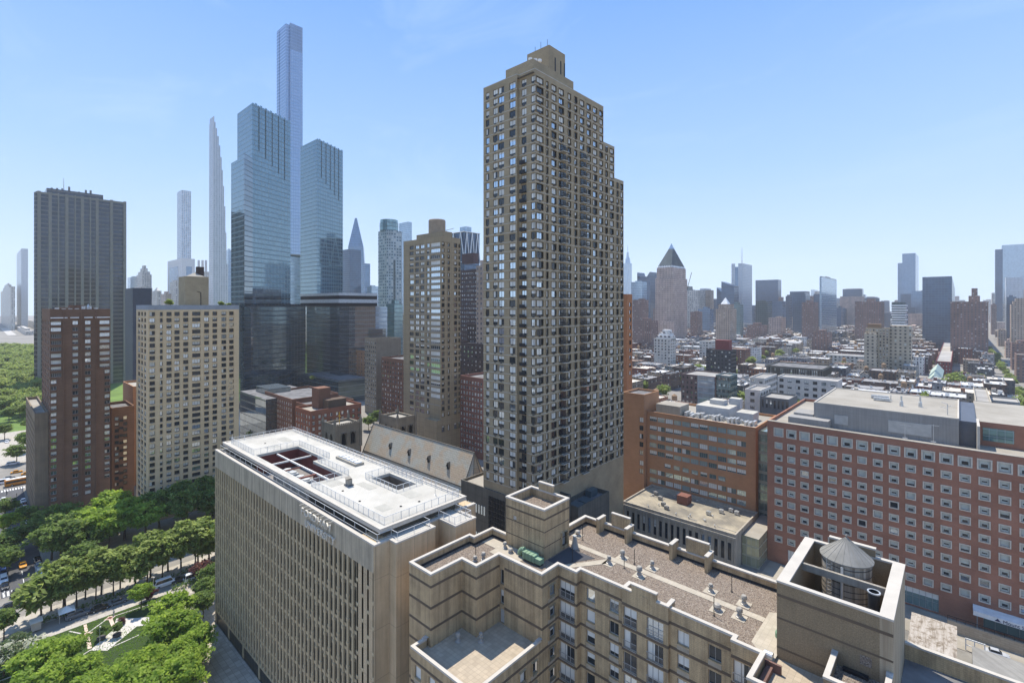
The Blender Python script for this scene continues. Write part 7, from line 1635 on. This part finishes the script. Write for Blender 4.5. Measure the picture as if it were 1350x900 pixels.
for i, (x, y) in enumerate([(-145.5,23.0),(-142.2,18.9),(-141,21.5)]):
    o = thing('garden_planter', ['round planter on the wide part of the pale path','round planter at the near end of the pale path','planter between the other two on the pale path'][i], 'planter', (x,y,.2), 'planters on the garden path')
    b = MB(); b.lathe(0,0,[(.75,0),(.85,.5),(.7,.5)],14); place(b.mesh('tub', plain('dark_tub', (.10,.085,.08), .7) if i == 0 else bpy.data.materials['dark_tub']), 'tub', (0,0,0), 0, o)
    place(TPL['purple' if i == 0 else 'dark'][0][0], 'plant', (0,0,.2), i, o, .24)
for i, (x, y) in enumerate([(-139.6,18.3),(-163,22),(-154.6,31),(-159,38),(-182.4,13.6),(-186,13.5)]):
    b = MB(); b.tube((x,y,.12),(x,y,4.6),.06,6); b.tube((x,y,4.6),(x+.7,y,4.8),.04,5); b.box(x+.5,x+1.0,y-.1,y+.1,4.72,4.82)
    single(b, 'street_lamp', METAL, (x,y,.12), ['slim lamp post standing on the pale garden path','lamp post between the double row of trees','lamp post by the hedge of the garden','lamp post near the two white vans','lamp post at the street corner by the crossing','second lamp post up the street corner'][i], 'lamp post', 'lamp posts')
b = MB()
for i in range(30):
    t = i/29; x, y = -124.4+(-112.4+124.4)*t, 33.2-2.9*t; b.box(x-.05,x+.05,y-.05,y+.05,.16,1.4)
b.poly([(-124.4,33.3,1.4),(-112.4,30.4,1.4),(-112.4,30.4,1.5),(-124.4,33.3,1.5)]); b.poly([(-124.4,33.2,1.5),(-112.4,30.3,1.5),(-112.4,30.4,1.5),(-124.4,33.3,1.5)])
single(b, 'fence', plain('dark_bronze_fence', (.07,.05,.04), .6), (-118,32,.16), 'dark fence between the garden lawn and the paved deck', 'fence')
# yards behind the pebble roof block and at the hospital foot
SH = thing('canopy_shed', 'shed with stained pale sloping roof in front of the red hospital', 'shed', (-4, 133, 0))
n = NT('stained_shed_roof'); x = n.xyz(n.oc()); f1 = n.noise(n.comb(n.M('MULTIPLY', x[0], 1.4), n.M('MULTIPLY', x[1], .12), 0), 1.0, 6, .7); f2 = n.noise(n.oc(), .9, 5, .7)
SHR = n.fin(n.mix(n.ramp(f2, [(.5,(0,0,0)),(.62,(1,1,1))]), n.ramp(f1, [(.36,(.14,.11,.08)),(.46,(.36,.31,.25)),(.65,(.48,.43,.37))]), (.19,.15,.105)), .9, .15)
b = MB(); b.loft([[(-7.8,126.6,5.6),(-.3,126.6,5.6),(-.3,141,6.4),(-7.8,141,6.4)],[(-7.8,126.6,5.9),(-.3,126.6,5.9),(-.3,141,6.7),(-7.8,141,6.7)]]); b.build('roof', SHR, SH)
b = MB(); b.box(-7.5,-.6,139.5,140.7,0,6.2); b.box(-7.5,-7.1,128.5,139.5,0,5.8); b.build('wall', DARKVOID, SH)  # near-black walls paint the shade under the open roof
b = MB(); [b.box(x_-.2,x_+.2,y_-.2,y_+.2,0,5.6) for x_ in (-7,-.9) for y_ in (127.2,)]; b.build('post', CONC, SH)
b = MB(); b.box(-2,26,151.2,151.8,0,2.6); 
single(b, 'stone_retaining_wall', brick('rubble_stone', (.46,.39,.29), (.36,.29,.21), (.22,.18,.13), 1.4, .5, .45), (12,151.5,0), 'pale rubble stone wall below the hospital awning', 'wall')
b = MB(); b.box(-2,26,151.45,151.55,3.5,3.6)
for i in range(19): b.box(-2+i*1.55,-1.93+i*1.55,151.45,151.52,2.61,3.5)
single(b, 'iron_railing', BLACKM, (12,151.5,2.6), 'black iron railing along the top of the rubble stone wall', 'railing')
b = MB(); b.prism([(2,118),(14,118),(14,140),(2,140)], 0, 4.2); b.box(2,14.0,117.6,118,0,4.9); single(b, 'grey_parking_ramp', stained('ramp_concrete', (.33,.32,.29),(.22,.21,.19)), (8,128,0), 'grey concrete ramp deck right of the stained shed', 'ramp')
for i, (x, y) in enumerate([(1.0,145.5),(10.5,143.5)]):
    b = MB(); b.box(x,x+.18,y,y+.18,0,2.4); b.box(x+3,x+3.18,y,y+.18,0,2.4); b.box(x,x+3.18,y,y+.18,2.4,2.62); b.box(x+1.4,x+1.58,y,y+.18,0,2.4); b.box(x,x+3.18,y+.02,y+.14,1.1,1.25)
    single(b, 'goal_frame', WHITEP, (x,y,0), ['white timber frame beside the stained shed','white timber frame at the right frame edge by the stone wall'][i], 'frame')
for i, (x, y, c, k) in enumerate([(-64,139.5,'blue','car'),(-67,140,'grey','car'),(-60,139.6,'silver','car'),(-71,140.2,'black','suv')]): car(k, c, x, y, .3, ['crushed looking blue car in the yard behind the pebble roof','grey car in the yard before the stone hall','silver car in the yard before the stone hall, rightmost','black car in the yard before the stone hall, leftmost'][i], 'cars in the yard by the stone hall')
for i, (x, y, z, c, k) in enumerate([(6,147.8,.05,'silver','car'),(15,147.4,.05,'white','suv'),(5,122,4.22,'white','van'),(10.5,121.5,4.22,'black','car'),(11,130,4.22,'grey','suv')]): car(k, c, x, y, .1, ['silver car below the rubble stone wall','white SUV below the rubble stone wall','white van on the grey ramp deck','black car on the grey ramp deck','grey SUV at the back of the grey ramp deck'][i], 'cars near the ramp', z)
# traffic on the distant avenue
for i in range(26):
    y = 300+i*30+R7.uniform(-8,8); x = R7.choice((41,44.5,48,51.5,54)); c = R7.choice(('white','grey','black','silver','yellow','white')); car('car' if R7.random() < .7 else 'suv', c, x, y, H, f'tiny {c} car on the distant avenue at the right', 'cars on the distant avenue')
# people, a few pixels tall
PB_ = MB(); PB_.loft([[(-.16*s_,-.1*s_,z_),(.16*s_,-.1*s_,z_),(.2*s_,0,z_),(.16*s_,.1*s_,z_),(-.16*s_,.1*s_,z_),(-.2*s_,0,z_)] for s_, z_ in ((.55,.0),(.7,.35),(.85,.68),(1.0,.95),(1.15,1.15),(.45,1.24),(.42,1.3),(.52,1.38),(.5,1.48),(.2,1.54))])
for i, (px_, py_) in enumerate([(22,655),(30,647),(43,665),(33,668),(9,652),(150,812),(40,640)]):
    x, y = at(px_, py_); m = PB_.mesh('person', plain('cloth_%d' % i, [(.05,.05,.06),(.4,.38,.36),(.05,.08,.18),(.3,.05,.05),(.1,.1,.1),(.5,.48,.45),(.06,.06,.05)][i], .9)); o = place(m, 'person', (x, y, .1), i)
    tag(o, ['person in dark clothes stepping over the zebra crossing','person in pale clothes near the zebra crossing','person in dark blue walking beside the low brown wing','person in dark red by the kerb of the taxi street','person in black at the left of the zebra crossing','person in a pale top on the garden path','person in dark clothes near the orange bus'][i], 'person')
# air
hz = MB(); hz.box(-5300,5300,-1700,5300,-1.2,485)
n = NT('haze_air'); n.t.nodes.remove(n.b); pvn = n.new('ShaderNodeVolumePrincipled'); pvn.inputs['Color'].default_value = (.93,.96,1.0,1); pvn.inputs['Density'].default_value = .000095; pvn.inputs['Anisotropy'].default_value = .0
n.t.links.new(pvn.outputs[0], n.out.inputs['Volume'])
tag(hz.build('haze', n.m), kind='stuff')
# ================================================================ camera, sky, sun
cam = bpy.data.cameras.new('camera'); co = bpy.data.objects.new('camera', cam); COL.objects.link(co)
cam.sensor_width = 36; cam.lens = 36*645/1350; cam.shift_y = -47/1350; cam.clip_start = .5; cam.clip_end = 60000
co.location = (0, 0, CAM_H); co.rotation_euler = (PI/2, 0, PHI); SC.camera = co
S = Vector((-4.5, 1.7, 9.6)).normalized()
EL = math.asin(S.z)
w = bpy.data.worlds.new('World'); SC.world = w; w.use_nodes = True
nt = w.node_tree; nt.nodes.clear()
sky = nt.nodes.new('ShaderNodeTexSky'); sky.sky_type = 'NISHITA'; sky.sun_disc = False
sky.sun_elevation = EL; sky.sun_rotation = math.atan2(S.x, S.y); sky.altitude = 50; sky.air_density = .8; sky.dust_density = 0; sky.ozone_density = 2
bg = nt.nodes.new('ShaderNodeBackground'); bg.inputs[1].default_value = .15
wo = nt.nodes.new('ShaderNodeOutputWorld')
tc = nt.nodes.new('ShaderNodeTexCoord'); sx = nt.nodes.new('ShaderNodeSeparateXYZ'); nt.links.new(tc.outputs['Generated'], sx.inputs[0])
rp = nt.nodes.new('ShaderNodeValToRGB'); nt.links.new(sx.outputs[2], rp.inputs[0])
K = 1/.15
rp.color_ramp.elements.new(.5)
for e, (p, c) in zip(rp.color_ramp.elements, [(0, (.46,.575,.71)), (.25, (.27,.43,.71)), (.56, (.125,.28,.64))]): e.position = p; e.color = (*c, 1)
# thin high cirrus
mp = nt.nodes.new('ShaderNodeMapping'); mp.inputs['Scale'].default_value = (1.2, 3.0, 5.0); mp.inputs['Rotation'].default_value = (.2, .3, .6); nt.links.new(tc.outputs['Generated'], mp.inputs[0])
nz = nt.nodes.new('ShaderNodeTexNoise'); nz.inputs['Scale'].default_value = 1.6; nz.inputs['Detail'].default_value = 7; nz.inputs['Roughness'].default_value = .6; nz.inputs['Distortion'].default_value = .8; nt.links.new(mp.outputs[0], nz.inputs[0])
cr = nt.nodes.new('ShaderNodeValToRGB'); cr.color_ramp.elements[0].position = .52; cr.color_ramp.elements[0].color = (0,0,0,1); cr.color_ramp.elements[1].position = .85; cr.color_ramp.elements[1].color = (.42,.42,.42,1); nt.links.new(nz.outputs[0], cr.inputs[0])
m1 = nt.nodes.new('ShaderNodeMix'); m1.data_type = 'RGBA'; nt.links.new(cr.outputs[0], m1.inputs[0]); nt.links.new(rp.outputs[0], m1.inputs[6]); m1.inputs[7].default_value = (.42,.55,.76,1)
sc_ = nt.nodes.new('ShaderNodeMix'); sc_.data_type = 'RGBA'; sc_.blend_type = 'MULTIPLY'; sc_.inputs[0].default_value = 1; nt.links.new(m1.outputs[2], sc_.inputs[6]); sc_.inputs[7].default_value = (K, K, K, 1)
m2 = nt.nodes.new('ShaderNodeMix'); m2.data_type = 'RGBA'; m2.inputs[0].default_value = .96; nt.links.new(sky.outputs[0], m2.inputs[6]); nt.links.new(sc_.outputs[2], m2.inputs[7])
nt.links.new(m2.outputs[2], bg.inputs[0]); nt.links.new(bg.outputs[0], wo.inputs[0])
sl = bpy.data.lights.new('sun', 'SUN'); sl.energy = 4.0; sl.angle = math.radians(.5); sl.color = (1, .94, .84)
so = bpy.data.objects.new('sun', sl); COL.objects.link(so); so.rotation_euler = S.to_track_quat('Z', 'Y').to_euler(); so.location = (-300, 100, 600)
SC.view_settings.view_transform = 'Standard'; SC.view_settings.look = 'None'; SC.view_settings.gamma = 1; SC.view_settings.exposure = 0.66
SC.cycles.use_denoising = True; SC.cycles.max_bounces = 6; SC.cycles.diffuse_bounces = 3; SC.cycles.volume_bounces = 2; SC.cycles.transparent_max_bounces = 8
